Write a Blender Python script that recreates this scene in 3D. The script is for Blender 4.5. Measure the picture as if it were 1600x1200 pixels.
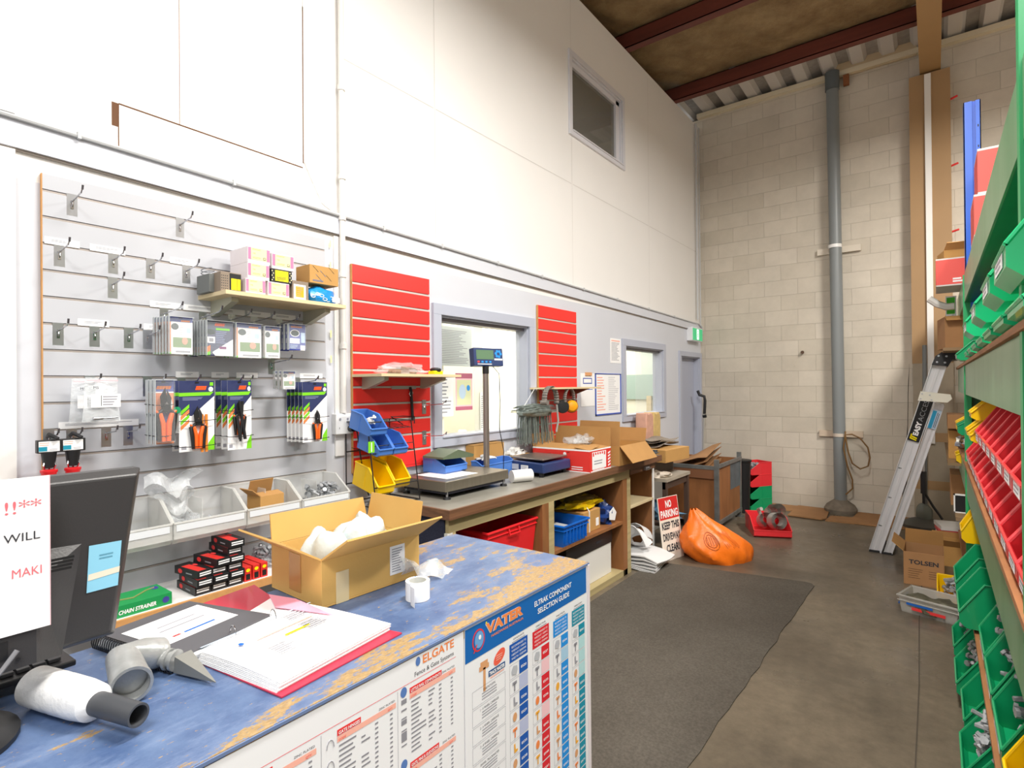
import bpy, math, random
from mathutils import Vector, Matrix
random.seed(7)
for o in list(bpy.data.objects): bpy.data.objects.remove(o)
SC = bpy.context.scene
COL = SC.collection
PI = math.pi

# ------------------------------------------------------------------ camera
CAM = Vector((0, 0, 1.58)); FPX = 868.0
_y = math.atan2(661, 868); _rho = .0089; _pit = .0045
_r = Vector((math.cos(_y), math.sin(_y), 0)); _f = Vector((-math.sin(_y), math.cos(_y), 0)); _u = Vector((0, 0, 1))
_fw = _f*math.cos(_pit)+_u*math.sin(_pit); _up = _u*math.cos(_pit)-_f*math.sin(_pit)
_cr = _r*math.cos(_rho)-_up*math.sin(_rho); _cu = _r*math.sin(_rho)+_up*math.cos(_rho)
cd = bpy.data.cameras.new('camera'); cam = bpy.data.objects.new('camera', cd); COL.objects.link(cam)
cd.sensor_width = 36; cd.lens = FPX*36/1600; cd.clip_start = .02; cd.clip_end = 60
m = Matrix((_cr, _cu, -_fw)).transposed().to_4x4(); m.translation = CAM
cam.matrix_world = m; SC.camera = cam

# ------------------------------------------------------------------ world, lamps, exposure
wd = bpy.data.worlds.new('world'); SC.world = wd; wd.use_nodes = True
wd.node_tree.nodes['Background'].inputs[0].default_value = (1, .985, .96, 1)
wd.node_tree.nodes['Background'].inputs[1].default_value = .72
def area(name, loc, sx, sy, power, color=(1, .96, .9), target=None):
    l = bpy.data.lights.new(name, 'AREA'); l.shape = 'RECTANGLE'; l.size = sx; l.size_y = sy; l.energy = power; l.color = color
    o = bpy.data.objects.new(name, l); COL.objects.link(o); o.location = loc
    if target is not None:
        o.rotation_euler = (Vector(target)-Vector(loc)).to_track_quat('-Z', 'Y').to_euler()
    return o
area('shop_lamp_front', (-.35, 1.7, 4.5), .35, 1.4, 165)
area('shop_lamp_middle', (1.3, 4.9, 4.6), .35, 1.3, 235)
area('shop_lamp_rear', (.6, -1.2, 4.4), 1.6, 1.0, 140, (1, .98, .95))
area('office_lamp', (-3.9, 3.6, 2.75), 1.0, 2.6, 95, (1, .98, .93))
area('office_lamp_end', (-3.9, 6.6, 2.75), 1.0, 1.6, 40, (1, .98, .93))
SC.view_settings.view_transform = 'Standard'; SC.view_settings.look = 'None'
SC.view_settings.gamma = 1; SC.view_settings.exposure = .2; SC.view_settings.use_curve_mapping = False

# ------------------------------------------------------------------ pixel -> real surface (the planes of the room)
def ray(px, py): return _cr*(px-800)+_cu*(600-py)+_fw*FPX
def pl(px, py, ax, v):
    d = ray(px, py); return CAM+d*((v-CAM[ax])/d[ax])
WX = -2.67; BY = 7.98
def onwall(px, py, x=WX): return pl(px, py, 0, x)
def onback(px, py, y=BY): return pl(px, py, 1, y)
def onlevel(px, py, z=0): return pl(px, py, 2, z)

# ------------------------------------------------------------------ materials
MATS = {}
def lin(c): return tuple(((x/12.92) if x <= .04045 else ((x+.055)/1.055)**2.4) for x in c)
def hexc(h): return lin(tuple(int(h[i:i+2], 16)/255 for i in (0, 2, 4)))
def mat(name, h, rough=.5, metal=0, noise=0, scale=8, bump=0, bscale=60, alpha=1, trans=0, spec=.5, stretch=(1, 1, 1), emis=0, h2=None, coat=0):
    if name in MATS: return MATS[name]
    m = bpy.data.materials.new(name); m.use_nodes = True; nt = m.node_tree; b = nt.nodes['Principled BSDF']
    c = hexc(h); b.inputs['Base Color'].default_value = (*c, 1); b.inputs['Roughness'].default_value = rough; b.inputs['Metallic'].default_value = metal
    b.inputs['Alpha'].default_value = alpha; b.inputs['Transmission Weight'].default_value = trans; b.inputs['Specular IOR Level'].default_value = spec
    b.inputs['Coat Weight'].default_value = coat
    if emis:
        b.inputs['Emission Color'].default_value = (*c, 1); b.inputs['Emission Strength'].default_value = emis
    tc = nt.nodes.new('ShaderNodeTexCoord'); mp = nt.nodes.new('ShaderNodeMapping'); mp.inputs['Scale'].default_value = stretch
    nt.links.new(tc.outputs['Object'], mp.inputs['Vector'])
    if noise:
        n = nt.nodes.new('ShaderNodeTexNoise'); n.inputs['Scale'].default_value = scale; n.inputs['Detail'].default_value = 6
        nt.links.new(mp.outputs[0], n.inputs['Vector'])
        r = nt.nodes.new('ShaderNodeValToRGB'); r.color_ramp.elements[0].position = .35; r.color_ramp.elements[1].position = .65
        c2 = hexc(h2) if h2 else tuple(x*(1-noise) for x in c)
        r.color_ramp.elements[0].color = (*c2, 1); r.color_ramp.elements[1].color = (*c, 1)
        nt.links.new(n.outputs['Fac'], r.inputs[0]); nt.links.new(r.outputs[0], b.inputs['Base Color'])
    if bump:
        n = nt.nodes.new('ShaderNodeTexNoise'); n.inputs['Scale'].default_value = bscale; n.inputs['Detail'].default_value = 4
        nt.links.new(mp.outputs[0], n.inputs['Vector'])
        bp = nt.nodes.new('ShaderNodeBump'); bp.inputs['Strength'].default_value = bump; bp.inputs['Distance'].default_value = .01
        nt.links.new(n.outputs['Fac'], bp.inputs['Height']); nt.links.new(bp.outputs[0], b.inputs['Normal'])
    MATS[name] = m; return m

WHITEWALL = mat('white_wall_paint', 'EFEDEA', .6, noise=.03, scale=1.2, bump=.05, bscale=30)
GREYWALL = mat('pale_grey_wall_paint', 'D3D6DE', .5, noise=.04, scale=1.5, bump=.05, bscale=30)
TRIMGREY = mat('grey_trim_paint', 'B7BCCB', .45, noise=.03, scale=3)
SLAT = mat('grey_slat_board', 'C0C2C8', .45, noise=.05, scale=3)
REDSLAT = mat('red_slat_board', 'F0322C', .4, noise=.04, scale=3)
GROOVE = mat('slat_groove_metal', 'A79E98', .45, metal=.3)
GROOVE2 = mat('slat_groove_alloy', 'C9C4BE', .4, metal=.15)
MDF = mat('raw_board_edge', 'D29A5E', .8, noise=.1, scale=40)
CARD = mat('cardboard', 'C39556', .85, noise=.08, scale=6, bump=.08, bscale=90)
CARDD = mat('cardboard_brown', 'A57A50', .85, noise=.12, scale=6)
CARDIN = mat('cardboard_inside', 'B88A52', .9, noise=.08, scale=8)
PINE = mat('pine_timber', 'DCC9A0', .65, noise=.15, scale=3, stretch=(2, .4, 14))
PINED = mat('painted_pine_rail', 'BBAA7C', .6, noise=.2, scale=3, stretch=(3, .5, 14))
HARD = mat('bench_edge_timber', '7E573C', .55, noise=.35, scale=4, stretch=(4, .6, 16))
PLY = mat('brown_plywood', '9A653A', .6, noise=.3, scale=3, stretch=(3, 3, .8))
STEEL = mat('zinc_steel', 'B8BABF', .3, metal=.9)
STEELD = mat('worn_steel', '8B8F8E', .45, metal=.6, noise=.3, scale=8)
ALU = mat('aluminium', 'E6E8EC', .38, metal=.1, noise=.06, scale=4, stretch=(1, 1, .3))
CHROME = mat('chrome', 'C4C4C8', .15, metal=1)
BLACK = mat('black_plastic', '1B1B1D', .45)
BLACKM = mat('monitor_back_plastic', '343334', .42, bump=.05, bscale=200)
WIRE = mat('black_wire', '232222', .4, metal=.3)
WHITE = mat('white_paper', 'F6F6F6', .7)
WHITEP = mat('white_plastic', 'EDEDEB', .35)
PINK = mat('pink_paper', 'EE9FB4', .7)
INK = mat('black_ink', '33333A', .7)
GREY = mat('grey_ink', '9C9CA4', .7)
RED = mat('red_plastic', 'E3252B', .3, coat=.2)
REDBIN = mat('red_bin_plastic', 'E8343C', .32, coat=.3)
GREENBIN = mat('green_bin_plastic', '0E9A62', .32, coat=.3)
GREENBIG = mat('bright_green_bin_plastic', '18C07C', .32, coat=.3)
YELBIN = mat('yellow_bin_plastic', 'F6C800', .32, coat=.2)
BLUEBIN = mat('blue_bin_plastic', '4C7FD0', .32, coat=.2)
BLUETUB = mat('blue_tub_plastic', '1465C4', .3)
RACKG = mat('green_rack_paint_sheen', '5E9468', .28, noise=.2, scale=3, h2='77A27B', stretch=(1, 2.5, .5))  # paler streaks put reflected light into the beam colour
RACKPOST = mat('green_post_paint', '2FA465', .35)
RACKU = mat('dark_green_rack_paint', '157B45', .35, noise=.15, scale=5)
RACKB = mat('blue_rack_paint', '1F5FD0', .35, noise=.1, scale=5)
BROWNWOOD = mat('shelf_edge_wood', 'A9744A', .6, noise=.3, scale=5, stretch=(3, 1, 20))
INKRED = mat('red_ink', 'E63A3A', .6); INKBLUE = mat('blue_ink', '1760B8', .6); INKORANGE = mat('orange_ink', 'F08A4A', .6)
INKPINK = mat('salmon_ink', 'F7B6A4', .6); INKCYAN = mat('cyan_ink', '1C8FE0', .6); INKTEAL = mat('teal_ink', '0E8EA8', .6)
INKPALE = mat('pale_blue_ink', 'BFD4EA', .6); BANNER = mat('banner_blue', '0E66B4', .5); NAVY = mat('navy_ink', '2C3560', .5)
LIME = mat('lime_ink', '7ED321', .5); INKYEL = mat('yellow_ink', 'F7E400', .5); CREAM = mat('cream_label', 'F4EBB0', .6)
TAN = mat('tan_ink', 'D9A070', .6); PALEPK = mat('pale_pink_ink', 'F3C6CC', .6)
ORANGE = mat('orange_rubber', 'F26A21', .4)
BLISTER = mat('blister_film', 'F0F4F6', .1, alpha=.13, spec=.8)
CLEAR = mat('clear_film', 'F0F4F6', .12, alpha=.30, spec=.8, bump=.6, bscale=45)
CLEARBIN = mat('clear_bin_plastic', 'E9E9E5', .22, alpha=.42, spec=.7)
GLASS = mat('window_glass', 'E8EEF0', .03, alpha=.13, spec=.8)
PLASTICBAG = mat('white_bag_film', 'E9ECEE', .3, bump=.6, bscale=25)
BRANDBLUE = mat('scale_navy_plastic', '273A68', .35)
RUBBER = mat('grey_rubber', '4A4A4A', .6)

# ------------------------------------------------------------------ mesh collector
class M:
    def __init__(s): s.v = []; s.f = []; s.mi = []; s.ms = []; s.T = Matrix.Identity(4)
    def idx(s, m):
        if m not in s.ms: s.ms.append(m)
        return s.ms.index(m)
    def add(s, vs, fs, m):
        n = len(s.v); i = s.idx(m)
        s.v += [s.T @ Vector(v) for v in vs]; s.f += [tuple(n+k for k in f) for f in fs]; s.mi += [i]*len(fs); return s
    def box(s, x0, x1, y0, y1, z0, z1, m):
        vs = [(x, y, z) for x in (x0, x1) for y in (y0, y1) for z in (z0, z1)]
        return s.add(vs, [(0, 1, 3, 2), (4, 6, 7, 5), (0, 4, 5, 1), (2, 3, 7, 6), (0, 2, 6, 4), (1, 5, 7, 3)], m)
    def cbox(s, x, y, z, sx, sy, sz, m): return s.box(x-sx/2, x+sx/2, y-sy/2, y+sy/2, z, z+sz, m)
    def prism(s, poly, ax, a, b, m):
        def P(u, v, w): return {'x': (w, u, v), 'y': (u, w, v), 'z': (u, v, w)}[ax]
        n = len(poly); vs = [P(u, v, a) for u, v in poly]+[P(u, v, b) for u, v in poly]
        fs = [tuple(range(n)), tuple(range(2*n-1, n-1, -1))]+[(i, (i+1) % n, n+(i+1) % n, n+i) for i in range(n)]
        return s.add(vs, fs, m)
    def cyl(s, p, q, r, m, r2=None, n=14, cap=True):
        p = Vector(p); q = Vector(q); r2 = r if r2 is None else r2; d = (q-p)
        if d.length < 1e-6: return s
        z = d.normalized(); x = z.orthogonal().normalized(); y = z.cross(x); vs = []
        for c, rr in ((p, r), (q, r2)):
            for i in range(n):
                a = 2*PI*i/n; vs.append(c+(x*math.cos(a)+y*math.sin(a))*rr)
        fs = [(i, (i+1) % n, n+(i+1) % n, n+i) for i in range(n)]
        if cap: fs += [tuple(range(n-1, -1, -1)), tuple(range(n, 2*n))]
        return s.add(vs, fs, m)
    def tube(s, pts, r, m, n=8, closed=False):
        pts = [Vector(p) for p in pts]; k = len(pts); vs = []; x = None
        for i, p in enumerate(pts):
            a = pts[(i-1) % k] if (closed or i > 0) else p; b = pts[(i+1) % k] if (closed or i < k-1) else p
            t = (b-a).normalized()
            x = t.orthogonal().normalized() if x is None else (x-t*x.dot(t)).normalized()
            y = t.cross(x); rr = r[i] if isinstance(r, (list, tuple)) else r
            for j in range(n):
                an = 2*PI*j/n; vs.append(p+(x*math.cos(an)+y*math.sin(an))*rr)
        fs = []
        for i in range(k if closed else k-1):
            i2 = (i+1) % k
            for j in range(n): fs.append((i*n+j, i*n+(j+1) % n, i2*n+(j+1) % n, i2*n+j))
        if not closed: fs += [tuple(range(n-1, -1, -1)), tuple(range((k-1)*n, k*n))]
        return s.add(vs, fs, m)
    def lathe(s, prof, m, c=(0, 0, 0), n=20, cap=True):
        vs = []; k = len(prof)
        for r, z in prof:
            for j in range(n):
                a = 2*PI*j/n; vs.append((c[0]+r*math.cos(a), c[1]+r*math.sin(a), c[2]+z))
        fs = [(i*n+j, i*n+(j+1) % n, (i+1)*n+(j+1) % n, (i+1)*n+j) for i in range(k-1) for j in range(n)]
        if cap: fs += [tuple(range(n-1, -1, -1)), tuple(range((k-1)*n, k*n))]
        return s.add(vs, fs, m)
    def sheet(s, fn, nu, nv, m, th=0):
        vs = [Vector(fn(i/nu, j/nv)) for i in range(nu+1) for j in range(nv+1)]
        w = nv+1; fs = [(i*w+j, (i+1)*w+j, (i+1)*w+j+1, i*w+j+1) for i in range(nu) for j in range(nv)]
        if th:
            n0 = len(vs); nn = [Vector((0, 0, 0)) for _ in vs]
            for f in fs:
                k = (vs[f[1]]-vs[f[0]]).cross(vs[f[2]]-vs[f[1]])
                for q in f: nn[q] += k
            vs = vs+[v-(k.normalized() if k.length else k)*th for v, k in zip(vs, nn)]
            top = list(fs); fs = fs+[tuple(n0+q for q in reversed(f)) for f in top]
            rim = [i*w for i in range(nu+1)]+[nu*w+j for j in range(1, nv+1)]+[i*w+nv for i in range(nu-1, -1, -1)]+[j for j in range(nv-1, 0, -1)]
            fs += [(rim[(i+1) % len(rim)], rim[i], n0+rim[i], n0+rim[(i+1) % len(rim)]) for i in range(len(rim))]
        return s.add(vs, fs, m)
    def blob(s, c, rx, ry, rz, m, n=16, k=10, amp=.12, seed=1, flat=True, freq=3.0):
        rd = random.Random(seed); ph = [(rd.uniform(.7, 2.2)*freq, rd.uniform(0, 6), rd.uniform(-1, 1), rd.uniform(-1, 1), rd.uniform(-1, 1)) for _ in range(7)]
        vs = []
        for i in range(k+1):
            t = PI*i/k
            for j in range(n):
                a = 2*PI*j/n; d = Vector((math.sin(t)*math.cos(a), math.sin(t)*math.sin(a), math.cos(t)))
                q = 1+amp*sum(math.sin(w*(d.x*x+d.y*y+d.z*z)*2+p) for w, p, x, y, z in ph)/2
                z = d.z*rz*q
                if flat: z = max(z, -rz*.6)
                vs.append((c[0]+d.x*rx*q, c[1]+d.y*ry*q, c[2]+z+(rz*.6 if flat else 0)))
        return s.add(vs, [(i*n+j, (i+1)*n+j, (i+1)*n+(j+1) % n, i*n+(j+1) % n) for i in range(k) for j in range(n)], m)
    # flat print on a surface; fr = (origin, U, V, N)
    def rect(s, fr, u0, v0, u1, v1, m, lift=.0006, th=0):
        O, U, V, N = fr; p = lambda u, v, w: O+U*u+V*v+N*w
        if th:
            vs = [p(u, v, w) for w in (lift, lift+th) for u, v in ((u0, v0), (u1, v0), (u1, v1), (u0, v1))]
            return s.add(vs, [(0, 3, 2, 1), (4, 5, 6, 7), (0, 1, 5, 4), (1, 2, 6, 5), (2, 3, 7, 6), (3, 0, 4, 7)], m)
        return s.add([p(u0, v0, lift), p(u1, v0, lift), p(u1, v1, lift), p(u0, v1, lift)], [(0, 1, 2, 3)], m)
    def poly(s, fr, pts, m, lift=.0006):
        O, U, V, N = fr
        return s.add([O+U*u+V*v+N*lift for u, v in pts], [tuple(range(len(pts)))], m)
    def disc(s, fr, u, v, ru, rv, m, lift=.0008, n=20, a=0):
        pts = []
        for i in range(n):
            x = ru*math.cos(2*PI*i/n); y = rv*math.sin(2*PI*i/n); pts.append((u+x*math.cos(a)-y*math.sin(a), v+x*math.sin(a)+y*math.cos(a)))
        return s.poly(fr, pts, m, lift)
    def text(s, fr, txt, u, v, size, m, lift=.001, width=None, bold=0, align='L', shear=0):
        O, U, V, N = fr; vs, fs, w = glyphs(txt, bold, shear); sx = size
        if width: sx = width/max(w, 1e-6)
        off = {'L': 0, 'C': -w*sx/2, 'R': -w*sx}[align]
        return s.add([O+U*(u+off+x*sx)+V*(v+y*size)+N*lift for x, y in vs], fs, m)
    def lines(s, fr, u0, v0, u1, v1, n, m, lift=.001, h=.4, seed=0, frac=(.5, 1)):
        rd = random.Random(seed); dv = (v1-v0)/n
        for i in range(n):
            v = v1-(i+.7)*dv; s.rect(fr, u0, v, u0+(u1-u0)*rd.uniform(*frac), v+dv*h, m, lift)
        return s
    def obj(s, name, parent=None, loc=None, rz=0, smooth=35, bevel=0, rot=None):
        me = bpy.data.meshes.new(name); me.from_pydata(s.v, [], s.f); me.validate()
        for m in s.ms: me.materials.append(m)
        if len(me.polygons) == len(s.mi): me.polygons.foreach_set('material_index', s.mi)
        me.update()
        import bmesh
        bm = bmesh.new(); bm.from_mesh(me); bmesh.ops.recalc_face_normals(bm, faces=[f for f in bm.faces if len(bm.faces) and not all(e.is_boundary for e in f.edges)]); bm.to_mesh(me); bm.free()
        if smooth:
            me.polygons.foreach_set('use_smooth', [True]*len(me.polygons)); me.set_sharp_from_angle(angle=math.radians(smooth))
        o = bpy.data.objects.new(name, me); COL.objects.link(o)
        if parent: o.parent = parent
        if loc is not None: o.location = loc
        if rot is not None: o.rotation_euler = rot
        elif rz: o.rotation_euler = (0, 0, rz)
        if bevel:
            b = o.modifiers.new('bevel', 'BEVEL'); b.width = bevel; b.segments = 2; b.limit_method = 'ANGLE'; b.angle_limit = .7
        return o
_G = {}
def glyphs(txt, bold, shear):
    k = (txt, bold, shear)
    if k not in _G:
        c = bpy.data.curves.new('t', 'FONT'); c.body = txt; c.offset = bold; c.shear = shear; c.resolution_u = 3
        o = bpy.data.objects.new('t', c); COL.objects.link(o); dg = bpy.context.evaluated_depsgraph_get()
        me = bpy.data.meshes.new_from_object(o.evaluated_get(dg))
        vs = [(v.co.x, v.co.y) for v in me.vertices]; fs = [tuple(p.vertices) for p in me.polygons]
        bpy.data.objects.remove(o); bpy.data.meshes.remove(me); bpy.data.curves.remove(c)
        _G[k] = (vs, fs, max((v[0] for v in vs), default=1))
    return _G[k]
X, Yv, Zv = Vector((1, 0, 0)), Vector((0, 1, 0)), Vector((0, 0, 1))
def F(o, u, v, n): return (Vector(o), Vector(u), Vector(v), Vector(n))
def FX(x, y=0, z=0): return F((x, y, z), Yv, Zv, X)            # print facing +x, u = +y, v = z
def FTOP(x, y, z, a=0):                                          # print facing up, rotated by a
    return F((x, y, z), (math.cos(a), math.sin(a), 0), (-math.sin(a), math.cos(a), 0), Zv)
def FMY(x, y, z): return F((x, y, z), X, Zv, -Yv)               # print facing -y

def tag(o, label, cat, group=None, kind=None):
    o['label'] = label; o['category'] = cat
    if group: o['group'] = group
    if kind: o['kind'] = kind
    return o
def thing(name, label, cat, loc=(0, 0, 0), rz=0, group=None, rot=None):
    o = bpy.data.objects.new(name, None); COL.objects.link(o); o.empty_display_size = .05
    o.location = loc; o.rotation_euler = rot if rot is not None else (0, 0, rz)
    return tag(o, label, cat, group)
def struct(name, mm, **k):
    o = mm.obj(name, **k); o['kind'] = 'structure'; return o
def kids(o): return [c for c in bpy.data.objects if c.parent == o]
def dup(root, loc, rz=None, label=None, group=None):
    def rec(o, par):
        c = o.copy(); COL.objects.link(c); c.parent = par
        for k in kids(o): rec(k, c)
        return c
    r = rec(root, None); r.location = loc
    if rz is not None: r.rotation_euler = (0, 0, rz)
    if label: r['label'] = label
    if group: r['group'] = group
    return r
ORD = ['first', 'second', 'third', 'fourth', 'fifth', 'sixth', 'seventh', 'eighth', 'ninth', 'tenth', 'eleventh', 'twelfth', 'thirteenth', 'fourteenth', 'fifteenth', 'sixteenth']

# ================================================================== THE ROOM
def nodes(m): nt = m.node_tree; return nt, nt.nodes['Principled BSDF']
# concrete floor
FL = mat('concrete_floor', '7C7060', .38, spec=.4); nt, b = nodes(FL)
tc = nt.nodes.new('ShaderNodeTexCoord')
def noise(sc, det=8, w=None, rough=.6):
    n = nt.nodes.new('ShaderNodeTexNoise'); n.inputs['Scale'].default_value = sc; n.inputs['Detail'].default_value = det; n.inputs['Roughness'].default_value = rough
    nt.links.new(w or tc.outputs['Object'], n.inputs['Vector']); return n
def ramp(src, p0, c0, p1, c1):
    r = nt.nodes.new('ShaderNodeValToRGB'); e = r.color_ramp.elements; e[0].position = p0; e[1].position = p1
    e[0].color = (*hexc(c0), 1) if isinstance(c0, str) else (c0, c0, c0, 1); e[1].color = (*hexc(c1), 1) if isinstance(c1, str) else (c1, c1, c1, 1)
    nt.links.new(src, r.inputs[0]); return r.outputs[0]
def mix(fac, a, c, mode='MIX'):
    x = nt.nodes.new('ShaderNodeMix'); x.data_type = 'RGBA'; x.blend_type = mode
    if isinstance(fac, float): x.inputs[0].default_value = fac
    else: nt.links.new(fac, x.inputs[0])
    nt.links.new(a, x.inputs[6]); nt.links.new(c, x.inputs[7]); return x.outputs[2]
a1 = ramp(noise(.9, 6).outputs['Fac'], .35, '5E5548', .65, '857865'); a2 = ramp(noise(14, 8, rough=.75).outputs['Fac'], .35, .6, .7, 1.0)
nt.links.new(mix(.8, a1, a2, 'MULTIPLY'), b.inputs['Base Color'])
nt.links.new(ramp(noise(2.2, 5).outputs['Fac'], .3, .22, .7, .5), b.inputs['Roughness'])
struct('floor', M().box(-5, 4, -4, 8.1, -.12, 0, FL))
fj = M(); fj.tube([(-.097, 5.6, .001), (-.10, 4.6, .001), (-.082, 3.6, .001), (-.08, 2.8, .001), (-.085, 1, .001)], .0035, mat('joint_filler', '4A4238', .8), n=4)
struct('trim_1', fj)
MAT_ = mat('rubber_mat', '6E665B', .75, spec=.25); nt, b = nodes(MAT_); tc = nt.nodes.new('ShaderNodeTexCoord')
a1 = ramp(noise(.8, 4).outputs['Fac'], .3, '524C44', .7, '69635A'); a2 = ramp(noise(90, 3).outputs['Fac'], .35, .62, .7, 1.0)
nt.links.new(mix(.9, a1, a2, 'MULTIPLY'), b.inputs['Base Color'])
mm = M(); pts = [(-2.16, 4.70), (-.84, 4.93), (-.79, 4.92), (-.765, 4.87)]
rd = random.Random(3); yy = 4.6
while yy > .5: pts.append((-.765-.0245*(4.8-yy)+rd.uniform(-.008, .008), yy)); yy -= .13
pts += [(-.87, .3), (-2.0, .3), (-2.02, 4.66)]
mm.prism(pts, 'z', .0, .005, MAT_)
tag(mm.obj('floor_mat'), 'large dark grey rubber mat with ragged right edge lying on the concrete floor', 'mat')

# left wall with openings
zc = lambda y: 2.578-.0189*y
zb = lambda y: 2.475-.0175*y
YA, YB = -2.2, BY
def wall_holes(mm, y0, y1, z0, z1, holes, m, x0=WX-.12, x1=WX):
    ys = sorted({y0, y1, *[h[0] for h in holes], *[h[1] for h in holes]})
    for a, b2 in zip(ys, ys[1:]):
        cuts = sorted((h[2], h[3]) for h in holes if h[0] <= a+1e-6 and h[1] >= b2-1e-6); z = z0
        for c0, c1 in cuts:
            if c0 > z+1e-6: mm.box(x0, x1, a, b2, z, c0, m)
            z = c1
        if z < z1-1e-6: mm.box(x0, x1, a, b2, z, z1, m)
W1 = (2.70, 3.73, 1.235, 2.07); W2 = (5.52, 6.56, 1.25, 2.01); DR = (7.17, 7.90, 0, 1.965); W3 = (4.45, 5.50, 3.95, 4.65)
mm = M(); wall_holes(mm, YA, YB, 0, 2.36, [W1, W2, DR], GREYWALL)
struct('wall_left', mm, smooth=0)
mm = M(); wall_holes(mm, YA, YB, 2.36, 5.27, [W3], WHITEWALL)
seam = mat('wall_sheet_seam', 'C9C5C0', .8); dark = mat('wall_gap_dark', '6B4A33', .9)
def seamline(p, q, w=.004, m=seam):
    (ya, za), (yb, zb_) = p, q
    if abs(ya-yb) > abs(za-zb_): mm.add([(WX+.0012, ya, za-w/2), (WX+.0012, yb, zb_-w/2), (WX+.0012, yb, zb_+w/2), (WX+.0012, ya, za+w/2)], [(0, 1, 2, 3)], m)
    else: mm.add([(WX+.0012, ya-w/2, za), (WX+.0012, ya+w/2, za), (WX+.0012, yb+w/2, zb_), (WX+.0012, yb-w/2, zb_)], [(0, 1, 2, 3)], m)
seamline((1.076, 2.76), (1.076, 5.2), .003, mat('seam_brown', 'A58A80', .8)); seamline((1.685, 2.78), (1.687, 3.62), .006, dark); seamline((1.687, 3.6), (1.687, 5.2), .003)
seamline((.842, 2.762), (1.682, 2.756), .006, dark); seamline((.842, 2.575), (.842, 2.76), .004, dark)
mm.box(WX, WX+.001, .818, .842, 2.665, 2.762, dark)
for yy in (2.67, 4.455, 6.2): seamline((yy, 2.53), (yy, 5.2), .003)
for a, b2 in ((1.93, 2.66), (2.68, 4.44), (4.47, 6.19), (6.21, 7.9)): seamline((a, 3.46), (b2, 3.46), .004)
o = struct('wall_left_upper', mm, smooth=0)
o.name = 'wall_left_upper'
mm = M(); mm.prism([(YA, zb(YA)), (YB, zb(YB)), (YB, zc(YB)), (YA, zc(YA))], 'x', WX, WX+.022, GREYWALL)
mm.prism([(YA, zb(YA)-.008), (YB, zb(YB)-.008), (YB, zb(YB)), (YA, zb(YA))], 'x', WX, WX+.012, mat('batten_gap', '9F958C', .8))
struct('trim_2', mm, smooth=0)
mm = M(); mm.box(WX, WX+.03, .405, .512, 0, 2.455, WHITEWALL); mm.box(WX, WX+.03, .405, .512, 2.585, 5.27, WHITEWALL); struct('trim_3', mm, smooth=0)
mm = M(); mm.box(WX, WX+.012, 1.865, 1.925, 1.2, 2.43, WHITEWALL)
for k, z0 in enumerate((2.40, 2.28, 1.9, 1.76)): mm.box(WX+.012, WX+.0125, 1.835, 1.845, z0-.04, z0, CREAM)
struct('trim_4', mm, smooth=0)

def frame_rect(mm, y0, y1, z0, z1, w, d, m, x=WX, sides='LRTB'):
    if 'T' in sides: mm.box(x, x+d, y0-w, y1+w, z1, z1+w, m)
    if 'B' in sides: mm.box(x, x+d, y0-w, y1+w, z0-w*.8, z0, m)
    if 'L' in sides: mm.box(x, x+d, y0-w, y0, z0, z1, m)
    if 'R' in sides: mm.box(x, x+d, y1, y1+w, z0, z1, m)
def reveal(mm, h, m, dep=.12, bottom=True):
    y0, y1, z0, z1 = h; t = .012
    mm.box(WX-dep, WX, y0, y0+t, z0, z1, m); mm.box(WX-dep, WX, y1-t, y1, z0, z1, m); mm.box(WX-dep, WX, y0, y1, z1-t, z1, m)
    if bottom: mm.box(WX-dep, WX+.03, y0, y1, z0, z0+t, m)
for n, h in ((1, W1), (2, W2)):
    root = bpy.data.objects.new('window_%d' % n, None); COL.objects.link(root); root['kind'] = 'structure'
    mm = M(); frame_rect(mm, *h, .075, .022, TRIMGREY); reveal(mm, h, TRIMGREY); mm.obj('window_frame', root, smooth=0, bevel=.002)
    mm = M(); mm.box(WX-.115, WX-.03, h[0]+.012, h[1]-.012, h[3]-.035, h[3]-.012, mat('shutter_rail', '77757A', .4, metal=.4)); mm.obj('shutter_rail', root, smooth=0)
    M().box(WX-.085, WX-.080, h[0]+.45, h[1]-.012, h[2]+.012, h[3]-.035, GLASS).obj('glass_pane', root, smooth=0)
root = bpy.data.objects.new('window_3', None); COL.objects.link(root); root['kind'] = 'structure'
mm = M(); frame_rect(mm, *W3, .05, .02, mat('window_white_frame', 'DCDCE2', .4)); reveal(mm, W3, MATS['window_white_frame'])
y0, y1, z0, z1 = W3
for (a, b2, c, d) in ((y0+.012, y0+.03, z0, z1), (y1-.09, y1-.012, z0, z1), (y0, y1, z1-.06, z1-.012), (y0, y1, z0+.012, z0+.03)): mm.box(WX-.06, WX-.02, a, b2, c, d, MATS['window_white_frame'])
mm.obj('window_frame', root, smooth=0, bevel=.003)
M().box(WX-.05, WX-.045, y0+.03, y1-.09, z0+.03, z1-.06, mat('dark_window_glass', '8A8880', .02, alpha=.55, spec=.9)).obj('glass_pane', root, smooth=0)
mm = M(); mm.box(-4.6, WX-.13, 2.3, 2.32, 3.0, 5.2, mat('loft_wall', '6A675E', .9)); mm.box(-4.6, WX-.13, 7.9, 7.92, 3.0, 5.2, MATS['loft_wall']); mm.box(-4.62, -4.6, 2.3, 7.92, 3, 5.2, MATS['loft_wall']); mm.box(-4.6, WX-.13, 2.3, 7.92, 5.2, 5.25, MATS['loft_wall']); mm.box(-4.6, WX-.13, 2.3, 7.92, 2.95, 3, MATS['loft_wall'])
struct('wall_loft', mm, smooth=0)
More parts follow.
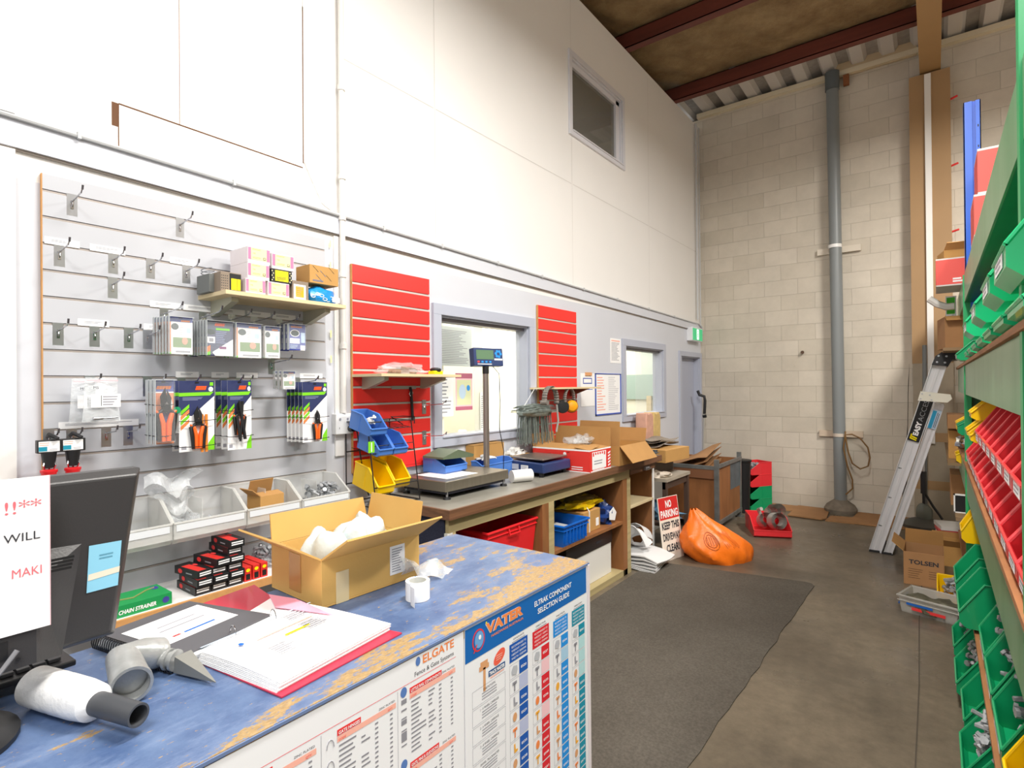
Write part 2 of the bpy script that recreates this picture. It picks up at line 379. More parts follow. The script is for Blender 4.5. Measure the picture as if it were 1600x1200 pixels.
# office rooms behind the windows
OFFW = mat('office_cream_wall', 'F3F0DF', .6)
mm = M(); mm.box(-4.62, -4.6, 1.9, 7.98, 0, 2.9, OFFW); mm.box(-4.6, WX-.12, 1.88, 1.9, 0, 2.9, OFFW); mm.box(-4.6, WX-.12, 7.98, 8.0, 0, 2.9, OFFW)
mm.box(-4.6, WX-.12, 5.0, 5.03, 0, 2.9, OFFW); struct('wall_office', mm, smooth=0)
struct('ceiling_office', M().box(-4.6, WX-.12, 1.9, 7.98, 2.86, 2.9, WHITEWALL), smooth=0)
root = bpy.data.objects.new('door_1', None); COL.objects.link(root); root['kind'] = 'structure'
mm = M(); frame_rect(mm, *DR, .065, .022, TRIMGREY, sides='LRT'); reveal(mm, DR, TRIMGREY, bottom=False); mm.obj('door_frame', root, smooth=0, bevel=.002)
M().box(WX-.11, WX-.07, DR[0]+.012, DR[1]-.012, .01, DR[3]-.012, mat('door_paint', 'AEB3C4', .45)).obj('door_leaf', root, smooth=0)

# back block wall
BW = mat('painted_block_wall', 'CFC6B6', .65, spec=.3); nt, b = nodes(BW); tc = nt.nodes.new('ShaderNodeTexCoord')
sx = nt.nodes.new('ShaderNodeSeparateXYZ'); nt.links.new(tc.outputs['Object'], sx.inputs[0]); cx = nt.nodes.new('ShaderNodeCombineXYZ')
ad = nt.nodes.new('ShaderNodeMath'); ad.operation = 'ADD'; ad.inputs[1].default_value = .045; nt.links.new(sx.outputs[2], ad.inputs[0])
nt.links.new(sx.outputs[0], cx.inputs[0]); nt.links.new(ad.outputs[0], cx.inputs[1])
dn = noise(7, 3, cx.outputs[0]); dm = nt.nodes.new('ShaderNodeVectorMath'); dm.operation = 'MULTIPLY_ADD'; dm.inputs[1].default_value = (.012, .012, 0)
nt.links.new(dn.outputs['Color'], dm.inputs[0]); nt.links.new(cx.outputs[0], dm.inputs[2])
br = nt.nodes.new('ShaderNodeTexBrick'); br.inputs['Scale'].default_value = 1; br.inputs['Brick Width'].default_value = .4; br.inputs['Row Height'].default_value = .2
br.inputs['Mortar Size'].default_value = .0035; br.inputs['Mortar Smooth'].default_value = .6; br.offset = .5
br.inputs['Color1'].default_value = (*hexc('D6CDBE'), 1); br.inputs['Color2'].default_value = (*hexc('CBC2B2'), 1); br.inputs['Mortar'].default_value = (*hexc('BCB3A5'), 1)
nt.links.new(dm.outputs[0], br.inputs['Vector'])
st = ramp(noise(2.0, 8, rough=.7).outputs['Fac'], .3, .84, .62, 1.0)
c1 = mix(.9, br.outputs['Color'], st, 'MULTIPLY'); nt.links.new(c1, b.inputs['Base Color'])
bp = nt.nodes.new('ShaderNodeBump'); bp.inputs['Strength'].default_value = .5; bp.inputs['Distance'].default_value = .006
iv = nt.nodes.new('ShaderNodeMath'); iv.operation = 'MULTIPLY_ADD'; iv.inputs[1].default_value = -1; nt.links.new(br.outputs['Fac'], iv.inputs[0])
n2 = noise(28, 4); m2 = nt.nodes.new('ShaderNodeMath'); m2.operation = 'MULTIPLY'; m2.inputs[1].default_value = .3; nt.links.new(n2.outputs['Fac'], m2.inputs[0]); nt.links.new(m2.outputs[0], iv.inputs[2])
nt.links.new(iv.outputs[0], bp.inputs['Height']); nt.links.new(bp.outputs[0], b.inputs['Normal'])
mm = M(); mm.box(-2.79, 3.6, BY, BY+.2, 0, 5.38, BW); struct('wall_back', mm, smooth=0)
mm = M(); mm.box(WX, 3.6, BY-.07, BY+.02, 5.38, 5.44, mat('cream_top_plate', 'DDD2B8', .6)); struct('trim_5', mm, smooth=0)
# right side wall beyond the racks
struct('wall_right', M().box(3.6, 3.75, 1.0, 8.2, 0, 5.6, BW), smooth=0)
# ceiling: brown foil insulation, white ribbed roof sheet over the back wall
INS = mat('foil_insulation', 'A58A62', .5, metal=.15, spec=.4); nt, b = nodes(INS); tc = nt.nodes.new('ShaderNodeTexCoord')
nv = noise(3.2, 9, rough=.75); nt.links.new(ramp(nv.outputs['Fac'], .3, '7D6240', .7, 'B29A72'), b.inputs['Base Color'])
bp = nt.nodes.new('ShaderNodeBump'); bp.inputs['Strength'].default_value = .7; bp.inputs['Distance'].default_value = .05; nt.links.new(noise(6, 9, rough=.8).outputs['Fac'], bp.inputs['Height']); nt.links.new(bp.outputs[0], b.inputs['Normal'])
def insf(u, v):
    x = -4.8+8.4*u; y = -.5+7.7*v; return (x, y, 5.47-.05*abs(math.sin((y-5.6)*PI/1.38))*1+.012*math.sin(x*7+y*3)+.01*math.sin(x*17-y*11))
mm = M(); mm.sheet(insf, 120, 110, INS); struct('ceiling', mm)
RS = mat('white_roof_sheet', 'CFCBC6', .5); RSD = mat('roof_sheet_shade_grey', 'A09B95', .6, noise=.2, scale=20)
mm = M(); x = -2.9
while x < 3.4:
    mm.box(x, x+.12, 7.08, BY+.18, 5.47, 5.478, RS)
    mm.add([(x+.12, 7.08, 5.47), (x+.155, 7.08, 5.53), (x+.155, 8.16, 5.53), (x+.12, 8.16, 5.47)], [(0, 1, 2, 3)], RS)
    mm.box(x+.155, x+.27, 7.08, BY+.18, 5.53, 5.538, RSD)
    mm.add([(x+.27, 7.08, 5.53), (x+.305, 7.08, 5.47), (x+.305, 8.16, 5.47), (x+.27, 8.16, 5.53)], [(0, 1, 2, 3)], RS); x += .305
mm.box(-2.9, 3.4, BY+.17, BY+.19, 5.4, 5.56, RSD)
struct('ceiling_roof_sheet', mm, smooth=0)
PUR = mat('red_oxide_steel', '6B3328', .5, noise=.25, scale=4, stretch=(.5, 4, 4))
def purlin(n, y):
    mm = M(); mm.box(-4.7, 3.6, y, y+.008, 5.275, 5.44, PUR); mm.box(-4.7, 3.6, y, y+.10, 5.275, 5.283, PUR); mm.box(-4.7, 3.6, y, y+.10, 5.432, 5.44, PUR); mm.box(-4.7, 3.6, y+.092, y+.1, 5.283, 5.3, PUR)
    struct('trim_%d' % n, mm, smooth=0)
purlin(6, 5.60); purlin(7, 7.02); purlin(8, 4.18)
mm = M(); mm.box(-.105, .085, 2.5, 7.9, 5.08, 5.27, mat('painted_brown_beam', 'A07E52', .6, noise=.1, scale=2)); struct('trim_9', mm, smooth=0)
mm = M(); mm.box(-.95, -.13, BY-.06, BY-.04, 5.36, 5.68, mat('roof_patch_board', 'CDB998', .7, noise=.08, scale=4)); mm.box(-.86, -.80, BY-.10, BY-.04, 5.24, 5.36, mat('rusty_bracket', '8A5530', .8)); struct('trim_10', mm, smooth=0)

# ================================================================== BUILDERS
def bin_mesh(w, d, h, m, lip=.42, t=.004, top=.55):
    """hopper bin: back at x=0, low front lip at x=d, width along y"""
    mm = M(); pr = [(0, 0), (d*.93, 0), (d, h*.12), (d, h*lip), (d*top, h), (0, h)]
    for y in (-w/2, w/2-t): mm.prism([(x, z) for x, z in pr], 'y', y, y+t, m)
    mm.box(0, d*.93, -w/2+t, w/2-t, 0, t, m); mm.box(0, t, -w/2+t, w/2-t, t, h, m)
    mm.add([(d*.93, -w/2+t, 0), (d*.93, w/2-t, 0), (d, w/2-t, h*.12), (d, -w/2+t, h*.12)], [(0, 1, 2, 3)], m)
    mm.box(d-t, d, -w/2+t, w/2-t, h*.12, h*lip, m)
    r = .005
    for y in (-w/2, w/2):
        mm.tube([(0, y, h), (d*top, y, h), (d, y, h*lip)], r, m, n=6)
    mm.tube([(d, -w/2, h*lip), (d, w/2, h*lip)], r, m, n=6); mm.tube([(0, -w/2, h), (0, w/2, h)], r, m, n=6)
    for y in (-w/2-.002, w/2): mm.box(d*.42, d*.46, y, y+.002, h*.08, h*.9, m)
    return mm
def make_bin(name, label, w, d, h, m, loc, rz=0, group=None, cat='bin', lip=.42, card=True, tilt=0, top=.55):
    t = thing(name, label, cat, loc, rz, group)
    if tilt: t.rotation_euler = (0, tilt, rz)
    bin_mesh(w, d, h, m, lip, top=top).obj('bin_body', t)
    if card:
        c = M(); fr = F((d+.0008, 0, h*.12), Yv, Zv, X); c.rect(fr, -w*.3, h*.03, w*.3, h*(lip-.16), WHITE, 0, .001); c.lines(fr, -w*.24, h*.05, w*.24, h*(lip-.18), 2, GREY, .0015)
        c.obj('label_card', t, smooth=0)
    return t
def bolts(w, d, h, n, seed=0, L=(.05, .09), r=.006, mm=None, m=None):
    rd = random.Random(seed); mm = mm or M(); m = m or mat('galvanised_bolt', 'B4B7BB', .4, metal=.35, noise=.25, scale=60)
    for i in range(n):
        x = rd.uniform(d*.18, d*.8); y = rd.uniform(-w*.36, w*.36); z = h*rd.uniform(.25, 1.0)
        a = rd.uniform(0, 2*PI); e = rd.uniform(-.5, .6); l = rd.uniform(*L)/2
        dv = Vector((math.cos(a)*math.cos(e), math.sin(a)*math.cos(e), math.sin(e)))
        p = Vector((x, y, z)); q = p+dv*l; p = p-dv*l
        for v in (p, q): v.x = min(max(v.x, .012), d*.9); v.y = min(max(v.y, -w*.42), w*.42); v.z = max(v.z, .014)
        mm.cyl(p, q, r, m, n=6); mm.cyl(q-dv*.008, q+dv*.003, r*1.8, m, n=6)
    return mm
def carton(name, label, w, d, h, loc, rz=0, flaps=(), m=None, mi=None, cat='box', group=None, t=.004, closed=False, tape=None, top_in=0):
    """w along x, d along y; flaps = list of (side, angle outward from vertical in degrees, length)"""
    m = m or CARD; mi = mi or CARDIN
    o = thing(name, label, cat, loc, rz, group); mm = M()
    mm.box(-w/2, w/2, -d/2, d/2, 0, t, m)
    mm.box(-w/2, -w/2+t, -d/2, d/2, t, h, m); mm.box(w/2-t, w/2, -d/2, d/2, t, h, m)
    mm.box(-w/2+t, w/2-t, -d/2, -d/2+t, t, h, m); mm.box(-w/2+t, w/2-t, d/2-t, d/2, t, h, m)
    if closed: mm.box(-w/2, w/2, -d/2, d/2, h-t, h, m)
    mm.obj('carton_body', o, smooth=0, bevel=.001)
    for side, ang, L in flaps:
        a = math.radians(ang); s, c = math.sin(a)*L, math.cos(a)*L; f = M()
        ax = side[1]; sg = 1 if side[0] == '+' else -1
        hw = (d if ax == 'x' else w)/2; e = (w if ax == 'x' else d)/2*sg
        def P(u, v, k, ax=ax, sg=sg, e=e, s=s, c=c, a=a):
            out = e+sg*(s*v+math.cos(a)*k); z = h+c*v-math.sin(a)*k
            return (out, u, z) if ax == 'x' else (u, out, z)
        vs = [P(u*hw*(1-.03*v), v, k) for k in (0, -t) for u, v in ((-1, 0), (1, 0), (1, 1), (-1, 1))]
        f.add(vs, [(0, 1, 2, 3), (7, 6, 5, 4), (0, 4, 5, 1), (1, 5, 6, 2), (2, 6, 7, 3), (3, 7, 4, 0)], mi)
        f.obj('flap', o, smooth=0)
    if tape:
        x0, x1, z0, z1 = tape; q = M(); q.box(w/2, w/2+.0008, x0, x1, z0, z1, CLEAR); q.obj('packing_tape', o, smooth=0)
    return o

# ================================================================== SLAT WALLS
def slatwall(name, label, y0, y1, top, bottom, m, first=None, gap=.010, gm=None):
    o = thing(name, label, 'slatwall', (WX+.0025, (y0+y1)/2, bottom)); b2 = M(); dy = (y1-y0)/2
    b2.box(0, .008, -dy, dy, 0, top-bottom, m); z = first if first else top-.1; hi = top
    edges = []
    while True:
        lo = max(z, bottom); b2.box(.008, .018, -dy, dy, lo-bottom, hi-bottom, m); edges.append((lo, hi))
        if z <= bottom: break
        hi = z-gap; z -= .1
    b2.obj('board', o, smooth=0, bevel=.0008)
    g = M()
    for lo, hi in edges[:-1]: g.box(.0082, .0155, -dy, dy, lo-gap+.0002-bottom, lo-.0002-gap*.22-bottom, gm or GROOVE)
    g.obj('groove_inserts', o, smooth=0)
    e = M(); e.box(0, .0178, -dy-.003, -dy, 0, top-bottom, MDF); e.obj('board_edge', o, smooth=0)
    return o
slatwall('slatwall_panel', 'wide pale grey slatted display board on the left wall behind the counter', .59, 1.80, 2.395, .45, SLAT, 2.337)
slatwall('slatwall_panel', 'tall red slatted display board left of the office window, behind the wire rack', 1.978, 2.588, 2.292, 1.09, REDSLAT, gap=.015, gm=GROOVE2)
slatwall('slatwall_panel', 'narrow red slatted display board between the two office windows', 3.852, 4.476, 2.265, 1.0, REDSLAT, gap=.015, gm=GROOVE2)
SX = WX+.018

# display hooks
def hook_mesh(L=.13, up=.02, w=.034, h=.085):
    mm = M(); mm.box(0, .0025, -w/2, w/2, -h, 0, STEEL); mm.box(-.006, .002, -w/2, w/2, -.004, .006, STEEL)
    mm.tube([(.002, 0, -h*.62), (.006, 0, -h*.5), (.004, 0, -.03), (L*.85, 0, -.018), (L, 0, -.018+up)], .0028, CHROME, n=7)
    mm.cyl((L-.004, 0, -.018+up-.012), (L+.001, 0, -.014+up), .0036, mat('hook_tip', '4A4648', .4), n=7)
    mm.box(.002, .005, -.005, .005, -h*.68, -h*.3, CHROME); return mm
H0 = tag(hook_mesh().obj('display_hook', loc=(SX, .68, 2.34)), 'empty chrome display hook, the left one of the two in the top slot', 'hook', 'empty hooks on the grey slat board')
rows = [(1.066, 2.337, 'empty chrome display hook, the right one of the two in the top slot'),
        (.64, 2.137, 'leftmost empty chrome hook in the row of four under the upper price strips'), (.814, 2.137, 'second empty chrome hook from the left in the upper row of four'),
        (.949, 2.137, 'third empty chrome hook from the left in the upper row of four'), (1.091, 2.137, 'rightmost empty chrome hook in the upper row of four, left of the timber shelf'),
        (.812, 2.037, 'lone empty chrome hook hanging one slot below the upper row of four'),
        (.635, 1.837, 'leftmost empty chrome hook in the row left of the orange and white packs'), (.75, 1.837, 'second empty hook in the row left of the orange and white packs'),
        (.867, 1.837, 'third empty hook in the row left of the orange and white packs'), (.936, 1.837, 'empty hook right beside the orange and white packs'),
        (.787, 1.437, 'empty hook below the clear bags, the left one of two'), (.863, 1.437, 'empty hook just left of the blue and orange pruner packs'),
        (1.325, 1.637, 'empty hook between the two groups of navy pruner cards')]
for y, z, lb in rows: dup(H0, (SX, y, z), label=lb)
# price strips
strips = [((69, 374), (124, 384), 'above the leftmost upper hook'), ((140, 388), (195, 397), 'above the second upper hook'), ((265, 409), (305, 416), 'above the fourth upper hook'),
          ((234, 475), (282, 484), 'above the orange and white packs'), ((286, 483), (338, 490), 'above the navy bubble packs'), ((341, 488), (382, 494), 'under the timber shelf, left of three'), ((386, 488), (422, 492), 'under the timber shelf, middle of three'), ((425, 492), (461, 498), 'under the timber shelf, right of three'),
          ((121, 504), (170, 510), 'above the second lower hook'), ((224, 513), (248, 517), 'just left of the orange and white packs'),
          ((274, 588), (310, 590), 'above the navy pruner cards'), ((330, 588), (357, 590), 'above the middle navy cards'), ((369, 588), (402, 590), 'right of the middle navy cards'), ((468, 590), (503, 593), 'above the rightmost navy pruner cards'),
          ((91, 663), (216, 662), 'below the clear bags, the longest one')]
for (a, b2, lb) in strips:
    p = onwall(*a, SX); q = onwall(*b2, SX); z = round((((p.z+q.z)/2)-.037)/.1)*.1+.037; mm = M(); fr = FX(0)
    L = q.y-p.y; mm.box(.001, .004, 0, L, -.004, .022, WHITE); mm.lines(FX(.004), .02, .006, L-.02, .016, 2, GREY, .0005, seed=int(L*1000))
    tag(mm.obj('price_strip', loc=(SX, p.y, z), smooth=0), 'thin white price strip '+lb, 'label', 'price strips on the grey slat board')

# ------------------------------------------------------------------ carded packs
def pruner(mm, cx, cz, s, x, col=ORANGE, side=0):
    """small pruning tool in the plane x, head up"""
    P = lambda u, v: (x, cx+u*s, cz+v*s)
    mm.tube([P(-.1, .02), P(-.27, -.12), P(-.22, -.5), P(-.19, -.95)], [.06*s, .075*s, .075*s, .06*s], BLACK, n=8)
    mm.tube([P(.1, .02), P(.27, -.12), P(.22, -.5), P(.19, -.95)], [.06*s, .075*s, .075*s, .06*s], BLACK, n=8)
    mm.tube([P(-.3, .0), P(-.17, -.10), P(-.09, -.4), P(-.075, -.95)], [.035*s, .075*s, .085*s, .07*s], col, n=8)
    mm.tube([P(.3, .0), P(.17, -.10), P(.09, -.4), P(.075, -.95)], [.035*s, .075*s, .085*s, .07*s], col, n=8)
    mm.cyl((x-.004, cx, cz+.08*s), (x+.008, cx, cz+.08*s), .13*s, BLACK, n=12)
    mm.prism([(cx-.14*s, cz+.1*s), (cx-.16*s, cz+.45*s), (cx-.02*s, cz+.72*s), (cx+.03*s, cz+.3*s)], 'x', x-.002, x+.003, BLACK)
    mm.prism([(cx+.13*s, cz+.1*s), (cx+.15*s, cz+.4*s), (cx+.03*s, cz+.66*s), (cx+.02*s, cz+.3*s)], 'x', x-.002, x+.003, mat('blade_steel', '55585E', .3, metal=.7))
def zipties(mm, y0, y1, z, x):
    mm.tube([(x-.01, y0-.004, z), (x+.006, y0, z-.002), (x+.012, (y0+y1)/2, z-.004), (x+.006, y1, z), (x-.01, y1+.004, z)], .0016, BLACK, n=5)
def tie(t, *a):
    q = M(); zipties(q, *a); q.obj('zip_tie', t)
def pack_root(label, y, zb_, x, group, name='product_pack'): return thing(name, label, 'product pack', (x, y, zb_), 0, group)
def logo(mm, fr, u, v, w, h, m):    # slanted orange word mark, too blurred in the photo to read
    for k in range(5): mm.poly(fr, [(u+w*k*.2, v), (u+w*(k*.2+.185), v), (u+w*(k*.2+.185)+h*.3, v+h), (u+w*k*.2+h*.3, v+h)], m, .0022)
def art_seed(mm, fr, w, h):      # white card, blue head band, orange side band, photo
    mm.rect(fr, 0, 0, w, h, WHITE, 0, .0012); L = .0013
    mm.rect(fr, 0, h*.87, w, h, mat('violet_blue_ink', '3B4AA5', .5), L); mm.rect(fr, 0, h*.06, w*.12, h*.87, INKORANGE, L); mm.rect(fr, 0, 0, w*.12, h*.06, LIME, L)
    logo(mm, fr, w*.52, h*.88, w*.36, h*.04, INKORANGE); mm.disc(fr, w*.28, h*.74, w*.15, h*.09, mat('dark_badge', '3E4B4B', .5), .0018)
    mm.rect(fr, w*.2, h*.18, w*.95, h*.45, mat('garden_photo_green', '7E9A6A', .6), L); mm.disc(fr, w*.68, h*.36, w*.12, h*.1, mat('skin_ink', 'E0A58E', .6), .0018)
    mm.lines(fr, w*.45, h*.52, w*.65, h*.8, 6, PALEPK, .0018); mm.rect(fr, w*.75, h*.58, w*.92, h*.72, INKPALE, .0018); mm.rect(fr, w*.3, h*.05, w*.9, h*.09, GREY, .0018)
def art_navy(mm, fr, w, h):
    mm.rect(fr, 0, 0, w, h, WHITE, 0, .0012); L = .0013
    mm.poly(fr, [(0, h*.52), (w*.35, h*.5), (w, h*.78), (w, h), (0, h)], NAVY, L)
    mm.poly(fr, [(0, h*.78), (w*.88, h*.79), (w*.98, h*.84), (0, h*.83)], LIME, .0018)
    logo(mm, fr, w*.45, h*.87, w*.3, h*.055, mat('bright_orange_ink', 'FF5A1E', .5))
    for k, c in ((.36, INKORANGE), (.43, LIME), (.5, INKORANGE), (.57, LIME)):
        mm.poly(fr, [(w*.04, h*(k-.06)), (w*.04, h*k), (w*.28, h*(k+.1)), (w*.28, h*(k+.05))], c, .0021)
    mm.disc(fr, w*.9, h*.88, w*.07, h*.035, WHITE, .002); mm.rect(fr, w*.87, h*.93, w*.97, h*.98, LIME, .002)
    mm.poly(fr, [(w*.78, 0), (w, 0), (w, h*.22), (w*.82, h*.1)], LIME, L); mm.lines(fr, w*.1, h*.72, w*.7, h*.77, 3, mat('pale_navy_ink', '8C95B8', .6), .002); mm.rect(fr, w*.06, h*.03, w*.2, h*.08, GREY, L)
def art_bubble(mm, fr, w, h):
    mm.rect(fr, 0, 0, w, h, NAVY, 0, .0012); L = .0014
    logo(mm, fr, w*.33, h*.86, w*.35, h*.08, mat('bright_orange_ink', 'FF5A1E', .5)); mm.disc(fr, w*.2, h*.68, w*.16, h*.08, mat('dark_badge', '3E4B4B', .5), .002)
    mm.rect(fr, w*.38, h*.74, w*.88, h*.8, LIME, .002); mm.rect(fr, w*.08, h*.36, w*.35, h*.54, WHITE, L); mm.rect(fr, w*.14, h*.4, w*.29, h*.5, GREY, .002)
    mm.lines(fr, w*.38, h*.35, w*.8, h*.72, 7, mat('pale_navy_ink', '8C95B8', .6), .002); mm.poly(fr, [(w*.35, 0), (w*.25, h*.1), (w, h*.5), (w, 0)], WHITE, L)
    mm.poly(fr, [(0, h*.06), (0, h*.22), (w*.18, h*.3), (w*.18, h*.14)], INKORANGE, .002); mm.poly(fr, [(0, 0), (0, h*.06), (w*.18, h*.14), (w*.18, h*.02)], LIME, .002)
    mm.rect(fr, w*.5, h*.2, w*.75, h*.27, mat('plum_ink', '8B4C7C', .5), .002)
def art_blue(mm, fr, w, h):
    mm.rect(fr, 0, 0, w, h, mat('violet_blue_ink', '3B4AA5', .5), 0, .0012); mm.disc(fr, w*.42, h*.66, w*.26, h*.14, WHITE, .002); mm.disc(fr, w*.42, h*.66, w*.22, h*.11, mat('dark_badge', '3E4B4B', .5), .0024)
    logo(mm, fr, w*.2, h*.88, w*.6, h*.05, INKORANGE); mm.rect(fr, w*.15, h*.26, w*.68, h*.46, WHITE, .002); mm.rect(fr, w*.75, h*.3, w*.97, h*.7, INKPALE, .002); mm.rect(fr, w*.72, 0, w*.97, h*.2, WHITE, .002); mm.lines(fr, w*.15, h*.05, w*.6, h*.22, 3, INKPALE, .0024)
def add_bubble(root, w, h, dep, y0=.0, z0=0, m=None):
    b2 = M(); b2.box(.002, dep, y0+.003, y0+w-.003, z0+.004, z0+h-.004, m or BLISTER); b2.obj('clear_blister', root, smooth=0, bevel=.003)
    q = M(); PS = mat('pocket_side', 'D3D9DA', .2, alpha=.72, spec=.7); q.box(.001, max(dep, .019), -.001, .001, 0, h, PS); q.box(.001, max(dep, .019), 0, w, h-.001, h+.001, PS); q.obj('pocket_edge', root, smooth=0)
def stack(label, front, y, zb_, w, h, art, n, step, group, x=-2.50, dep=.014, extra=None, place=''):
    t = pack_root(label % 'frontmost', y, zb_, x, group); mm = M(); art(mm, FX(0), w, h)
    for hy in (.5,): mm.rect(FX(0), w*hy-.008, h*.965, w*hy+.008, h*.985, BLACK, .0025)
    mm.obj('card', t, smooth=0)
    if dep: add_bubble(t, w, h, dep)
    if extra: extra(t, w, h)
    for i in range(1, n):
        nm = ('%s from the front' % ORD[i]) if i < n-1 else 'rearmost'
        dup(t, (x-step*i, y-.003*i, zb_+.001*((i*7) % 3)), label=label % nm)
    return t
stack('orange and white garden pack left of the navy bubble packs, %s', 0, .957, 1.727, .095, .154, art_seed, 6, .022, 'orange and white packs left of the navy ones')
stack('navy bubble pack left of centre on the grey board, %s', 0, 1.103, 1.726, .119, .152, art_bubble, 7, .021, 'navy bubble packs')
stack('white garden pack with orange edge right of the navy bubble packs, %s', 0, 1.229, 1.722, .124, .156, art_seed, 5, .022, 'white garden packs with orange edge')
stack('narrow white garden pack left of the small blue pack, %s', 0, 1.362, 1.725, .083, .148, art_seed, 5, .022, 'narrow white garden packs')
stack('small blue pack under the right end of the timber shelf, %s', 0, 1.483, 1.768, .099, .126, art_blue, 4, .03, 'small blue packs')
def ex_F(t, w, h):
    mm = M(); pruner(mm, w*.55, h*.52, h*.5, .016); mm.obj('pruner', t); tie(t, 0, w, h*.62, .014); tie(t, 0, w, h*.14, .014)
def art_F(mm, fr, w, h):
    mm.rect(fr, 0, 0, w, h, mat('violet_blue_ink', '3B4AA5', .5), 0, .0012); mm.rect(fr, 0, h*.5, w, h*.8, INKORANGE, .0016); mm.rect(fr, 0, h*.8, w, h*.82, WHITE, .002); mm.disc(fr, w*.65, h*.62, w*.3, h*.13, WHITE, .002)
    logo(mm, fr, w*.15, h*.86, w*.7, h*.05, INKORANGE); mm.rect(fr, 0, 0, w, h*.06, INKORANGE, .0016); mm.lines(fr, w*.05, h*.1, w*.25, h*.45, 6, INKPALE, .002)
stack('blue and orange pruner pack in the leftmost tool group, %s', 0, .897, 1.36, .076, .258, art_F, 3, .028, 'blue and orange pruner packs', x=-2.49, dep=.028, extra=ex_F)
mm = M(); mm.cyl((0, 0, .035), (.004, 0, .035), .014, mat('green_tag', '12915E', .5)); mm.sheet(lambda u, v: (.002, -.012+.026*u, -.06+.085*v), 2, 2, CLEAR)
tag(mm.obj('swing_tag', loc=(-2.488, .985, 1.46), smooth=0), 'green and clear tag hanging right of the blue and orange pruner packs', 'tag')
def ex_G(t, w, h):
    mm = M(); pruner(mm, w*.5, h*.38, h*.36, .012); mm.obj('pruner', t); q = M()
    for k in (.62, .74): q.box(.006, .012, w*(k-.035), w*(k+.035), -h*.02, h*.52, mat('ruler_orange', 'D9822B', .5))
    q.obj('folding_rule', t, smooth=0); tie(t, -.002, w, h*.44, .014); tie(t, -.002, w, h*.08, .014)
stack('wide navy pruner card with an orange rule on it, %s', 0, .997, 1.318, .142, .298, art_navy, 2, .06, 'wide navy cards with pruner and rule', dep=0, extra=ex_G)
def ex_H(t, w, h):
    mm = M(); pruner(mm, w*.45, h*.5, h*.3, .012); q = mm; q.tube([(.02, w*.3, h*.48), (.024, w*.42, h*.15)], .007, BLACK, n=8); q.tube([(.02, w*.55, h*.7), (.024, w*.42, h*.12)], .005, BLACK, n=8); q.tube([(.02, w*.42, h*.7), (.024, w*.62, h*.15)], .007, BLACK, n=8); q.obj('shears', t)
    tie(t, -.002, w, h*.57, .014); tie(t, -.002, w, h*.2, .014)
stack('navy card with black shears on it, %s', 0, 1.196, 1.308, .108, .31, art_navy, 3, .05, 'navy cards with black shears', dep=0, extra=ex_H)
stack('small orange blister pack above the rightmost pruner cards, %s', 0, 1.451, 1.577, .073, .086, art_seed, 3, .03, 'small blister packs', dep=.016)
def ex_J(t, w, h):
    mm = M(); pruner(mm, w*.55, h*.32, h*.3, .012); mm.obj('pruner', t); tie(t, -.002, w, h*.42, .014); tie(t, -.002, w, h*.06, .014)
stack('navy pruner card in the rightmost tool group, %s', 0, 1.563, 1.31, .14, .30, art_navy, 5, .03, 'rightmost navy pruner cards', dep=0, extra=ex_J)

# clear bags on a hook at left
dup(H0, (SX, .734, 1.637), label='chrome hook holding the clear bags at the left of the board', group='hooks holding goods')
for k, (x, y, dz, tl, lb) in enumerate(((-2.54, .74, 0, 0, 'front clear plastic bag with a white printed label on the left hook'), (-2.60, .715, -.004, .1, 'rear clear plastic bag half hidden behind the front labelled bag'))):
    t = thing('clear_bag', lb, 'plastic bag', (x, y, 1.46+dz), 0, 'clear bags on the left hook')
    mm = M(); mm.sheet(lambda u, v: (.012*math.sin(v*PI)*math.sin(u*PI)+.004*math.sin(9*u+5*v), -.05-.012*(1-v)+(.10+.024*(1-v))*u, .17*v), 10, 12, CLEAR, .002); mm.obj('bag_film', t)
    mm = M(); fr = FX(.014); mm.rect(fr, -.038, .055, .058, .105, WHITE, 0, .001); mm.rect(fr, -.006, .06, -.004, .1, INK, .0015); mm.lines(fr, .0, .06, .052, .1, 4, GREY, .0015); mm.text(fr, 'M5', -.03, .125, .014, INK, 0); mm.rect(fr, -.05, .155, .05, .16, PALEPK, 0); mm.obj('bag_label', t, smooth=0)
    if k == 0: q = M(); q.cyl((.012, -.03, .012), (.012, .0, .013), .006, STEEL); q.cyl((.012, .0, .013), (.012, .05, .014), .003, STEEL); q.obj('fitting', t)
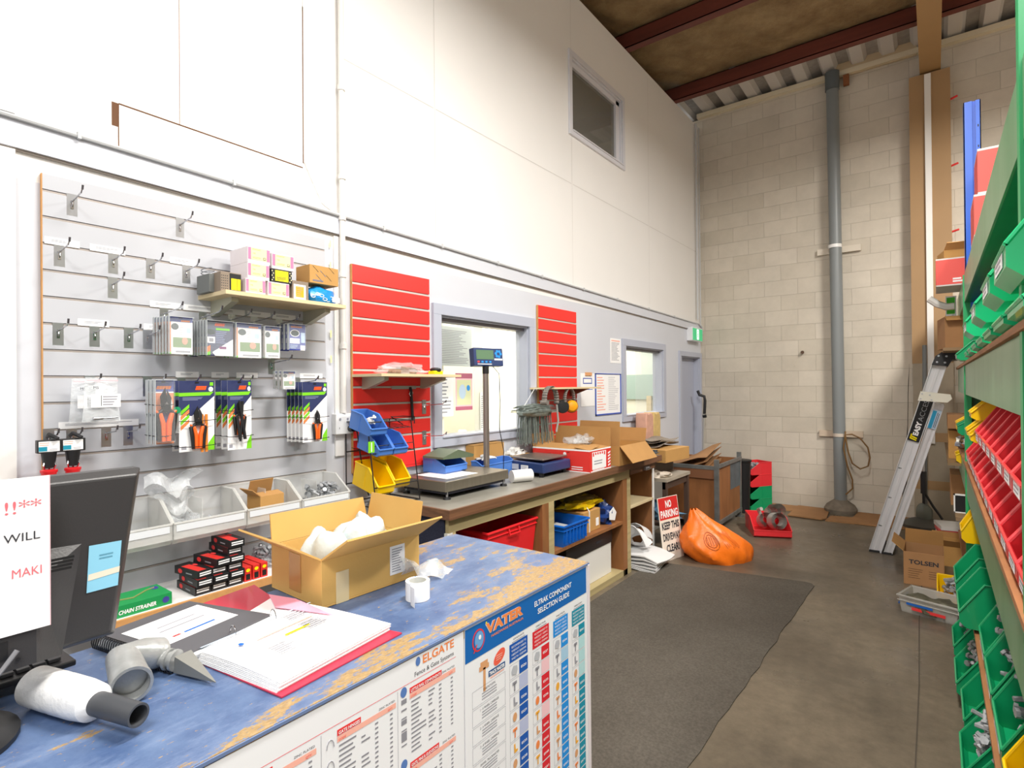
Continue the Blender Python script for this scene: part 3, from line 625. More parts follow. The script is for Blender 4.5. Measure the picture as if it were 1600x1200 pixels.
# two red-handled tools with black heads, far left
for y, lb in ((.585, 'red gripped tool with black head, leftmost, hanging over the board edge'), (.655, 'red gripped tool with black head, right of the leftmost one')):
    dup(H0, (SX, y+.02, 1.437), label='chrome hook carrying the %s red gripped tool' % ('left' if y < .6 else 'right'), group='hooks holding goods')
    t = thing('ratchet_tool', lb, 'tool', (-2.56, y, 1.24), 0, 'red gripped tools'); mm = M(); mm.box(-.014, .014, -.036, .036, .115, .162, BLACK); mm.tube([(-.03, 0, .17), (0, 0, .182), (.03, .02, .165)], .007, BLACK); mm.cyl((0, 0, .06), (0, 0, .12), .017, BLACK, r2=.024); mm.obj('tool_head', t, bevel=.002)
    mm = M(); fr = FX(.0145); mm.rect(fr, -.032, .12, .028, .157, WHITE, 0, .0006); mm.rect(fr, -.032, .122, -.008, .138, INKTEAL, .001); mm.lines(fr, -.03, .14, .0, .155, 2, INKPINK, .001); mm.lines(fr, -.002, .122, .024, .13, 2, GREY, .001); mm.obj('label_card', t, smooth=0)
    mm = M(); mm.lathe([(.022, 0), (.0225, .045), (.026, .05), (.026, .058), (.018, .06)], RED, (0, 0, -.005)); mm.cyl((0, 0, -.08), (0, 0, 0), .02, RED); mm.obj('red_grip', t)
    mm = M()
    for a in (-.7, 0, .7): mm.tube([(.0, math.sin(a)*.02, .055), (.012, math.sin(a)*.028, .07), (.004, math.sin(a)*.018, .088)], .003, CHROME)
    mm.obj('chrome_linkage', t)
# white board edge and sheet at far left
mm = M(); mm.rect(FX(0), 0, 0, .34, .75, WHITE, 0, .006); tag(mm.obj('white_board', loc=(WX+.001, .14, 1.29), smooth=0), 'plain white board fixed to the wall at the far left picture edge', 'board')

# ------------------------------------------------------------------ timber shelf and its boxes
t = thing('display_shelf', 'pale timber shelf on steel brackets high on the grey slat board', 'shelf', (SX, 1.44, 1.985))
M().box(.0, .262, -.30, .305, 0, .018, PINE).obj('shelf_board', t, smooth=0, bevel=.001)
for y in (-.245, .225):
    mm = M(); mm.prism([(.0, 0), (.0, -.07), (.03, -.07), (.20, -.02), (.20, 0)], 'y', y-.001, y+.03, mat('bracket_cream_steel', 'B9B8A5', .45, metal=.3)); mm.obj('bracket', t, smooth=0)
SH = 2.0035
def pbox(name, label, p0, p1, xf, dep, z0, m, cat='box', group=None, deco=None, h=None, w=None, bevel=.0015, rz=0):
    """carton whose front (facing +x) spans pixel columns p0..p1 on the plane x=xf"""
    a = onwall(p0[0], p0[1], xf); b2 = onwall(p1[0], p1[1], xf); w = w or b2.y-a.y; hh = h or abs(a.z-b2.z)
    t = thing(name, label, cat, (xf-dep/2, a.y+w/2, z0), rz, group)
    M().box(-dep/2, dep/2, -w/2, w/2, 0, hh, m).obj('box_body', t, smooth=0, bevel=bevel)
    if deco:
        mm = M(); deco(mm, FX(dep/2, -w/2, 0), w, hh); mm.obj('box_print', t, smooth=0)
    return t, w, hh
BOXW = mat('white_box_board', 'EDE4E6', .6)
def d_pink(mm, fr, w, h):
    mm.rect(fr, w*.02, h*.2, w*.15, h*.95, mat('pink_pattern_ink', 'E27FA6', .6)); mm.rect(fr, w*.83, h*.2, w*.98, h*.95, MATS['pink_pattern_ink']); mm.rect(fr, w*.15, h*.2, w*.83, h*.95, CREAM, .001)
    mm.rect(fr, w*.68, h*.26, w*.8, h*.42, INK, .0014); mm.rect(fr, w*.7, h*.3, w*.78, h*.39, CREAM, .0018); mm.lines(fr, w*.22, h*.28, w*.6, h*.4, 2, TAN, .0014); mm.lines(fr, w*.2, h*.8, w*.6, h*.9, 2, TAN, .0014); mm.text(fr, 'M8', w*.22, h*.55, h*.14, TAN, .0014)
hB = .072
zs = SH
X1 = -2.44
pbox('fastener_box', 'white and pink box, bottom left of the stack on the timber shelf', (384, 462), (415, 434), X1, .16, zs, BOXW, group='boxes on the timber shelf', deco=d_pink, h=hB)
pbox('fastener_box', 'white and pink box at the bottom right, under the black and yellow box', (419, 468), (452, 440), X1, .16, zs, BOXW, group='boxes on the timber shelf', deco=d_pink, h=hB)
pbox('fastener_box', 'white box with pink pattern, middle of the left column on the timber shelf', (387, 440), (421, 407), X1, .16, zs+hB+.0005, BOXW, group='boxes on the timber shelf', deco=d_pink, h=hB)
pbox('fastener_box', 'white box with pink pattern, topmost of the left column on the timber shelf', (387, 412), (422, 378), X1, .16, zs+2*hB+.001, BOXW, group='boxes on the timber shelf', deco=d_pink, h=hB)
def d_blk(mm, fr, w, h):
    mm.rect(fr, w*.18, h*.12, w*.82, h*.92, INKYEL); mm.lines(fr, w*.24, h*.2, w*.75, h*.45, 3, INK, .001)
    for i in range(5):
        for s in (0, .86): mm.disc(fr, w*(.04+s+.06*(i % 2)), h*(.15+.17*i), w*.025, h*.05, CREAM)
pbox('fastener_box', 'black box with bright yellow label in the right column on the timber shelf', (424, 445), (456, 419), X1, .15, zs+hB+.0005, BLACK, group='boxes on the timber shelf', deco=d_blk, h=.062)
pbox('fastener_box', 'white box with pink pattern resting on top of the black and yellow box', (425, 422), (459, 391), X1, .16, zs+hB+.063, BOXW, group='boxes on the timber shelf', deco=d_pink, h=hB)
def d_tin(mm, fr, w, h):
    mm.rect(fr, w*.42, h*.02, w*.98, h*.95, BLACK); mm.rect(fr, w*.5, h*.12, w*.78, h*.7, INKYEL, .001); mm.rect(fr, w*.8, h*.12, w*.95, h*.7, INKYEL, .001)
    for i in range(6):
        for j in range(4): mm.disc(fr, w*(.05+.09*j), h*(.15+.13*i), w*.025, h*.025, INK)
pbox('nail_carton', 'taupe and black carton with yellow label at the left of the timber shelf', (345, 456), (377, 424), -2.44, .13, zs, mat('taupe_board', '8B7C6C', .6), deco=d_tin, h=.085)
t, w, h = pbox('gauze_pack', 'dark grey open wire pack in the left corner of the timber shelf', (327, 456), (342, 425), -2.50, .12, zs, mat('slate_board', '6B6E6C', .6), h=.08)
mm = M(); mm.tube([(.0+.045*math.cos(a*.5), .0+.02*math.sin(a*.5), h+.004+.001*a) for a in range(26)], .0025, STEEL, n=5); mm.obj('wire_roll', t)
def d_gr(mm, fr, w, h): mm.rect(fr, w*.08, h*.08, w*.82, h*.82, WHITE); mm.rect(fr, w*.2, h*.18, w*.7, h*.72, mat('amber_ink', 'F4A81C', .5), .001); mm.lines(fr, w*.25, h*.2, w*.65, h*.7, 5, TAN, .0014)
pbox('grey_carton', 'grey carton with white and amber label on the timber shelf beside the blue bag', (457, 472), (482, 436), -2.44, .12, zs, mat('taupe_board', '8B7C6C', .6), deco=d_gr, h=.095)
# blue chain bag lying, brown carton on it
t = thing('chain_bag', 'blue bag printed with white chain links at the right end of the timber shelf', 'bag', (-2.50, 1.655, zs))
mm = M(); mm.blob((0, 0, 0), .075, .098, .056, mat('blue_bag_film', '1F8FD8', .3), amp=.08, seed=4, n=22, k=14); mm.obj('bag_body', t)
mm = M(); fr = FX(.077); 
for i in range(7): mm.tube([(.074+.008*math.sin(i), -.075+.022*i+.012*math.cos(a), .03+.012*math.sin(i*1.3)+.007*math.sin(a)) for a in [k*PI/4 for k in range(8)]], .0018, WHITE, n=4, closed=True)
mm.rect(FX(.079), .03, .012, .075, .036, WHITE, 0, .0008); mm.obj('bag_print', t)
def d_arrow(mm, fr, w, h):
    nb = mat('faded_blue_ink', '3F78B4', .6)
    for i, (u, v) in enumerate(((.2, .75), (.45, .55), (.65, .35), (.3, .3), (.75, .8))):
        c, s = math.cos(-.7)*w*.12, math.sin(-.7)*w*.12; mm.poly(fr, [(w*u-c-s*.2, h*v-s), (w*u+c-s*.2, h*v+s*.8), (w*u+c+s*.2, h*v+s+h*.04), (w*u-c+s*.2, h*v-s+h*.08)], nb if i % 2 else INK)
    mm.lines(fr, w*.1, h*.1, w*.5, h*.2, 2, nb, .001)
t, w, h = pbox('parts_carton', 'small worn brown carton with blue arrows sitting on the blue chain bag', (484, 446), (538, 408), -2.44, .12, zs+.098, CARD, deco=d_arrow, h=.09, w=.165)

# ------------------------------------------------------------------ clear bins, lower shelf
CB = [(.60, .765), (.771, .937), (.942, 1.235), (1.240, 1.50), (1.506, 1.778)]
CBL = ['clear plastic bin behind the screen, leftmost of the row', 'narrow clear plastic bin just right of the screen', 'wide clear plastic bin with the crumpled bag in it', 'wide clear plastic bin holding the small brown carton', 'rightmost clear plastic bin behind the large open carton']
for (a, b2), lb in zip(CB, CBL):
    t = thing('clear_bin', lb, 'bin', (SX+.002, (a+b2)/2, .962), 0, 'clear bins hooked on the slat board'); w = b2-a
    bin_mesh(w, .235, .165, CLEARBIN, lip=.5, top=.5).obj('bin_body', t)
    mm = M(); mm.rect(F((.236, 0, .03), Yv, Zv, X), -w/2+.01, .02, w/2-.01, .046, mat('frosted_label', 'E4E8EC', .4), 0, .001); mm.obj('label_strip', t, smooth=0)
    if w > .2: M().box(.01, .15, -.002, .001, .005, .15, CLEARBIN).obj('divider', t, smooth=0)
tag(bolts(.12, .2, .05, 26, 3, L=(.02, .045), r=.005).obj('screw_fittings', loc=(SX+.03, .855, .968)), 'small heap of steel fittings in the narrow clear bin right of the screen', 'fittings', kind='stuff')
tag(bolts(.1, .2, .04, 18, 5, L=(.02, .04), r=.005).obj('screw_fittings', loc=(SX+.03, 1.165, .968)), 'few steel fittings in the bin right of the crumpled clear bag', 'fittings', kind='stuff')
tag(bolts(.2, .18, .12, 60, 8, L=(.02, .05), r=.006).obj('screw_fittings', loc=(SX+.03, 1.69, .968)), 'zinc fittings in the rightmost clear bin', 'fittings', kind='stuff')
mm = M(); mm.sheet(lambda u, v: (.10+.025*math.sin(8*u+6*v)+.02*math.sin(17*v+3*u), (u-.5)*(.06+.14*v)+.015*math.sin(14*v)-.05*v, .012+.24*v+.02*math.sin(9*u)), 14, 16, CLEAR, .0015)
mm.blob((.12, .02, 0), .06, .05, .05, CLEAR, amp=.3, seed=5)
tag(mm.obj('crumpled_bag', loc=(SX+.01, 1.025, .972)), 'crumpled clear plastic bag rising out of the wide clear bin', 'plastic bag')
carton('small_carton', 'small brown open carton standing in the clear bin', .11, .12, .115, (SX+.125, 1.385, .968), rz=.05, flaps=(('-x', -20, .07), ('+x', -75, .05), ('-y', 48, .05)), m=CARD)
for y, z, lb in ((1.0, 1.937, 'orange and white packs'), (1.16, 1.937, 'navy bubble packs'), (1.29, 1.937, 'white garden packs'), (1.40, 1.937, 'narrow garden packs'), (1.53, 1.937, 'small blue packs'),
                 (.935, 1.637, 'blue and orange pruner packs'), (1.068, 1.637, 'wide navy cards'), (1.25, 1.637, 'navy shears cards'), (1.487, 1.737, 'small orange blister packs'), (1.63, 1.637, 'rightmost navy cards')):
    h_ = tag(hook_mesh(.19).obj('display_hook', loc=(SX, y, z)), 'long chrome hook carrying the '+lb, 'hook', 'hooks holding goods')
M_ = M(); M_.prism([(0, 0), (.03, -.004), (.05, -.02), (.0, -.02)], 'x', 0, .02, CREAM); tag(M_.obj('cream_clip', loc=(SX+.01, .765, 1.17), smooth=0), 'cream plastic clip on the slat board right of the screen top', 'clip')
LS = .75
t = thing('lower_shelf', 'white shelf with raw timber front edge below the clear bins', 'shelf', (SX, 1.2, LS-.02))
M().box(0, .30, -.62, .60, 0, .02, mat('white_laminate', 'E6E4E4', .5)).obj('shelf_board', t, smooth=0)
M().box(.30, .312, -.62, .60, -.012, .02, MDF).obj('front_edge', t, smooth=0)
def redblack(label, x, y, z, rz=0, up=False, m=None):
    t = thing('screw_box', label, 'box', (x, y, z), rz, 'red and black boxes on the lower shelf'); L, w, h = .17, .062, .032
    if up: w, h = .03, .062
    top = RED if not up else RED
    M().box(-L/2, L/2, -w/2, w/2, 0, h, BLACK if not up else mat('red_carton', 'D6302A', .45)).obj('box_body', t, smooth=0, bevel=.0008)
    mm = M(); fr = F((-L/2, -w/2, h), X, Yv, Zv)
    if not up:
        mm.rect(fr, L*.25, w*.05, L*.97, w*.6, mat('red_carton', 'D6302A', .45)); mm.disc(fr, L*.4, w*.75, L*.09, w*.12, INKRED, .001)
        e = FX(L/2, -w/2, 0); mm.lines(e, w*.1, h*.25, w*.9, h*.8, 2, WHITE, .0008, h=.6, frac=(.85, 1))
        s = F((-L/2, -w/2, 0), X, Zv, -Yv); mm.disc(s, L*.25, h*.5, L*.09, h*.3, INKRED); mm.rect(s, L*.5, h*.35, L*.75, h*.5, GREY)
    else:
        e = FX(L/2, -w/2, 0); mm.rect(e, w*.2, h*.1, w*.8, h*.5, BLACK); mm.disc(e, w*.5, h*.75, w*.3, h*.12, INKYEL)
    mm.obj('box_print', t, smooth=0); return t
cols = [(1.03, 3, 'left'), (1.095, 4, 'middle'), (1.16, 6, 'right')]
lay = ['bottom', 'second', 'third', 'fourth', 'fifth', 'top']
for y, n, cn in cols:
    for k in range(n):
        nm = 'topmost' if k == n-1 else lay[k]+' from the shelf' if k else 'bottom'
        redblack('black and red screw box, %s of the %s column' % (nm, cn), -2.45+(.012 if k % 2 else 0), y+(.004 if k % 2 else 0), LS+.0322*k+.0005, rz=(.12 if k == n-1 and n < 6 else 0))
for k, y in enumerate((1.215, 1.252, 1.288)): redblack('red box standing on edge, %s of three right of the black screw boxes' % ['left', 'middle', 'right'][k], -2.45, y, LS+.0005, up=True)
tag(bolts(.1, .2, .09, 50, 12, L=(.03, .05), r=.005).obj('bagged_fittings', loc=(-2.6, 1.37, LS)), 'loose zinc fittings right of the red boxes on the lower shelf', 'fittings', kind='stuff')
t = thing('strainer_box', 'green box reading CHAIN STRAINER on the lower shelf right of the screen', 'box', (-2.44, .80, LS)); GRB = mat('green_carton', '18924E', .45)
M().box(-.07, .075, -.15, .115, 0, .045, GRB).obj('box_body', t, smooth=0, bevel=.001)
mm = M(); fr = FX(.075, -.15, 0); mm.text(fr, 'TRACTOR CHAIN STRAINER', .01, .012, .02, WHITE, .0008, bold=.03, width=.2, shear=.2); mm.disc(fr, .243, .022, .012, .012, mat('violet_badge', '3D3F92', .5)); fr = F((-.07, -.15, .045), X, Yv, Zv)
mm.tube([(.0, -.1, .048), (.03, .0, .048), (-.02, .06, .048), (-.03, .09, .048)], .003, mat('olive_print', '8F9A5E', .6), n=4); mm.disc(fr, .04, .24, .022, .014, MATS['violet_badge']); mm.obj('box_print', t, smooth=0)

# ================================================================== CONDUITS, OUTLET, WALL FITTINGS
CON = mat('grey_conduit', 'C2C4C6', .4)
mm = M(); mm.tube([(WX+.03, y, zc(y)+.004) for y in (-1.5, 1, 3, 5, 7, 7.6)]+[(WX+.03, 7.8, zc(7.8)+.01), (WX+.04, 7.93, zc(7.93)-.03), (WX+.04, 7.95, 2.3)], .009, CON, n=8)
for y in (.7, 1.3, 2.2, 2.7, 3.3, 3.9, 4.6, 5.3, 6.1, 6.9): mm.box(WX+.02, WX+.042, y-.006, y+.006, zc(y)-.008, zc(y)+.018, CON)
tag(mm.obj('conduit', loc=(0, 0, 0)), 'thin grey conduit running along the top of the grey wall band', 'pipe')
mm = M(); mm.cyl((WX+.032, 1.905, 1.44), (WX+.032, 1.905, 5.25), .016, mat('white_conduit', 'E6E3DE', .4), n=12)
for z in (2.52, 2.75, 3.25, 3.9, 1.8, 2.2): mm.cyl((WX+.032, 1.905, z), (WX+.032, 1.905, z+.03), .021, MATS['white_conduit'], n=12)
tag(mm.obj('conduit'), 'white vertical conduit rising from the power outlet to the roof', 'pipe')
mm = M(); mm.cyl((WX+.03, 7.78, 2.5), (WX+.03, 7.78, 5.25), .014, CON, n=8); mm.cyl((WX+.02, 7.93, 2.4), (WX+.02, 7.93, 5.25), .008, CON, n=8)
tag(mm.obj('conduit'), 'pair of thin grey conduits rising in the corner above the exit sign', 'pipe')
mm = M(); mm.tube([(WX+.006, 1.69, 2.79), (WX+.01, 1.73, 2.72), (WX+.01, 1.80, 2.6), (WX+.01, 1.89, 2.56), (WX+.02, 1.93, 2.5), (WX+.02, 1.95, 2.45), (WX+.02, 1.90, 2.43)], .003, WHITEP, n=6)
tag(mm.obj('loose_cable'), 'thin white cable drooping from the wall seam to the conduit', 'cable')
t = thing('power_outlet', 'white double power outlet with a black plug beside the slat board', 'power outlet', (WX, 1.905, 1.322))
M().box(0, .04, -.056, .056, 0, .115, WHITEP).obj('outlet_box', t, smooth=0, bevel=.004)
mm = M(); mm.cyl((.04, -.03, .085), (.044, -.03, .085), .006, GREY); mm.cyl((.04, .02, .085), (.044, .02, .085), .006, GREY); mm.box(.04, .041, -.035, -.033, .03, .04, INK); mm.obj('switches', t)
tag(M().cyl((0, 0, 0), (.035, 0, 0), .018, BLACK).tube([(.03, 0, 0), (.05, .01, -.02), (.05, .03, -.15), (.05, .06, -.32), (.06, .08, -.385)], .004, BLACK).obj('power_plug', loc=(WX+.042, 1.94, 1.352)), 'round black plug with a cable in the white power outlet', 'plug')
# exit sign
p = onwall(1071, 513, WX+.03)
t = thing('exit_sign', 'lit green and white exit sign above the grey door', 'sign', (WX, 7.62, 2.16))
mm = M(); mm.box(0, .08, -.2, .2, .02, .20, mat('sign_white_case', 'EDEFF2', .4)); mm.box(0, .05, -.1, .1, .2, .215, MATS['sign_white_case']); mm.obj('sign_case', t, smooth=0, bevel=.006)
mm = M(); fr = FX(.081, -.19, .03); mm.rect(fr, 0, 0, .38, .16, mat('exit_green_lit', '35A06A', .4, emis=.8), 0, .003); WL = mat('exit_white_lit', 'F2FFF6', .4, emis=1.2)
mm.rect(fr, .15, .012, .23, .15, WL, .004); mm.disc(fr, .19, .12, .014, .014, MATS['exit_green_lit'], .005); mm.poly(fr, [(.175, .1), (.205, .1), (.2, .06), (.215, .025), (.2, .02), (.188, .05), (.17, .022), (.16, .03), (.178, .06)], MATS['exit_green_lit'], .005); mm.obj('sign_face', t, smooth=0)
# papers
def paper(name, label, p0, p1, m=WHITE, x=WX, deco=None, cat='paper', group=None, par=None):
    a = onwall(*p0, x); b2 = onwall(*p1, x); w = b2.y-a.y; z0 = b2.z; h = a.z-b2.z; mm = M(); fr = FX(0); mm.rect(fr, 0, 0, w, h, m, .001, .002)
    if deco: deco(mm, fr, w, h)
    return tag(mm.obj(name, loc=(x, a.y, z0), smooth=0), label, cat, group)
def d_lines(n=14, m=GREY, s=0): return lambda mm, fr, w, h: mm.lines(fr, w*.1, h*.06, w*.9, h*.92, n, m, .0034, seed=s)
def d_wb(mm, fr, w, h):
    b3 = mat('blue_frame', '3C58B4', .4)
    for r in ((0, 0, w, h*.035), (0, h*.98, w, h), (0, 0, w*.03, h), (w*.97, 0, w, h)): mm.rect(fr, *r, b3, .003, .006)
    mm.lines(fr, w*.08, h*.1, w*.4, h*.93, 13, INKPINK, .0034, seed=3); mm.lines(fr, w*.5, h*.1, w*.92, h*.93, 18, mat('pale_grey_ink', 'CFCFD3', .6), .0034, seed=4)
paper('notice_board', 'white notice board with blue frame and faint writing left of the far office window', (929, 583), (970, 646), deco=d_wb, cat='notice board')
def d_clip(mm, fr, w, h):
    mm.rect(fr, w*.15, h*.68, w*.8, h*.86, mat('blue_frame', '3C58B4', .4), .0034); mm.rect(fr, w*.2, h*.71, w*.75, h*.83, WHITE, .004); mm.rect(fr, w*.1, h*.5, w*.85, h*.52, MATS['blue_frame'], .0034); mm.rect(fr, w*.3, h*.93, w*.75, h*1.03, TAN, .003, .01)
paper('clipboard', 'white clipboard with blue lines hanging between the red board and notice board', (907, 583), (929, 634), deco=d_clip, cat='clipboard')
paper('wall_notice', 'narrow white paper notice taped at the corner of the far office window', (953, 528), (970, 568), deco=lambda mm, fr, w, h: (mm.lines(fr, w*.1, h*.1, w*.9, h*.85, 14, GREY, .0034), mm.rect(fr, w*.1, h*.88, w*.9, h*.93, INKPINK, .0034)))
# in the office windows
XG = WX-.118
paper('office_paper', 'tall grey text sheet, upper left behind the near office window', (684, 508), (737, 573), m=mat('dim_paper', 'D8DEDC', .7), x=-3.2, deco=d_lines(20), group='papers seen in the office')
def d_map(mm, fr, w, h):
    mm.rect(fr, 0, h*.86, w, h, mat('plum_ink2', 'B5607A', .6), .0034); mm.rect(fr, 0, 0, w, h*.1, MATS['plum_ink2'], .0034); mm.rect(fr, w*.08, h*.14, w*.92, h*.82, mat('map_ink', 'D8DAB0', .6), .0034); mm.disc(fr, w*.75, h*.6, w*.1, h*.08, INKCYAN, .004); mm.disc(fr, w*.4, h*.5, w*.2, h*.2, INKPALE, .004)
paper('office_poster', 'pink edged poster behind the near office window below the grey sheet', (711, 583), (738, 640), m=PALEPK, x=-3.2, deco=d_map, group='papers seen in the office')
paper('office_paper', 'white text sheet left of the pink poster behind the near office window', (684, 585), (708, 650), x=-3.2, deco=d_lines(10, s=4), group='papers seen in the office')
struct('wall_office_screen', M().box(-3.26, -3.22, 2.0, 3.3, 0, 2.5, OFFW), smooth=0)
tag(M().box(-3.18, -2.84, 2.05, 3.9, 1.14, 1.17, mat('office_desk_top', 'E8E4D4', .5)).box(-3.18, -3.14, 2.05, 3.9, 0, 1.14, OFFW).obj('office_counter', smooth=0), 'cream counter behind the near office window', 'counter')
tag(M().cbox(-3.0, 2.95, 1.171, .2, .3, .02, WHITE).cbox(-3.0, 2.98, 1.191, .19, .28, .015, mat('grey_green_folder', '8C9A88', .6)).obj('paper_stack', smooth=0, rz=0), 'low stack of papers on the office counter behind the near window', 'papers')
tag(M().cbox(-3.02, 3.35, 1.171, .12, .28, .03, WHITEP).blob((-3.02, 3.3, 1.2), .03, .05, .025, WHITE, seed=2).obj('office_papers', smooth=0), 'white papers right of the low stack behind the near window', 'papers')
paper('office_notice', 'lined sheet on the cream wall behind the near window, right of the scale post', (750, 613), (762, 672), x=-3.55, deco=d_lines(16, s=9), group='papers seen in the office')
struct('wall_office_pier', M().box(-3.62, -3.56, 3.3, 4.2, 0, 2.5, OFFW), smooth=0)
ga, gb = onback(976, 586, 7.94), onback(1031, 624, 7.94)
tag(M().box(ga.x, gb.x, 7.94, 7.96, gb.z, ga.z, mat('green_reflection', 'A9BDB4', .5)).box(ga.x+.28, gb.x, 7.94, 7.96, ga.z, ga.z+.5, mat('pale_reflection', 'D3DDD3', .5)).obj('office_reflection', smooth=0), 'pale green blind panel standing in for glare in the far office window', 'reflection')  # coloured panels imitate a greenish reflection in the far window glass
tag(M().box(onback(1011, 640, 7.9).x, onback(1018, 640, 7.9).x, 7.88, 7.93, 1.0, 1.42, PINE).obj('office_post', smooth=0), 'thin timber post seen through the far office window', 'post')

# ------------------------------------------------------------------ red board goods
t = thing('display_shelf', 'pale timber shelf at eye height across the tall red slat board', 'shelf', (WX+.02, 2.28, 1.642))
M().box(0, .26, -.31, .33, 0, .016, PINE).obj('shelf_board', t, smooth=0, bevel=.001)
for y in (-.24, .22): M().prism([(.0, 0), (.0, -.07), (.03, -.07), (.2, -.02), (.2, 0)], 'y', y-.0, y+.03, MATS['bracket_cream_steel']).obj('bracket', t, smooth=0)
mm = M(); mm.blob((0, 0, 0), .08, .16, .045, CLEAR, amp=.2, seed=8); mm.blob((0, .02, 0), .05, .1, .03, mat('brown_goods', '9A6F5C', .6), amp=.2, seed=9)
tag(mm.obj('clear_bag', loc=(-2.52, 2.22, 1.659)), 'clear bag of small goods lying on the eye height timber shelf', 'plastic bag')
mm = M(); mm.box(-.03, .03, -.035, .035, 0, .022, INKYEL); mm.lathe([(.034, 0), (.036, .018), (.022, .026)], BLACK, (0, 0, .016))
tag(mm.obj('tape_measure', loc=(-2.47, 2.46, 1.659), bevel=.003), 'yellow and black tape measure on the eye height timber shelf', 'tape measure')
for y, z, lb, L in ((2.53, 1.492, 'empty chrome hook under the shelf at the right edge of the red board', .2), (2.53, 1.292, 'empty hook on the red board above the green flat box', .2)):
    tag(hook_mesh(L).obj('display_hook', loc=(WX+.021, y, z)), lb, 'hook')
mm = M(); mm.box(0, .0025, -.1, .1, -.02, 0, STEEL); mm.tube([(.002, .05, -.01), (.01, .05, -.03), (.012, .06, -.2), (.014, .055, -.22)], .009, BLACK); mm.tube([(.01+.0*a, .05+.014*math.cos(a), -.05+.014*math.sin(a)) for a in [k*.7 for k in range(9)]], .003, CHROME, closed=False)
tag(mm.obj('hanging_strap', loc=(WX+.021, 2.36, 1.59)), 'black strap with a chrome ring hanging under the shelf on the red board', 'strap')

# second red board: shelf board, headband, ear muffs, tie wire
t = thing('display_shelf', 'thin timber shelf seen edge on across the narrow red slat board', 'shelf', (WX+.02, 4.17, 1.556))
M().box(0, .24, -.45, .33, 0, .014, PINE).obj('shelf_board', t, smooth=0)
M().prism([(.0, 0), (.0, -.07), (.2, 0)], 'y', .18, .2, mat('brown_bracket', '8A5E4A', .6)).obj('bracket', t, smooth=0)
def band(x, y, z, r, w, m, a0=-.3, a1=PI+.3, sq=1.25):
    mm = M(); n = 18; P = []
    for i in range(n+1):
        a = a0+(a1-a0)*i/n; P.append((y+r*math.cos(a), z+r*sq*math.sin(a)))
    for i in range(n):
        (ya, za), (yb, z2) = P[i], P[i+1]
        mm.add([(x-w/2, ya, za), (x+w/2, ya, za), (x+w/2, yb, z2), (x-w/2, yb, z2)], [(0, 1, 2, 3)], m)
    return mm
BANDM = mat('grey_brown_band', '77706A', .6)
t = thing('face_shield_band', 'grey brown head band hanging at the left of the narrow red board', 'head band', (-2.44, 3.71, 1.45))
o = band(0, 0, .02, .085, .045, BANDM).obj('head_band', t); s = o.modifiers.new('s', 'SOLIDIFY'); s.thickness = .006
mm = M(); mm.cyl((-.03, -.085, .0), (.03, -.085, .0), .02, BANDM); mm.tube([(0, .09, -.02), (0, .11, -.15), (0, .08, -.24)], .008, mat('chain_grey', '9A9C98', .4)); mm.obj('adjuster', t)
t = thing('ear_muffs', 'ear muffs with yellow cups hanging from the narrow red board', 'ear muffs', (-2.43, 3.98, 1.43))
o = band(0, 0, .04, .07, .03, BANDM).obj('head_band', t); s = o.modifiers.new('s', 'SOLIDIFY'); s.thickness = .006
for y, n in ((.045, 1), (-.065, 2)):
    mm = M(); mm.lathe([(.02, -.012), (.05, -.01), (.056, .004), (.052, .014)], BLACK, n=16); mm.lathe([(.052, .014), (.05, .035), (.036, .052), (.012, .058)], mat('amber_cup', 'F0A31A', .35) if n == 1 else BANDM, n=16)
    mm.obj('ear_cup', t, loc=(-.02 if n == 2 else .0, y-.01, -.02), rot=(0, PI/2, -.9) if n == 1 else (0, -PI/2, -.9))
WG = mat('grey_tie_wire', '8E9994', .45, metal=.35, noise=.3, scale=40)
t = thing('tie_wire_bundle', 'bundle of grey tie wires hanging from the left edge of the narrow red board', 'wire bundle', (-2.56, 3.66, 1.04))
rd = random.Random(11); mm = M()
for i in range(90):
    a = rd.uniform(0, 2*PI); y = .2*rd.uniform(-1, 1); x = .06*rd.uniform(-1, 1); mm.tube([(x, y, rd.uniform(.07, .1)), (x+rd.uniform(-.01, .01), y+rd.uniform(-.01, .01), .15), (x*.8, y*.92, .33)], .0028, WG, n=4)
o = mm.obj('wire_strands', t); o['kind'] = 'stuff'
mm = M(); mm.blob((0, 0, .30), .075, .23, .06, WG, amp=.08, seed=5, n=24, freq=5)
for i in range(26):
    a = rd.uniform(0, PI); mm.tube([(.07*math.cos(a)*1.05, -.22, .335+.05*math.sin(a)), (.078*math.cos(a), 0, .335+.066*math.sin(a)), (.07*math.cos(a), .23, .335+.05*math.sin(a))], .003, WG, n=4)
mm.obj('wire_roll', t)
mm = M(); mm.tube([(0, -.15, .38), (.0, .0, .52), (0, .1, .52), (0, .2, .4)], .002, WHITEP, n=5); mm.obj('hanging_string', t)

# ================================================================== WORKBENCH
BX = -2.03; BZ = .93; BL, BR_ = 2.115, 4.96
t = thing('workbench', 'long timber workbench with open shelves against the grey wall', 'workbench', ((WX+BX)/2, (BL+BR_)/2, 0))
cx_, cy_ = (WX+BX)/2, (BL+BR_)/2
def wb(name, x0, x1, y0, y1, z0, z1, m, bevel=.001): return M().box(x0-cx_, x1-cx_, y0-cy_, y1-cy_, z0, z1, m).obj(name, t, smooth=0, bevel=bevel)
wb('worktop', WX+.004, BX-.018, BL+.016, BR_, .885, BZ, mat('worn_grey_worktop', '8D8A80', .4, noise=.25, scale=5))
wb('front_edge', BX-.018, BX, BL, BR_, .878, BZ+.001, HARD); wb('end_edge', WX+.004, BX-.018, BL, BL+.016, .878, BZ+.001, HARD)
wb('front_rail', BX-.07, BX-.035, BL+.03, BR_-.62, .80, .878, PINED)
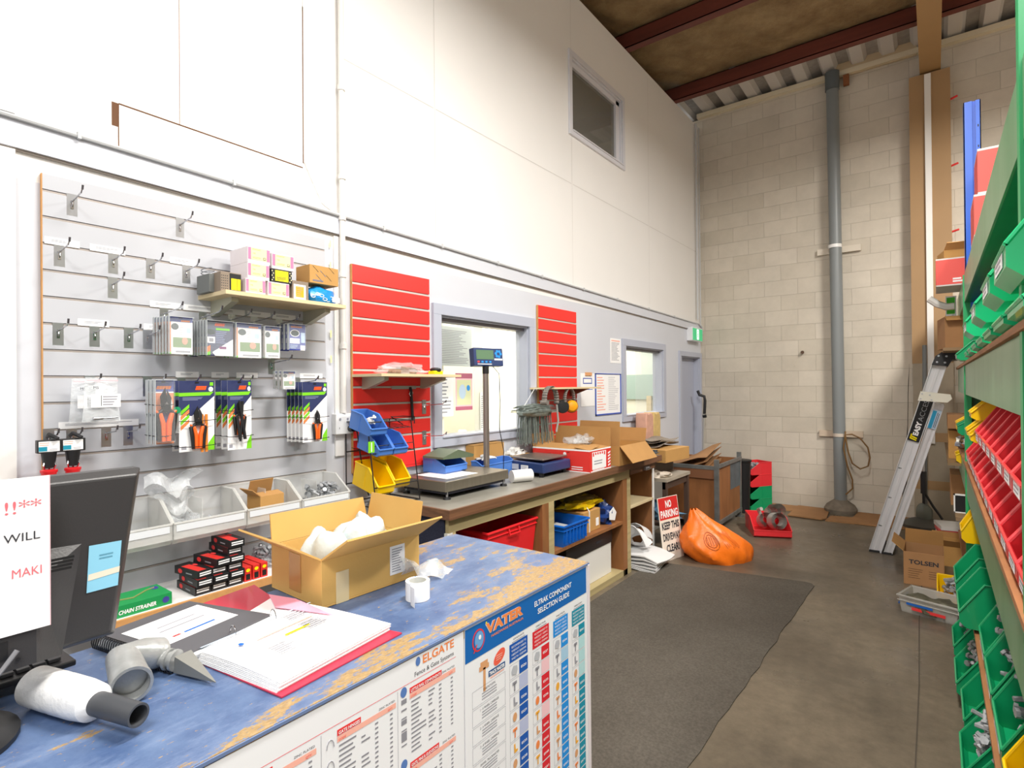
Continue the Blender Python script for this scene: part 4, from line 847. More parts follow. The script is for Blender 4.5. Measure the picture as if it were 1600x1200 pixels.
wb('front_rail', BX-.07, BX-.035, BR_-.60, BR_-.08, .82, .878, HARD)
wb('end_panel', WX+.004, BX-.06, BL+.02, BL+.04, .0, .878, mat('navy_felt', '2B2F44', .95, noise=.3, scale=200))
wb('end_post', BX-.06, BX-.035, BL+.02, BL+.06, 0, .80, mat('white_post', 'DAD7CF', .5)); wb('end_post', BX-.062, BX-.035, BL+.06, BL+.085, 0, .80, PINED)
for y, m1 in ((3.03, PLY), (4.215, PLY)):
    wb('divider', WX+.01, BX-.035, y, y+.02, 0, .80, PLY); wb('upright', BX-.075, BX-.035, y+.02, y+.075, 0, .80, m1); wb('upright', BX-.06, BX-.034, y+.075, y+.14, 0, .80, PINED)
wb('side_panel', WX+.01, BX-.05, BR_-.115, BR_-.095, 0, .88, PLY); wb('side_edge', BX-.05, BX-.04, BR_-.12, BR_-.09, 0, .88, WHITEP)
wb('shelf', WX+.01, BX-.04, 3.17, 4.215, .43, .455, PLY); wb('shelf', WX+.01, BX-.04, BL+.09, 3.03, .43, .455, PLY); wb('shelf', WX+.01, BX-.04, 4.355, 4.845, .53, .55, PINE)
wb('bottom_board', WX+.01, BX-.035, BL+.06, 4.36, .0, .05, PINED)
wb('back_panel', WX+.005, WX+.012, BL+.05, BR_-.1, 0, .88, PLY); 
mm = M(); mm.box(BX-.02-cx_, BX-cx_, 4.6-cy_, 4.68-cy_, .83, .86, STEEL); mm.cyl((BX-.01-cx_, 4.62-cy_, .845), (BX+.02-cx_, 4.62-cy_, .845), .008, STEEL); mm.cyl((BX-.01-cx_, 4.66-cy_, .845), (BX+.02-cx_, 4.66-cy_, .845), .008, STEEL); mm.obj('latch', t)
# bench top goods -- platform scale
t = thing('platform_scale', 'steel platform scale with a post and navy display standing on the workbench', 'scale', (-2.42, 2.60, BZ))
SS = mat('brushed_steel_plate', '9C9688', .32, metal=.75, noise=.1, scale=3, stretch=(1, 14, 1))
mm = M(); mm.box(-.205, .185, -.30, .29, .045, .105, SS); mm.obj('platform', t, smooth=0, bevel=.004)
M().box(-.19, .17, -.28, .27, .028, .045, mat('scale_navy_base', '2F3140', .5)).obj('base_frame', t, smooth=0)
for x, y in ((.165, -.27), (-.18, -.27), (.165, .26), (-.18, .26)): M().cyl((x, y, 0), (x, y, .014), .024, BLACK, r2=.02).cyl((x, y, .014), (x, y, .045), .007, STEEL).obj('foot', t)
M().rect(FTOP(0, 0, .105, 0), -.15, -.22, .12, .06, WHITE, .0008, .0006).obj('paper_sheet', t, smooth=0)
M().cyl((-.05, .345, .02), (-.05, .345, .78), .021, mat('post_steel', '9A8F88', .35, metal=.7), n=18).cyl((-.05, .345, .74), (-.05, .345, .80), .023, BLACK, n=18).obj('post', t)
M().box(-.08, -.02, .27, .36, .028, .045, STEELD).obj('post_bracket', t, smooth=0)
mm = M(); q = mm.T = Matrix.Translation((-.05, .36, .79)) @ Matrix.Rotation(-.30, 4, 'Z') @ Matrix.Rotation(-.12, 4, 'Y'); mm.box(-.03, .03, -.12, .12, 0, .125, BRANDBLUE); o = mm.obj('display_head', t, smooth=0, bevel=.004)
mm = M(); mm.T = q; fr = FX(.0305, -.12, 0); mm.rect(fr, .02, .045, .16, .11, mat('lcd_green', '5E7F62', .2)); mm.rect(fr, .165, .04, .232, .052, WHITE)
for a in range(6): mm.disc(fr, .2+.02*math.cos(a), .085+.02*math.sin(a), .01, .01, INKCYAN)
for k, c in enumerate((INKRED, INKCYAN, INKCYAN, INKCYAN)): mm.rect(fr, .025+.032*k, .022, .042+.032*k, .034, c)
mm.lines(fr, .025, .006, .15, .018, 1, WHITE, .001); mm.obj('display_face', t, smooth=0)
mm = M(); mm.tube([(-.03, .40, .79), (.0, .43, .74), (-.01, .45, .55), (0, .43, .35), (.02, .45, .2), (0, .47, .06), (-.06, .38, .03)], .003, BLACK, n=6); mm.obj('cable', t)
# film roll, blue scale, red carton
t = thing('film_roll', 'roll of white film lying on the workbench in front of the navy scale', 'roll', (-2.25, 3.05, BZ+.042), rot=(0, 0, -.45))
M().cyl((0, -.075, 0), (0, .075, 0), .042, mat('film_roll_white', 'F1F0EE', .25), n=24).obj('film', t); M().cyl((0, .0752, 0), (0, .0756, 0), .022, TAN, n=18).cyl((0, .0757, 0), (0, .0762, 0), .015, INK, n=18).obj('core', t)
t = thing('bench_scale', 'navy bench scale with a flat steel pan beside the red carton', 'scale', (-2.36, 3.42, BZ), .0)
mm = M(); pr = [(-.2, .03), (.16, .03), (.155, .10), (-.13, .11), (-.2, .06)]; mm.prism([(x, z) for x, z in pr], 'y', -.17, .20, BRANDBLUE); mm.obj('scale_body', t, smooth=0, bevel=.01)
M().box(-.16, .14, -.15, .18, .118, .13, mat('pan_steel', '8C827A', .3, metal=.7)).cyl((0, 0, .1), (0, 0, .12), .03, BLACK).obj('pan', t, bevel=.004)
for x, y in ((.12, -.14), (.12, .16), (-.15, -.14), (-.15, .16)): M().cyl((x, y, 0), (x, y, .03), .018, BLACK).obj('foot', t)
mm = M(); fr = F((-.12, -.1705, .045), X, Zv, -Yv); mm.rect(fr, .0, .0, .06, .04, mat('label_grey', 'BFC0C4', .5)); mm.rect(fr, .08, .0, .145, .035, WHITE); mm.lines(fr, .085, .004, .14, .032, 3, GREY, .001); mm.obj('label', t, smooth=0)
REDC = mat('red_printed_card', 'E2362F', .5)
o = carton('red_carton', 'red open carton with white label and brown flaps on the workbench', .52, .33, .17, (-2.305, 3.80, BZ), 0, flaps=(('-x', 10, .10), ('-y', -82, .16), ('+y', 4, .15), ('+x', -84, .14)), m=REDC)
o.rotation_euler[2] = .0
mm = M(); fr = FX(.2605, -.165, 0); mm.rect(fr, .0, .16, .33, .17, WHITE, .0002); mm.rect(fr, .01, .002, .33, .01, WHITE, .0002)
fr = F((-.26, -.1655, 0), X, Zv, -Yv); mm.rect(fr, 0, .158, .52, .17, WHITE, .0002); mm.rect(fr, 0, 0, .52, .006, WHITE, .0002); mm.disc(fr, .3, .13, .014, .014, WHITE); mm.lines(fr, .36, .012, .46, .045, 2, WHITE, seed=2)
fr = FX(.2605, -.165, 0); mm.rect(fr, .03, .02, .25, .15, WHITE, .0006); [mm.rect(fr, .04+.035*k, .128-(.01 if k in (0, 5) else 0), .06+.035*k, .145, INKRED, .001) for k in range(6)]; mm.lines(fr, .06, .05, .2, .09, 2, GREY, .001); mm.rect(fr, .04, .012, .22, .017, WHITE, .001)
for k in range(5): mm.poly(fr, [(.28, .02+.024*k), (.32, .03+.024*k), (.32, .042+.024*k), (.28, .032+.024*k)], WHITE, .001)
mm.obj('carton_print', o, smooth=0)
mm = M(); mm.blob((0, 0, 0), .2, .13, .045, mat('dull_metal_parts', '6E675F', .45, metal=.4, noise=.4, scale=30), amp=.3, seed=12, n=20)
tag(mm.obj('metal_parts', loc=(-2.32, 3.80, BZ+.10)), 'dull metal parts heaped in the red open carton', 'parts', kind='stuff')
mm = M(); mm.blob((0, 0, 0), .1, .13, .08, CLEAR, amp=.4, seed=21, n=22, k=14); tag(mm.obj('crumpled_bag', loc=(-2.25, 3.86, BZ+.12)), 'crumpled clear bag sticking out of the red open carton', 'plastic bag')
# second brown carton behind right of the red one
o = carton('brown_carton', 'brown carton with raised flaps behind the red carton', .38, .50, .16, (-2.215, 4.33, BZ), 0, flaps=(('-y', -6, .20), ('+x', 140, .17), ('-x', 4, .14), ('+y', 20, .12)), m=CARD)
mm = M(); mm.sheet(lambda u, v: (.05*math.cos(2*PI*u)*(1-.5*v)+.01*math.sin(9*u+8*v), .06*math.sin(2*PI*u)*(1-.4*v), .17*v+.01*math.sin(12*u)), 18, 8, CLEAR, .001)
tag(mm.obj('clear_bag', loc=(-2.14, 4.72, BZ+.003)), 'clear plastic bag standing at the far end of the workbench', 'plastic bag')
mm = M(); mm.blob((0, 0, 0), .07, .1, .03, mat('dark_gloves', '45484A', .6), amp=.3, seed=6); tag(mm.obj('dark_glove', loc=(-2.13, 4.87, BZ+.001)), 'dark crumpled glove at the far end of the workbench', 'glove')
# wire rack with bins
t = thing('wire_rack', 'black wire bin rack in front of the tall red slat board', 'rack', (-2.52, 2.075, BZ))
mm = M(); r = .0035; ya, yb = -.155, .16
for y in (ya, yb):
    mm.tube([(.14, y, .0), (.07, y, .46), (-.12, y, .46)], r, WIRE); mm.tube([(-.12, y, 0), (-.12, y, .46)], r, WIRE)
    mm.tube([(.14, y, 0.004), (-.12, y, .004)], r, WIRE)
for z, x in ((.46, .07), (.46, -.12), (.29, .097), (.29, -.12), (.11, .125), (.11, -.12), (.005, .14), (.005, -.12)): mm.tube([(x, ya, z), (x, yb, z)], r, WIRE)
for z, x in ((.42, .077), (.33, .091)): mm.tube([(x, ya, z), (x, yb, z)], .0025, WIRE)
mm.tube([(.10, .16, .44), (.10, .16, .48), (.0, .16, .48), (0, .07, .48), (.10, .07, .44)], .003, WIRE)
for y in [ya+.038*k for k in range(1, 9)]: mm.tube([(.07, y, .42), (-.12, y, .44)], .002, WIRE, n=5); mm.tube([(.095, y, .29), (-.12, y, .31)], .002, WIRE, n=5)
mm.obj('wire_frame', t)
M().box(.10, .104, -.175, -.135, .30, .36, LIME).box(.1042, .1045, -.158, -.152, .305, .355, WHITE).obj('tag', t, smooth=0)
def rbin(yc, zl, xf, w, h, m, label, d=.19): return make_bin('parts_bin', label, w, d, h, m, (xf-d, yc, zl-h*.4+.045), 0, 'bins in the wire rack', lip=.42, tilt=.24, card=False)
rbin(1.965, 1.355, -2.41, .108, .10, BLUEBIN, 'upper blue plastic bin in the wire rack')
rbin(2.005, 1.24, -2.40, .098, .10, BLUEBIN, 'lower left blue plastic bin in the wire rack')
rbin(2.112, 1.24, -2.40, .098, .10, BLUEBIN, 'lower right blue plastic bin in the wire rack')
rbin(1.995, 1.05, -2.39, .115, .13, YELBIN, 'left yellow plastic bin at the bottom of the wire rack', d=.22)
rbin(2.118, 1.07, -2.40, .115, .13, YELBIN, 'right yellow plastic bin at the bottom of the wire rack', d=.22)
WS = mat('white_screws', 'E4E4E0', .5)
tag(bolts(.1, .1, .05, 26, 31, L=(.02, .035), r=.004, m=WS).obj('white_screws', loc=(-2.55, 1.965, 1.365)), 'white screws in the upper blue bin of the wire rack', 'screws', kind='stuff')
# things behind the platform
make_bin('parts_bin', 'large blue plastic bin with a glove on it behind the scale post', .36, .10, .13, BLUEBIN, (WX+.09, 3.09, BZ), 0, None, lip=.8, card=False)
tag(M().blob((0, 0, 0), .05, .07, .02, mat('white_glove', 'E6E8EA', .7), amp=.3, seed=15).obj('white_glove', loc=(-2.535, 3.02, BZ+.135)), 'crumpled white glove resting on the large blue bin', 'glove')
make_bin('parts_bin', 'small blue plastic bin under the dark green flat pack', .2, .2, .09, BLUEBIN, (WX+.04, 2.60, BZ+.107), 0, None, lip=.5, card=False)
tag(M().prism([(-.14, 0), (.14, -.01), (.15, .006), (0, .05), (-.14, .012)], 'x', -.08, .1, mat('olive_pack', '5E6B55', .5)).obj('flat_pack', loc=(WX+.14, 2.62, BZ+.2)), 'dark green flat pack lying over the small blue bin', 'pack')
carton('brown_carton', 'small closed brown carton with handwriting behind the large blue bin', .08, .34, .235, (WX+.043, 3.12, BZ), 0, closed=True)
carton('brown_carton', 'low narrow brown carton of white packets behind the navy bench scale', .09, .30, .12, (WX+.048, 3.46, BZ), 0, flaps=())
tag(M().blob((0, 0, 0), .035, .12, .05, WS, amp=.3, seed=41, n=24, k=14, freq=6).obj('white_packets', loc=(WX+.05, 3.46, BZ+.08)), 'heap of small white packets in the low brown carton', 'packets', kind='stuff')

# ------------------------------------------------------------------ under the bench
def tub(name, label, w, d, h, m, loc, cat='tub', taper=.9, handle=True, t=.006, group=None):
    o = thing(name, label, cat, loc, 0, group); mm = M(); a, b2 = w/2, d/2
    def ring(s, z, e=0): return [(-a*s-e, -b2*s-e, z), (a*s+e, -b2*s-e, z), (a*s+e, b2*s+e, z), (-a*s-e, b2*s+e, z)]
    vs = ring(taper, 0)+ring(1, h)+ring(1, h, -t)+ring(taper, t, -t)
    mm.add(vs, [(3, 2, 1, 0)]+[(i, (i+1) % 4, 4+(i+1) % 4, 4+i) for i in range(4)]+[(4+i, 4+(i+1) % 4, 8+(i+1) % 4, 8+i) for i in range(4)]+[(8+i, 8+(i+1) % 4, 12+(i+1) % 4, 12+i) for i in range(4)]+[(12, 13, 14, 15)], m)
    P = ring(1, h-.004, .003); mm.tube(P, .009, m, n=8, closed=True)
    P = ring(.99, h-.035, .003); mm.tube(P, .004, m, n=6, closed=True)
    mm.obj('tub_body', o, smooth=30)
    if handle: q = M(); q.tube([(a, -.05, h-.01), (a+.012, -.05, h-.05), (a+.012, .05, h-.05), (a, .05, h-.01)], .006, m); q.obj('handle', o)
    return o
tub('storage_tub', 'large red plastic tub under the workbench, left bay', .42, .50, .26, RED, (-2.31, 2.76, .456))
tub('storage_tub', 'deep red plastic tub behind the large one at the left of the bay', .3, .22, .2, RED, (-2.42, 2.36, .456), handle=False)
tag(M().box(-.12, .12, -.06, .06, 0, .15, mat('teal_lid', '2C7F76', .4)).obj('teal_box', loc=(-2.2, 2.42, .456), bevel=.004), 'small teal box left of the large red tub under the workbench', 'box') if 0 else None
o = tub('storage_tub', 'blue plastic tub holding papers, sticking out of the middle bay shelf', .42, .34, .15, BLUETUB, (-2.26, 3.44, .456), handle=False)
q = M()
for k in range(7): q.box(.195, .214, -.14+.045*k, -.132+.045*k, .02, .125, BLUETUB)
q.obj('ribs', o, smooth=0)
tag(M().box(-.15, .12, -.12, .12, 0, .006, WHITE).obj('paper_sheet', loc=(-2.26, 3.44, .54), rot=(0, .1, .2), smooth=0), 'white sheet of paper inside the blue tub', 'paper')
tag(M().box(-.12, .10, -.24, .24, 0, .22, mat('teal_green_carton', '6FA098', .6)).obj('teal_carton', loc=(-2.52, 3.50, .575), smooth=0, bevel=.002), 'dusty teal green box at the back of the middle bay', 'box')
tag(M().box(-.12, .10, -.24, .24, 0, .118, CARDD).obj('flat_carton', loc=(-2.52, 3.50, .456), smooth=0, bevel=.002), 'flat brown carton under the teal green box in the middle bay', 'box')
t = thing('strapped_carton', 'brown carton with white strap right of the blue tub in the middle bay', 'box', (-2.27, 3.83, .456))
M().box(-.15, .15, -.17, .09, 0, .16, CARD).obj('carton_body', t, smooth=0, bevel=.002)
M().box(.15, .154, -.09, -.078, 0, .16, WHITEP).tube([(.1, -.085, .165), (.13, -.08, .185), (.15, -.084, .16)], .004, WHITEP).obj('strap', t, smooth=0); M().box(.15, .1515, .02, .065, .03, .09, WHITE).obj('label_sticker', t, smooth=0)
mm = M(); mm.blob((0, 0, 0), .13, .24, .045, mat('yellow_film', 'EFC916', .3), amp=.15, seed=3, n=22, freq=5); mm.blob((-.02, .0, .035), .10, .18, .03, mat('brown_wrap', '9B8148', .5), amp=.15, seed=7, n=20)
tag(mm.obj('yellow_bag', loc=(-2.27, 3.86, .622)), 'yellow wrapped parcel lying on the strapped brown carton', 'parcel')
mm = M(); mm.blob((0, 0, 0), .1, .085, .10, mat('navy_film', '1E3A78', .3), amp=.2, seed=9, n=22, freq=5)
tag(mm.obj('navy_parcel', loc=(-2.2, 4.07, .456)), 'navy and white wrapped parcel beside the strapped carton', 'parcel')
tag(M().prism([(-.05, 0), (.04, -.02), (.07, .04), (.02, .09), (-.05, .06)], 'x', 0, .004, WHITE).obj('white_label', loc=(-2.097, 4.08, .50), smooth=0), 'white label face on the navy wrapped parcel', 'label')
t = thing('archive_box', 'white archive box with a black lid on the bottom board of the middle bay', 'box', (-2.33, 3.78, .051))
M().box(-.2, .2, -.36, .34, 0, .3, mat('white_box_fluted', 'E4E2DC', .6)).obj('box_body', t, smooth=0, bevel=.003); M().box(-.205, .206, -.366, .346, .25, .345, mat('black_lid', '1E1E20', .4)).box(.206, .2075, .08, .16, .285, .305, INK).obj('lid', t, smooth=0, bevel=.003)
mm = M(); FAB = mat('white_sack_cloth', 'E6E6E6', .6)

for k in range(6): mm.sheet(lambda u, v, k=k: (-.2+.40*u+.01*math.sin(5*v+k)+.012*k, -.19+.37*v, .012+.022*k+.012*math.sin(4*u+2*v+k)-(.05*max(0, u-.7)*k*.4)), 10, 10, FAB, .010)
mm.sheet(lambda u, v: (-.13+.24*u+.02*math.sin(6*v), -.16+.16*v+.05*u, .15+.20*math.sin(PI*u*.9)*(1-.4*v)+.02*math.sin(9*v+4*u)), 14, 12, FAB, .006)
mm.sheet(lambda u, v: (-.05+.09*math.cos(2*PI*u)*(1+.1*v), .02+.14*v+.02*math.sin(5*u), .25+.09*math.sin(2*PI*u)-.06*v), 20, 8, FAB, .006)
tag(mm.obj('white_sacks', loc=(-2.1, 4.60, .0)), 'heap of folded white sacks spilling from the right bay of the workbench', 'sacks')
t = thing('parking_sign', 'red and white sign reading NO PARKING KEEP THIS DRIVEWAY CLEAR leaning on furniture', 'sign', (-1.90, 4.91, .0), rot=(0, -.13, -.24))
M().box(-.006, 0, -.15, .15, 0.0, .56, mat('sign_cream', 'EFE6D8', .5)).obj('sign_board', t, smooth=0)
mm = M(); fr = FX(0, -.15, 0); mm.rect(fr, 0.006, .36, .294, .555, mat('sign_red', 'D32A28', .5), .0006)
for s_, v, c in (('NO', .465, WHITE), ('PARKING', .38, WHITE), ('KEEP THIS', .275, INK), ('DRIVEWAY', .175, INK), ('CLEAR!', .075, INK)): mm.text(fr, s_, .15, v, .088, c, .0014, bold=.035, align='C', width={'NO': .09, 'PARKING': .26, 'KEEP THIS': .26, 'DRIVEWAY': .26, 'CLEAR!': .19}[s_])
mm.obj('sign_lettering', t, smooth=0)
t = thing('low_table', 'low dark table with a worn pale top beyond the workbench', 'table', (-2.3, 5.28, 0))
M().box(-.35, .30, -.28, .34, .67, .70, mat('worn_table_top', 'B5AB9A', .5, noise=.2, scale=6)).obj('tabletop', t, smooth=0)
for x, y in ((-.32, -.25), (.27, -.25), (-.32, .31), (.27, .31)): M().box(x-.02, x+.02, y-.02, y+.02, 0, .67, mat('dark_table_frame', '4E3B30', .6)).obj('leg', t, smooth=0)
M().box(.25, .28, -.27, .33, .60, .67, MATS['dark_table_frame']).obj('apron', t, smooth=0); M().box(-.34, .26, -.27, .33, .25, .27, MATS['dark_table_frame']).obj('shelf', t, smooth=0)
tag(M().blob((0, 0, 0), .1, .09, .03, mat('beige_cloth', 'CFC3B3', .8), amp=.3, seed=3).obj('folded_cloth', loc=(-2.12, 5.12, .701)), 'crumpled beige cloth on the low table', 'cloth')
tag(M().blob((0, 0, 0), .16, .12, .1, mat('blue_plastic_goods', '5E86A6', .4), amp=.3, seed=30).obj('blue_bag', loc=(-2.15, 5.24, .271)), 'bluish plastic bag on the lower shelf of the low table', 'plastic bag')
tag(M().box(-.3, .2, -.25, .3, 0, .135, mat('dark_boards', '5B5048', .7)).obj('dark_boards', loc=(-2.38, 5.33, .701), smooth=0), 'stack of dark boards on the low table under the flat carton', 'boards')
tag(M().box(-.2, .2, -.25, .25, 0, .12, CARD).obj('flat_carton', loc=(-2.22, 5.36, .837), rz=-.1, smooth=0, bevel=.002), 'closed flat brown carton on the boards at the end of the bench', 'box')
mm = M()
for k in range(4): mm.sheet(lambda u, v, k=k: (-.16+.3*u, -.24+.5*v, .02*k+.03*math.sin(3*v+k)+.012*math.sin(7*u)), 6, 8, mat('grey_brown_card', '8B8073', .85), .004)
tag(mm.obj('flattened_cartons', loc=(-2.28, 5.42, .975)), 'curled grey brown cardboard sheets on top of the flat carton', 'cardboard')
t = thing('side_cabinet', 'grey cabinet against the wall carrying the paper rolls', 'cabinet', (-2.55, 5.82, 0)); M().box(-.11, .1, -.2, .235, 0, .93, mat('grey_cabinet', '8C8B86', .6)).obj('cabinet_body', t, smooth=0); M().box(.1, .103, -.19, .225, .02, .9, mat('grey_cabinet_door', '96958F', .6)).obj('cabinet_door', t, smooth=0)
for y, c, lb in ((5.74, 'D9A791', 'pink paper sack standing left of the yellow one on the grey cabinet'), (5.94, 'D6B778', 'yellow brown paper sack standing under the far office window')):
    mm = M(); mm.prism([(-.09, 0), (.09, 0), (.095, .30), (.06, .345), (-.03, .33), (-.08, .35), (-.095, .3)], 'x', -.06, .07, mat('paper_sack_'+('pink' if y < 5.8 else 'yellow'), c, .8, noise=.15, scale=14)); tag(mm.obj('paper_sack', loc=(-2.55, y, .932), bevel=.01), lb, 'sack')

# ------------------------------------------------------------------ crate, bag, bins at the back wall
t = thing('stillage_crate', 'plywood crate in a worn steel frame near the back corner', 'crate', (-2.24, 6.1, 0))
M().box(-.36, .35, .0, .02, .10, .68, PLY).obj('side_panel', t, smooth=0); M().box(.35, .37, .02, .85, .10, .70, PLY).obj('side_panel', t, smooth=0); M().box(-.36, .35, .85, .87, .1, .7, PLY).obj('side_panel', t, smooth=0)
M().box(-.36, .36, .0, .86, .08, .10, PLY).obj('base', t, smooth=0)
for x, y in ((.36, 0), (.36, .86), (-.38, 0), (-.38, .86)): M().box(x-.022, x+.022, y-.03, y+.014, 0, .77, STEELD).box(x-.04, x+.04, y-.04, y+.03, 0, .01, STEELD).obj('corner_post', t, smooth=0)
M().box(-.36, .36, -.025, .0, .66, .70, STEELD).obj('top_rail', t, smooth=0); M().box(.372, .39, 0, .86, .68, .72, STEELD).obj('top_rail', t, smooth=0); M().box(.372, .39, 0, .86, .07, .11, STEELD).obj('bottom_rail', t, smooth=0); M().box(-.36, .36, -.022, .0, .56, .66, mat('dark_ply_rail', '7C5236', .6)).obj('panel_rail', t, smooth=0)
M().box(.3705, .372, .45, .83, .38, .68, mat('grey_paint_patch', '5F6A70', .6, noise=.3, scale=9)).obj('paint_patch', t, smooth=0)
mm = M()
for k in range(5): mm.sheet(lambda u, v, k=k: (-.3+.5*u, .1+.55*v, .1*k*.3+.05*math.sin(4*u+k)+.12*u*v), 5, 5, CARDD, .004)
tag(mm.obj('scrap_cardboard', loc=(-2.24, 6.15, .60)), 'scraps of cardboard poking out of the plywood crate', 'cardboard')
mm = M(); OB = mat('orange_bag_film', 'F07414', .4, bump=.9, bscale=9); rd = random.Random(2)
def bagf(u, v):
    a = 2*PI*u; z = v; prof = (1-.9*z**1.5)*(1+.07*math.sin(3*a+1+2*z)+.03*math.sin(7*a+9*z)+.02*math.sin(12*a-14*z))*(.9+.25*math.sin(PI*min(z*1.3, 1)))*(1+.035*abs(math.sin(5*a+8*z))+.03*abs(math.sin(9*a-13*z+1)))
    return (.30*math.cos(a)*prof-.22*z, .24*math.sin(a)*prof, .44*z+.010*math.sin(5*a+4*z)*(z > .1))
mm.sheet(bagf, 48, 20, OB)
o = tag(mm.obj('orange_bag', loc=(-1.59, 5.19, .0), rz=.55), 'full orange plastic bag with faint print standing on the floor by the sign', 'bag')
mm = M(); mm.cyl((0, 0, 0), (0, 0, .62), .07, BLACK, r2=.09, n=24); mm.lathe([(.09, .62), (.10, .63), (.10, .65), (.08, .655)], BLACK, n=24); tag(mm.obj('black_bin', loc=(-1.90, 7.20, 0)), 'tall black round bin right of the plywood crate', 'bin')
SB = [(.0, GREENBIN, 'bottom green'), (.15, GREENBIN, 'second green'), (.30, REDBIN, 'lower red'), (.45, REDBIN, 'top red')]
for z, m1, lb in SB: make_bin('stacking_bin', '%s bin in the stack against the back wall beside the black bin' % lb, .24, .34, .148, m1, (-1.75, 7.62, z), PI+1.0, 'stack of bins by the back wall', lip=.4, card=False)
tag(bolts(.18, .3, .12, 30, 44, L=(.05, .1), r=.012).obj('steel_fittings', loc=(-1.75, 7.62, .46), rz=PI+1.0), 'steel fittings in the topmost red bin of the stack', 'fittings', kind='stuff')
t = make_bin('stacking_bin', 'red bin full of coiled steel bands on the floor before the cardboard', .36, .5, .17, REDBIN, (-1.54, 6.60, 0), -1.15, None, lip=.45, card=False)
t = thing('steel_band_coils', 'coils of silver steel band piled in the red floor bin', 'coils', (-1.42, 6.40, .02)); GB = mat('band_steel', 'C4C3BC', .35, metal=.35)
for (x, y, z, r, w, rx, ry) in ((-.05, .0, .10, .075, .09, 1.2, .1), (.08, -.06, .12, .085, .1, 1.35, .5), (.0, .12, .17, .075, .08, .9, .2), (.07, .07, .20, .07, .07, 1.0, -.4)):
    mm = M()
    for k in range(4): mm.lathe([(r-k*.012, -w/2), (r-k*.012, w/2)], GB, n=22, cap=False)
    mm.obj('coil', t, loc=(x, y, z), rot=(rx, ry, .6))
mm = M(); mm.tube([(-.1, .08, .1), (-.12, .02, .2), (-.08, -.02, .22)], .02, GB); mm.obj('bracket', t)
# floor cardboard
for k, (pts, lb, z) in enumerate(((((-1.72, 7.9), (-1.30, 7.93), (-1.38, 7.62), (-1.72, 7.45)), 'small brown cardboard piece on the floor beside the bin stack', 0), (((-1.42, 7.93), (-1.06, 7.92), (-1.02, 7.35), (-1.06, 7.26), (-1.42, 7.28)), 'large brown cardboard sheet on the floor left of the grey pipe', .006), (((-1.0, 7.55), (-.78, 7.6), (-.74, 7.28), (-1.02, 7.26)), 'torn cardboard scraps in front of the grey pipe base', 0), (((-.76, 7.94), (-.25, 7.94), (-.25, 7.3), (-.80, 7.28)), 'brown cardboard sheet on the floor behind the ladder', .003))):
    mm = M(); mm.prism(list(pts), 'z', z, z+.012, CARDD); tag(mm.obj('cardboard_sheet', smooth=0), lb, 'cardboard')
# drain pipe
t = thing('drain_pipe', 'large grey plastic drain pipe running up the back wall', 'pipe', (-.965, 7.86, 0))
PIPE = mat('grey_pvc', '7F8485', .4)
M().cyl((.03, 0, .1), (-.01, 0, 5.35), .068, PIPE, n=28).obj('pipe_run', t); M().cyl((0, 0, 3.25), (0, 0, 3.29), .074, WHITEP, n=28).cyl((.028, 0, .93), (.028, 0, .97), .074, mat('clip_cream', 'CFC3B4', .5), n=28).obj('pipe_clip', t)
M().cyl((-.01, 0, 5.2), (-.01, 0, 5.42), .078, mat('pipe_dark', '5C6366', .5), n=28).obj('pipe_socket', t)
mm = M(); mm.lathe([(.17, 0), (.18, .05), (.15, .1), (.08, .15), (.07, .16)], mat('concrete_collar', '83796B', .85, noise=.3, scale=12), (.03, .0, 0), n=24); mm.obj('concrete_foot', t)
for z, m1 in ((3.2, 'D6CDBD'), (.92, 'C9B7A2')):
    mm = M(); mm.box(-.22, .25, .06, .10, 0, .075, mat('bracket_board_%d' % int(z), m1, .7)); tag(mm.obj('pipe_bracket', loc=(-.95, 7.875, z), smooth=0), 'painted timber bracket behind the grey pipe, %s one' % ('upper' if z > 2 else 'lower'), 'bracket')
mm = M(); P = [(-.88, 7.80, .98)]
for k in range(1, 26): a = k/25*PI*1.55; P.append((-.78+.0+.13*math.sin(a-PI/2+.0)+.03, 7.79, .72+.26*math.cos(a*.98)))
P += [(-.86, 7.80, .62), (-.82, 7.8, .45), (-.80, 7.8, .3), (-.88, 7.82, .18)]
tag(mm.tube([(-.87, 7.79, 1.0), (-.87, 7.78, .95), (-.84, 7.78, .75), (-.80, 7.78, .62), (-.72, 7.78, .56), (-.64, 7.78, .60), (-.62, 7.78, .70), (-.64, 7.78, .82), (-.72, 7.78, .93), (-.80, 7.78, .97), (-.87, 7.78, .96), (-.89, 7.78, .80), (-.85, 7.78, .58), (-.80, 7.78, .42), (-.80, 7.78, .32), (-.87, 7.78, .24)], .009, mat('brown_hose', '7A5A30', .5)).obj('hose'), 'brown hose looped over the lower bracket of the grey pipe', 'hose')
tag(M().cyl((-1.36, 7.98, 1.99), (-1.35, 7.93, 1.985), .02, mat('rust', '5A4334', .8)).tube([(-1.36, 7.97, 1.99), (-1.45, 7.97, 1.82)], .003, mat('chalk_line', 'E3DCCD', .8)).obj('wall_bolt'), 'rusty bolt sticking out of the block wall with a scratch below', 'bolt')
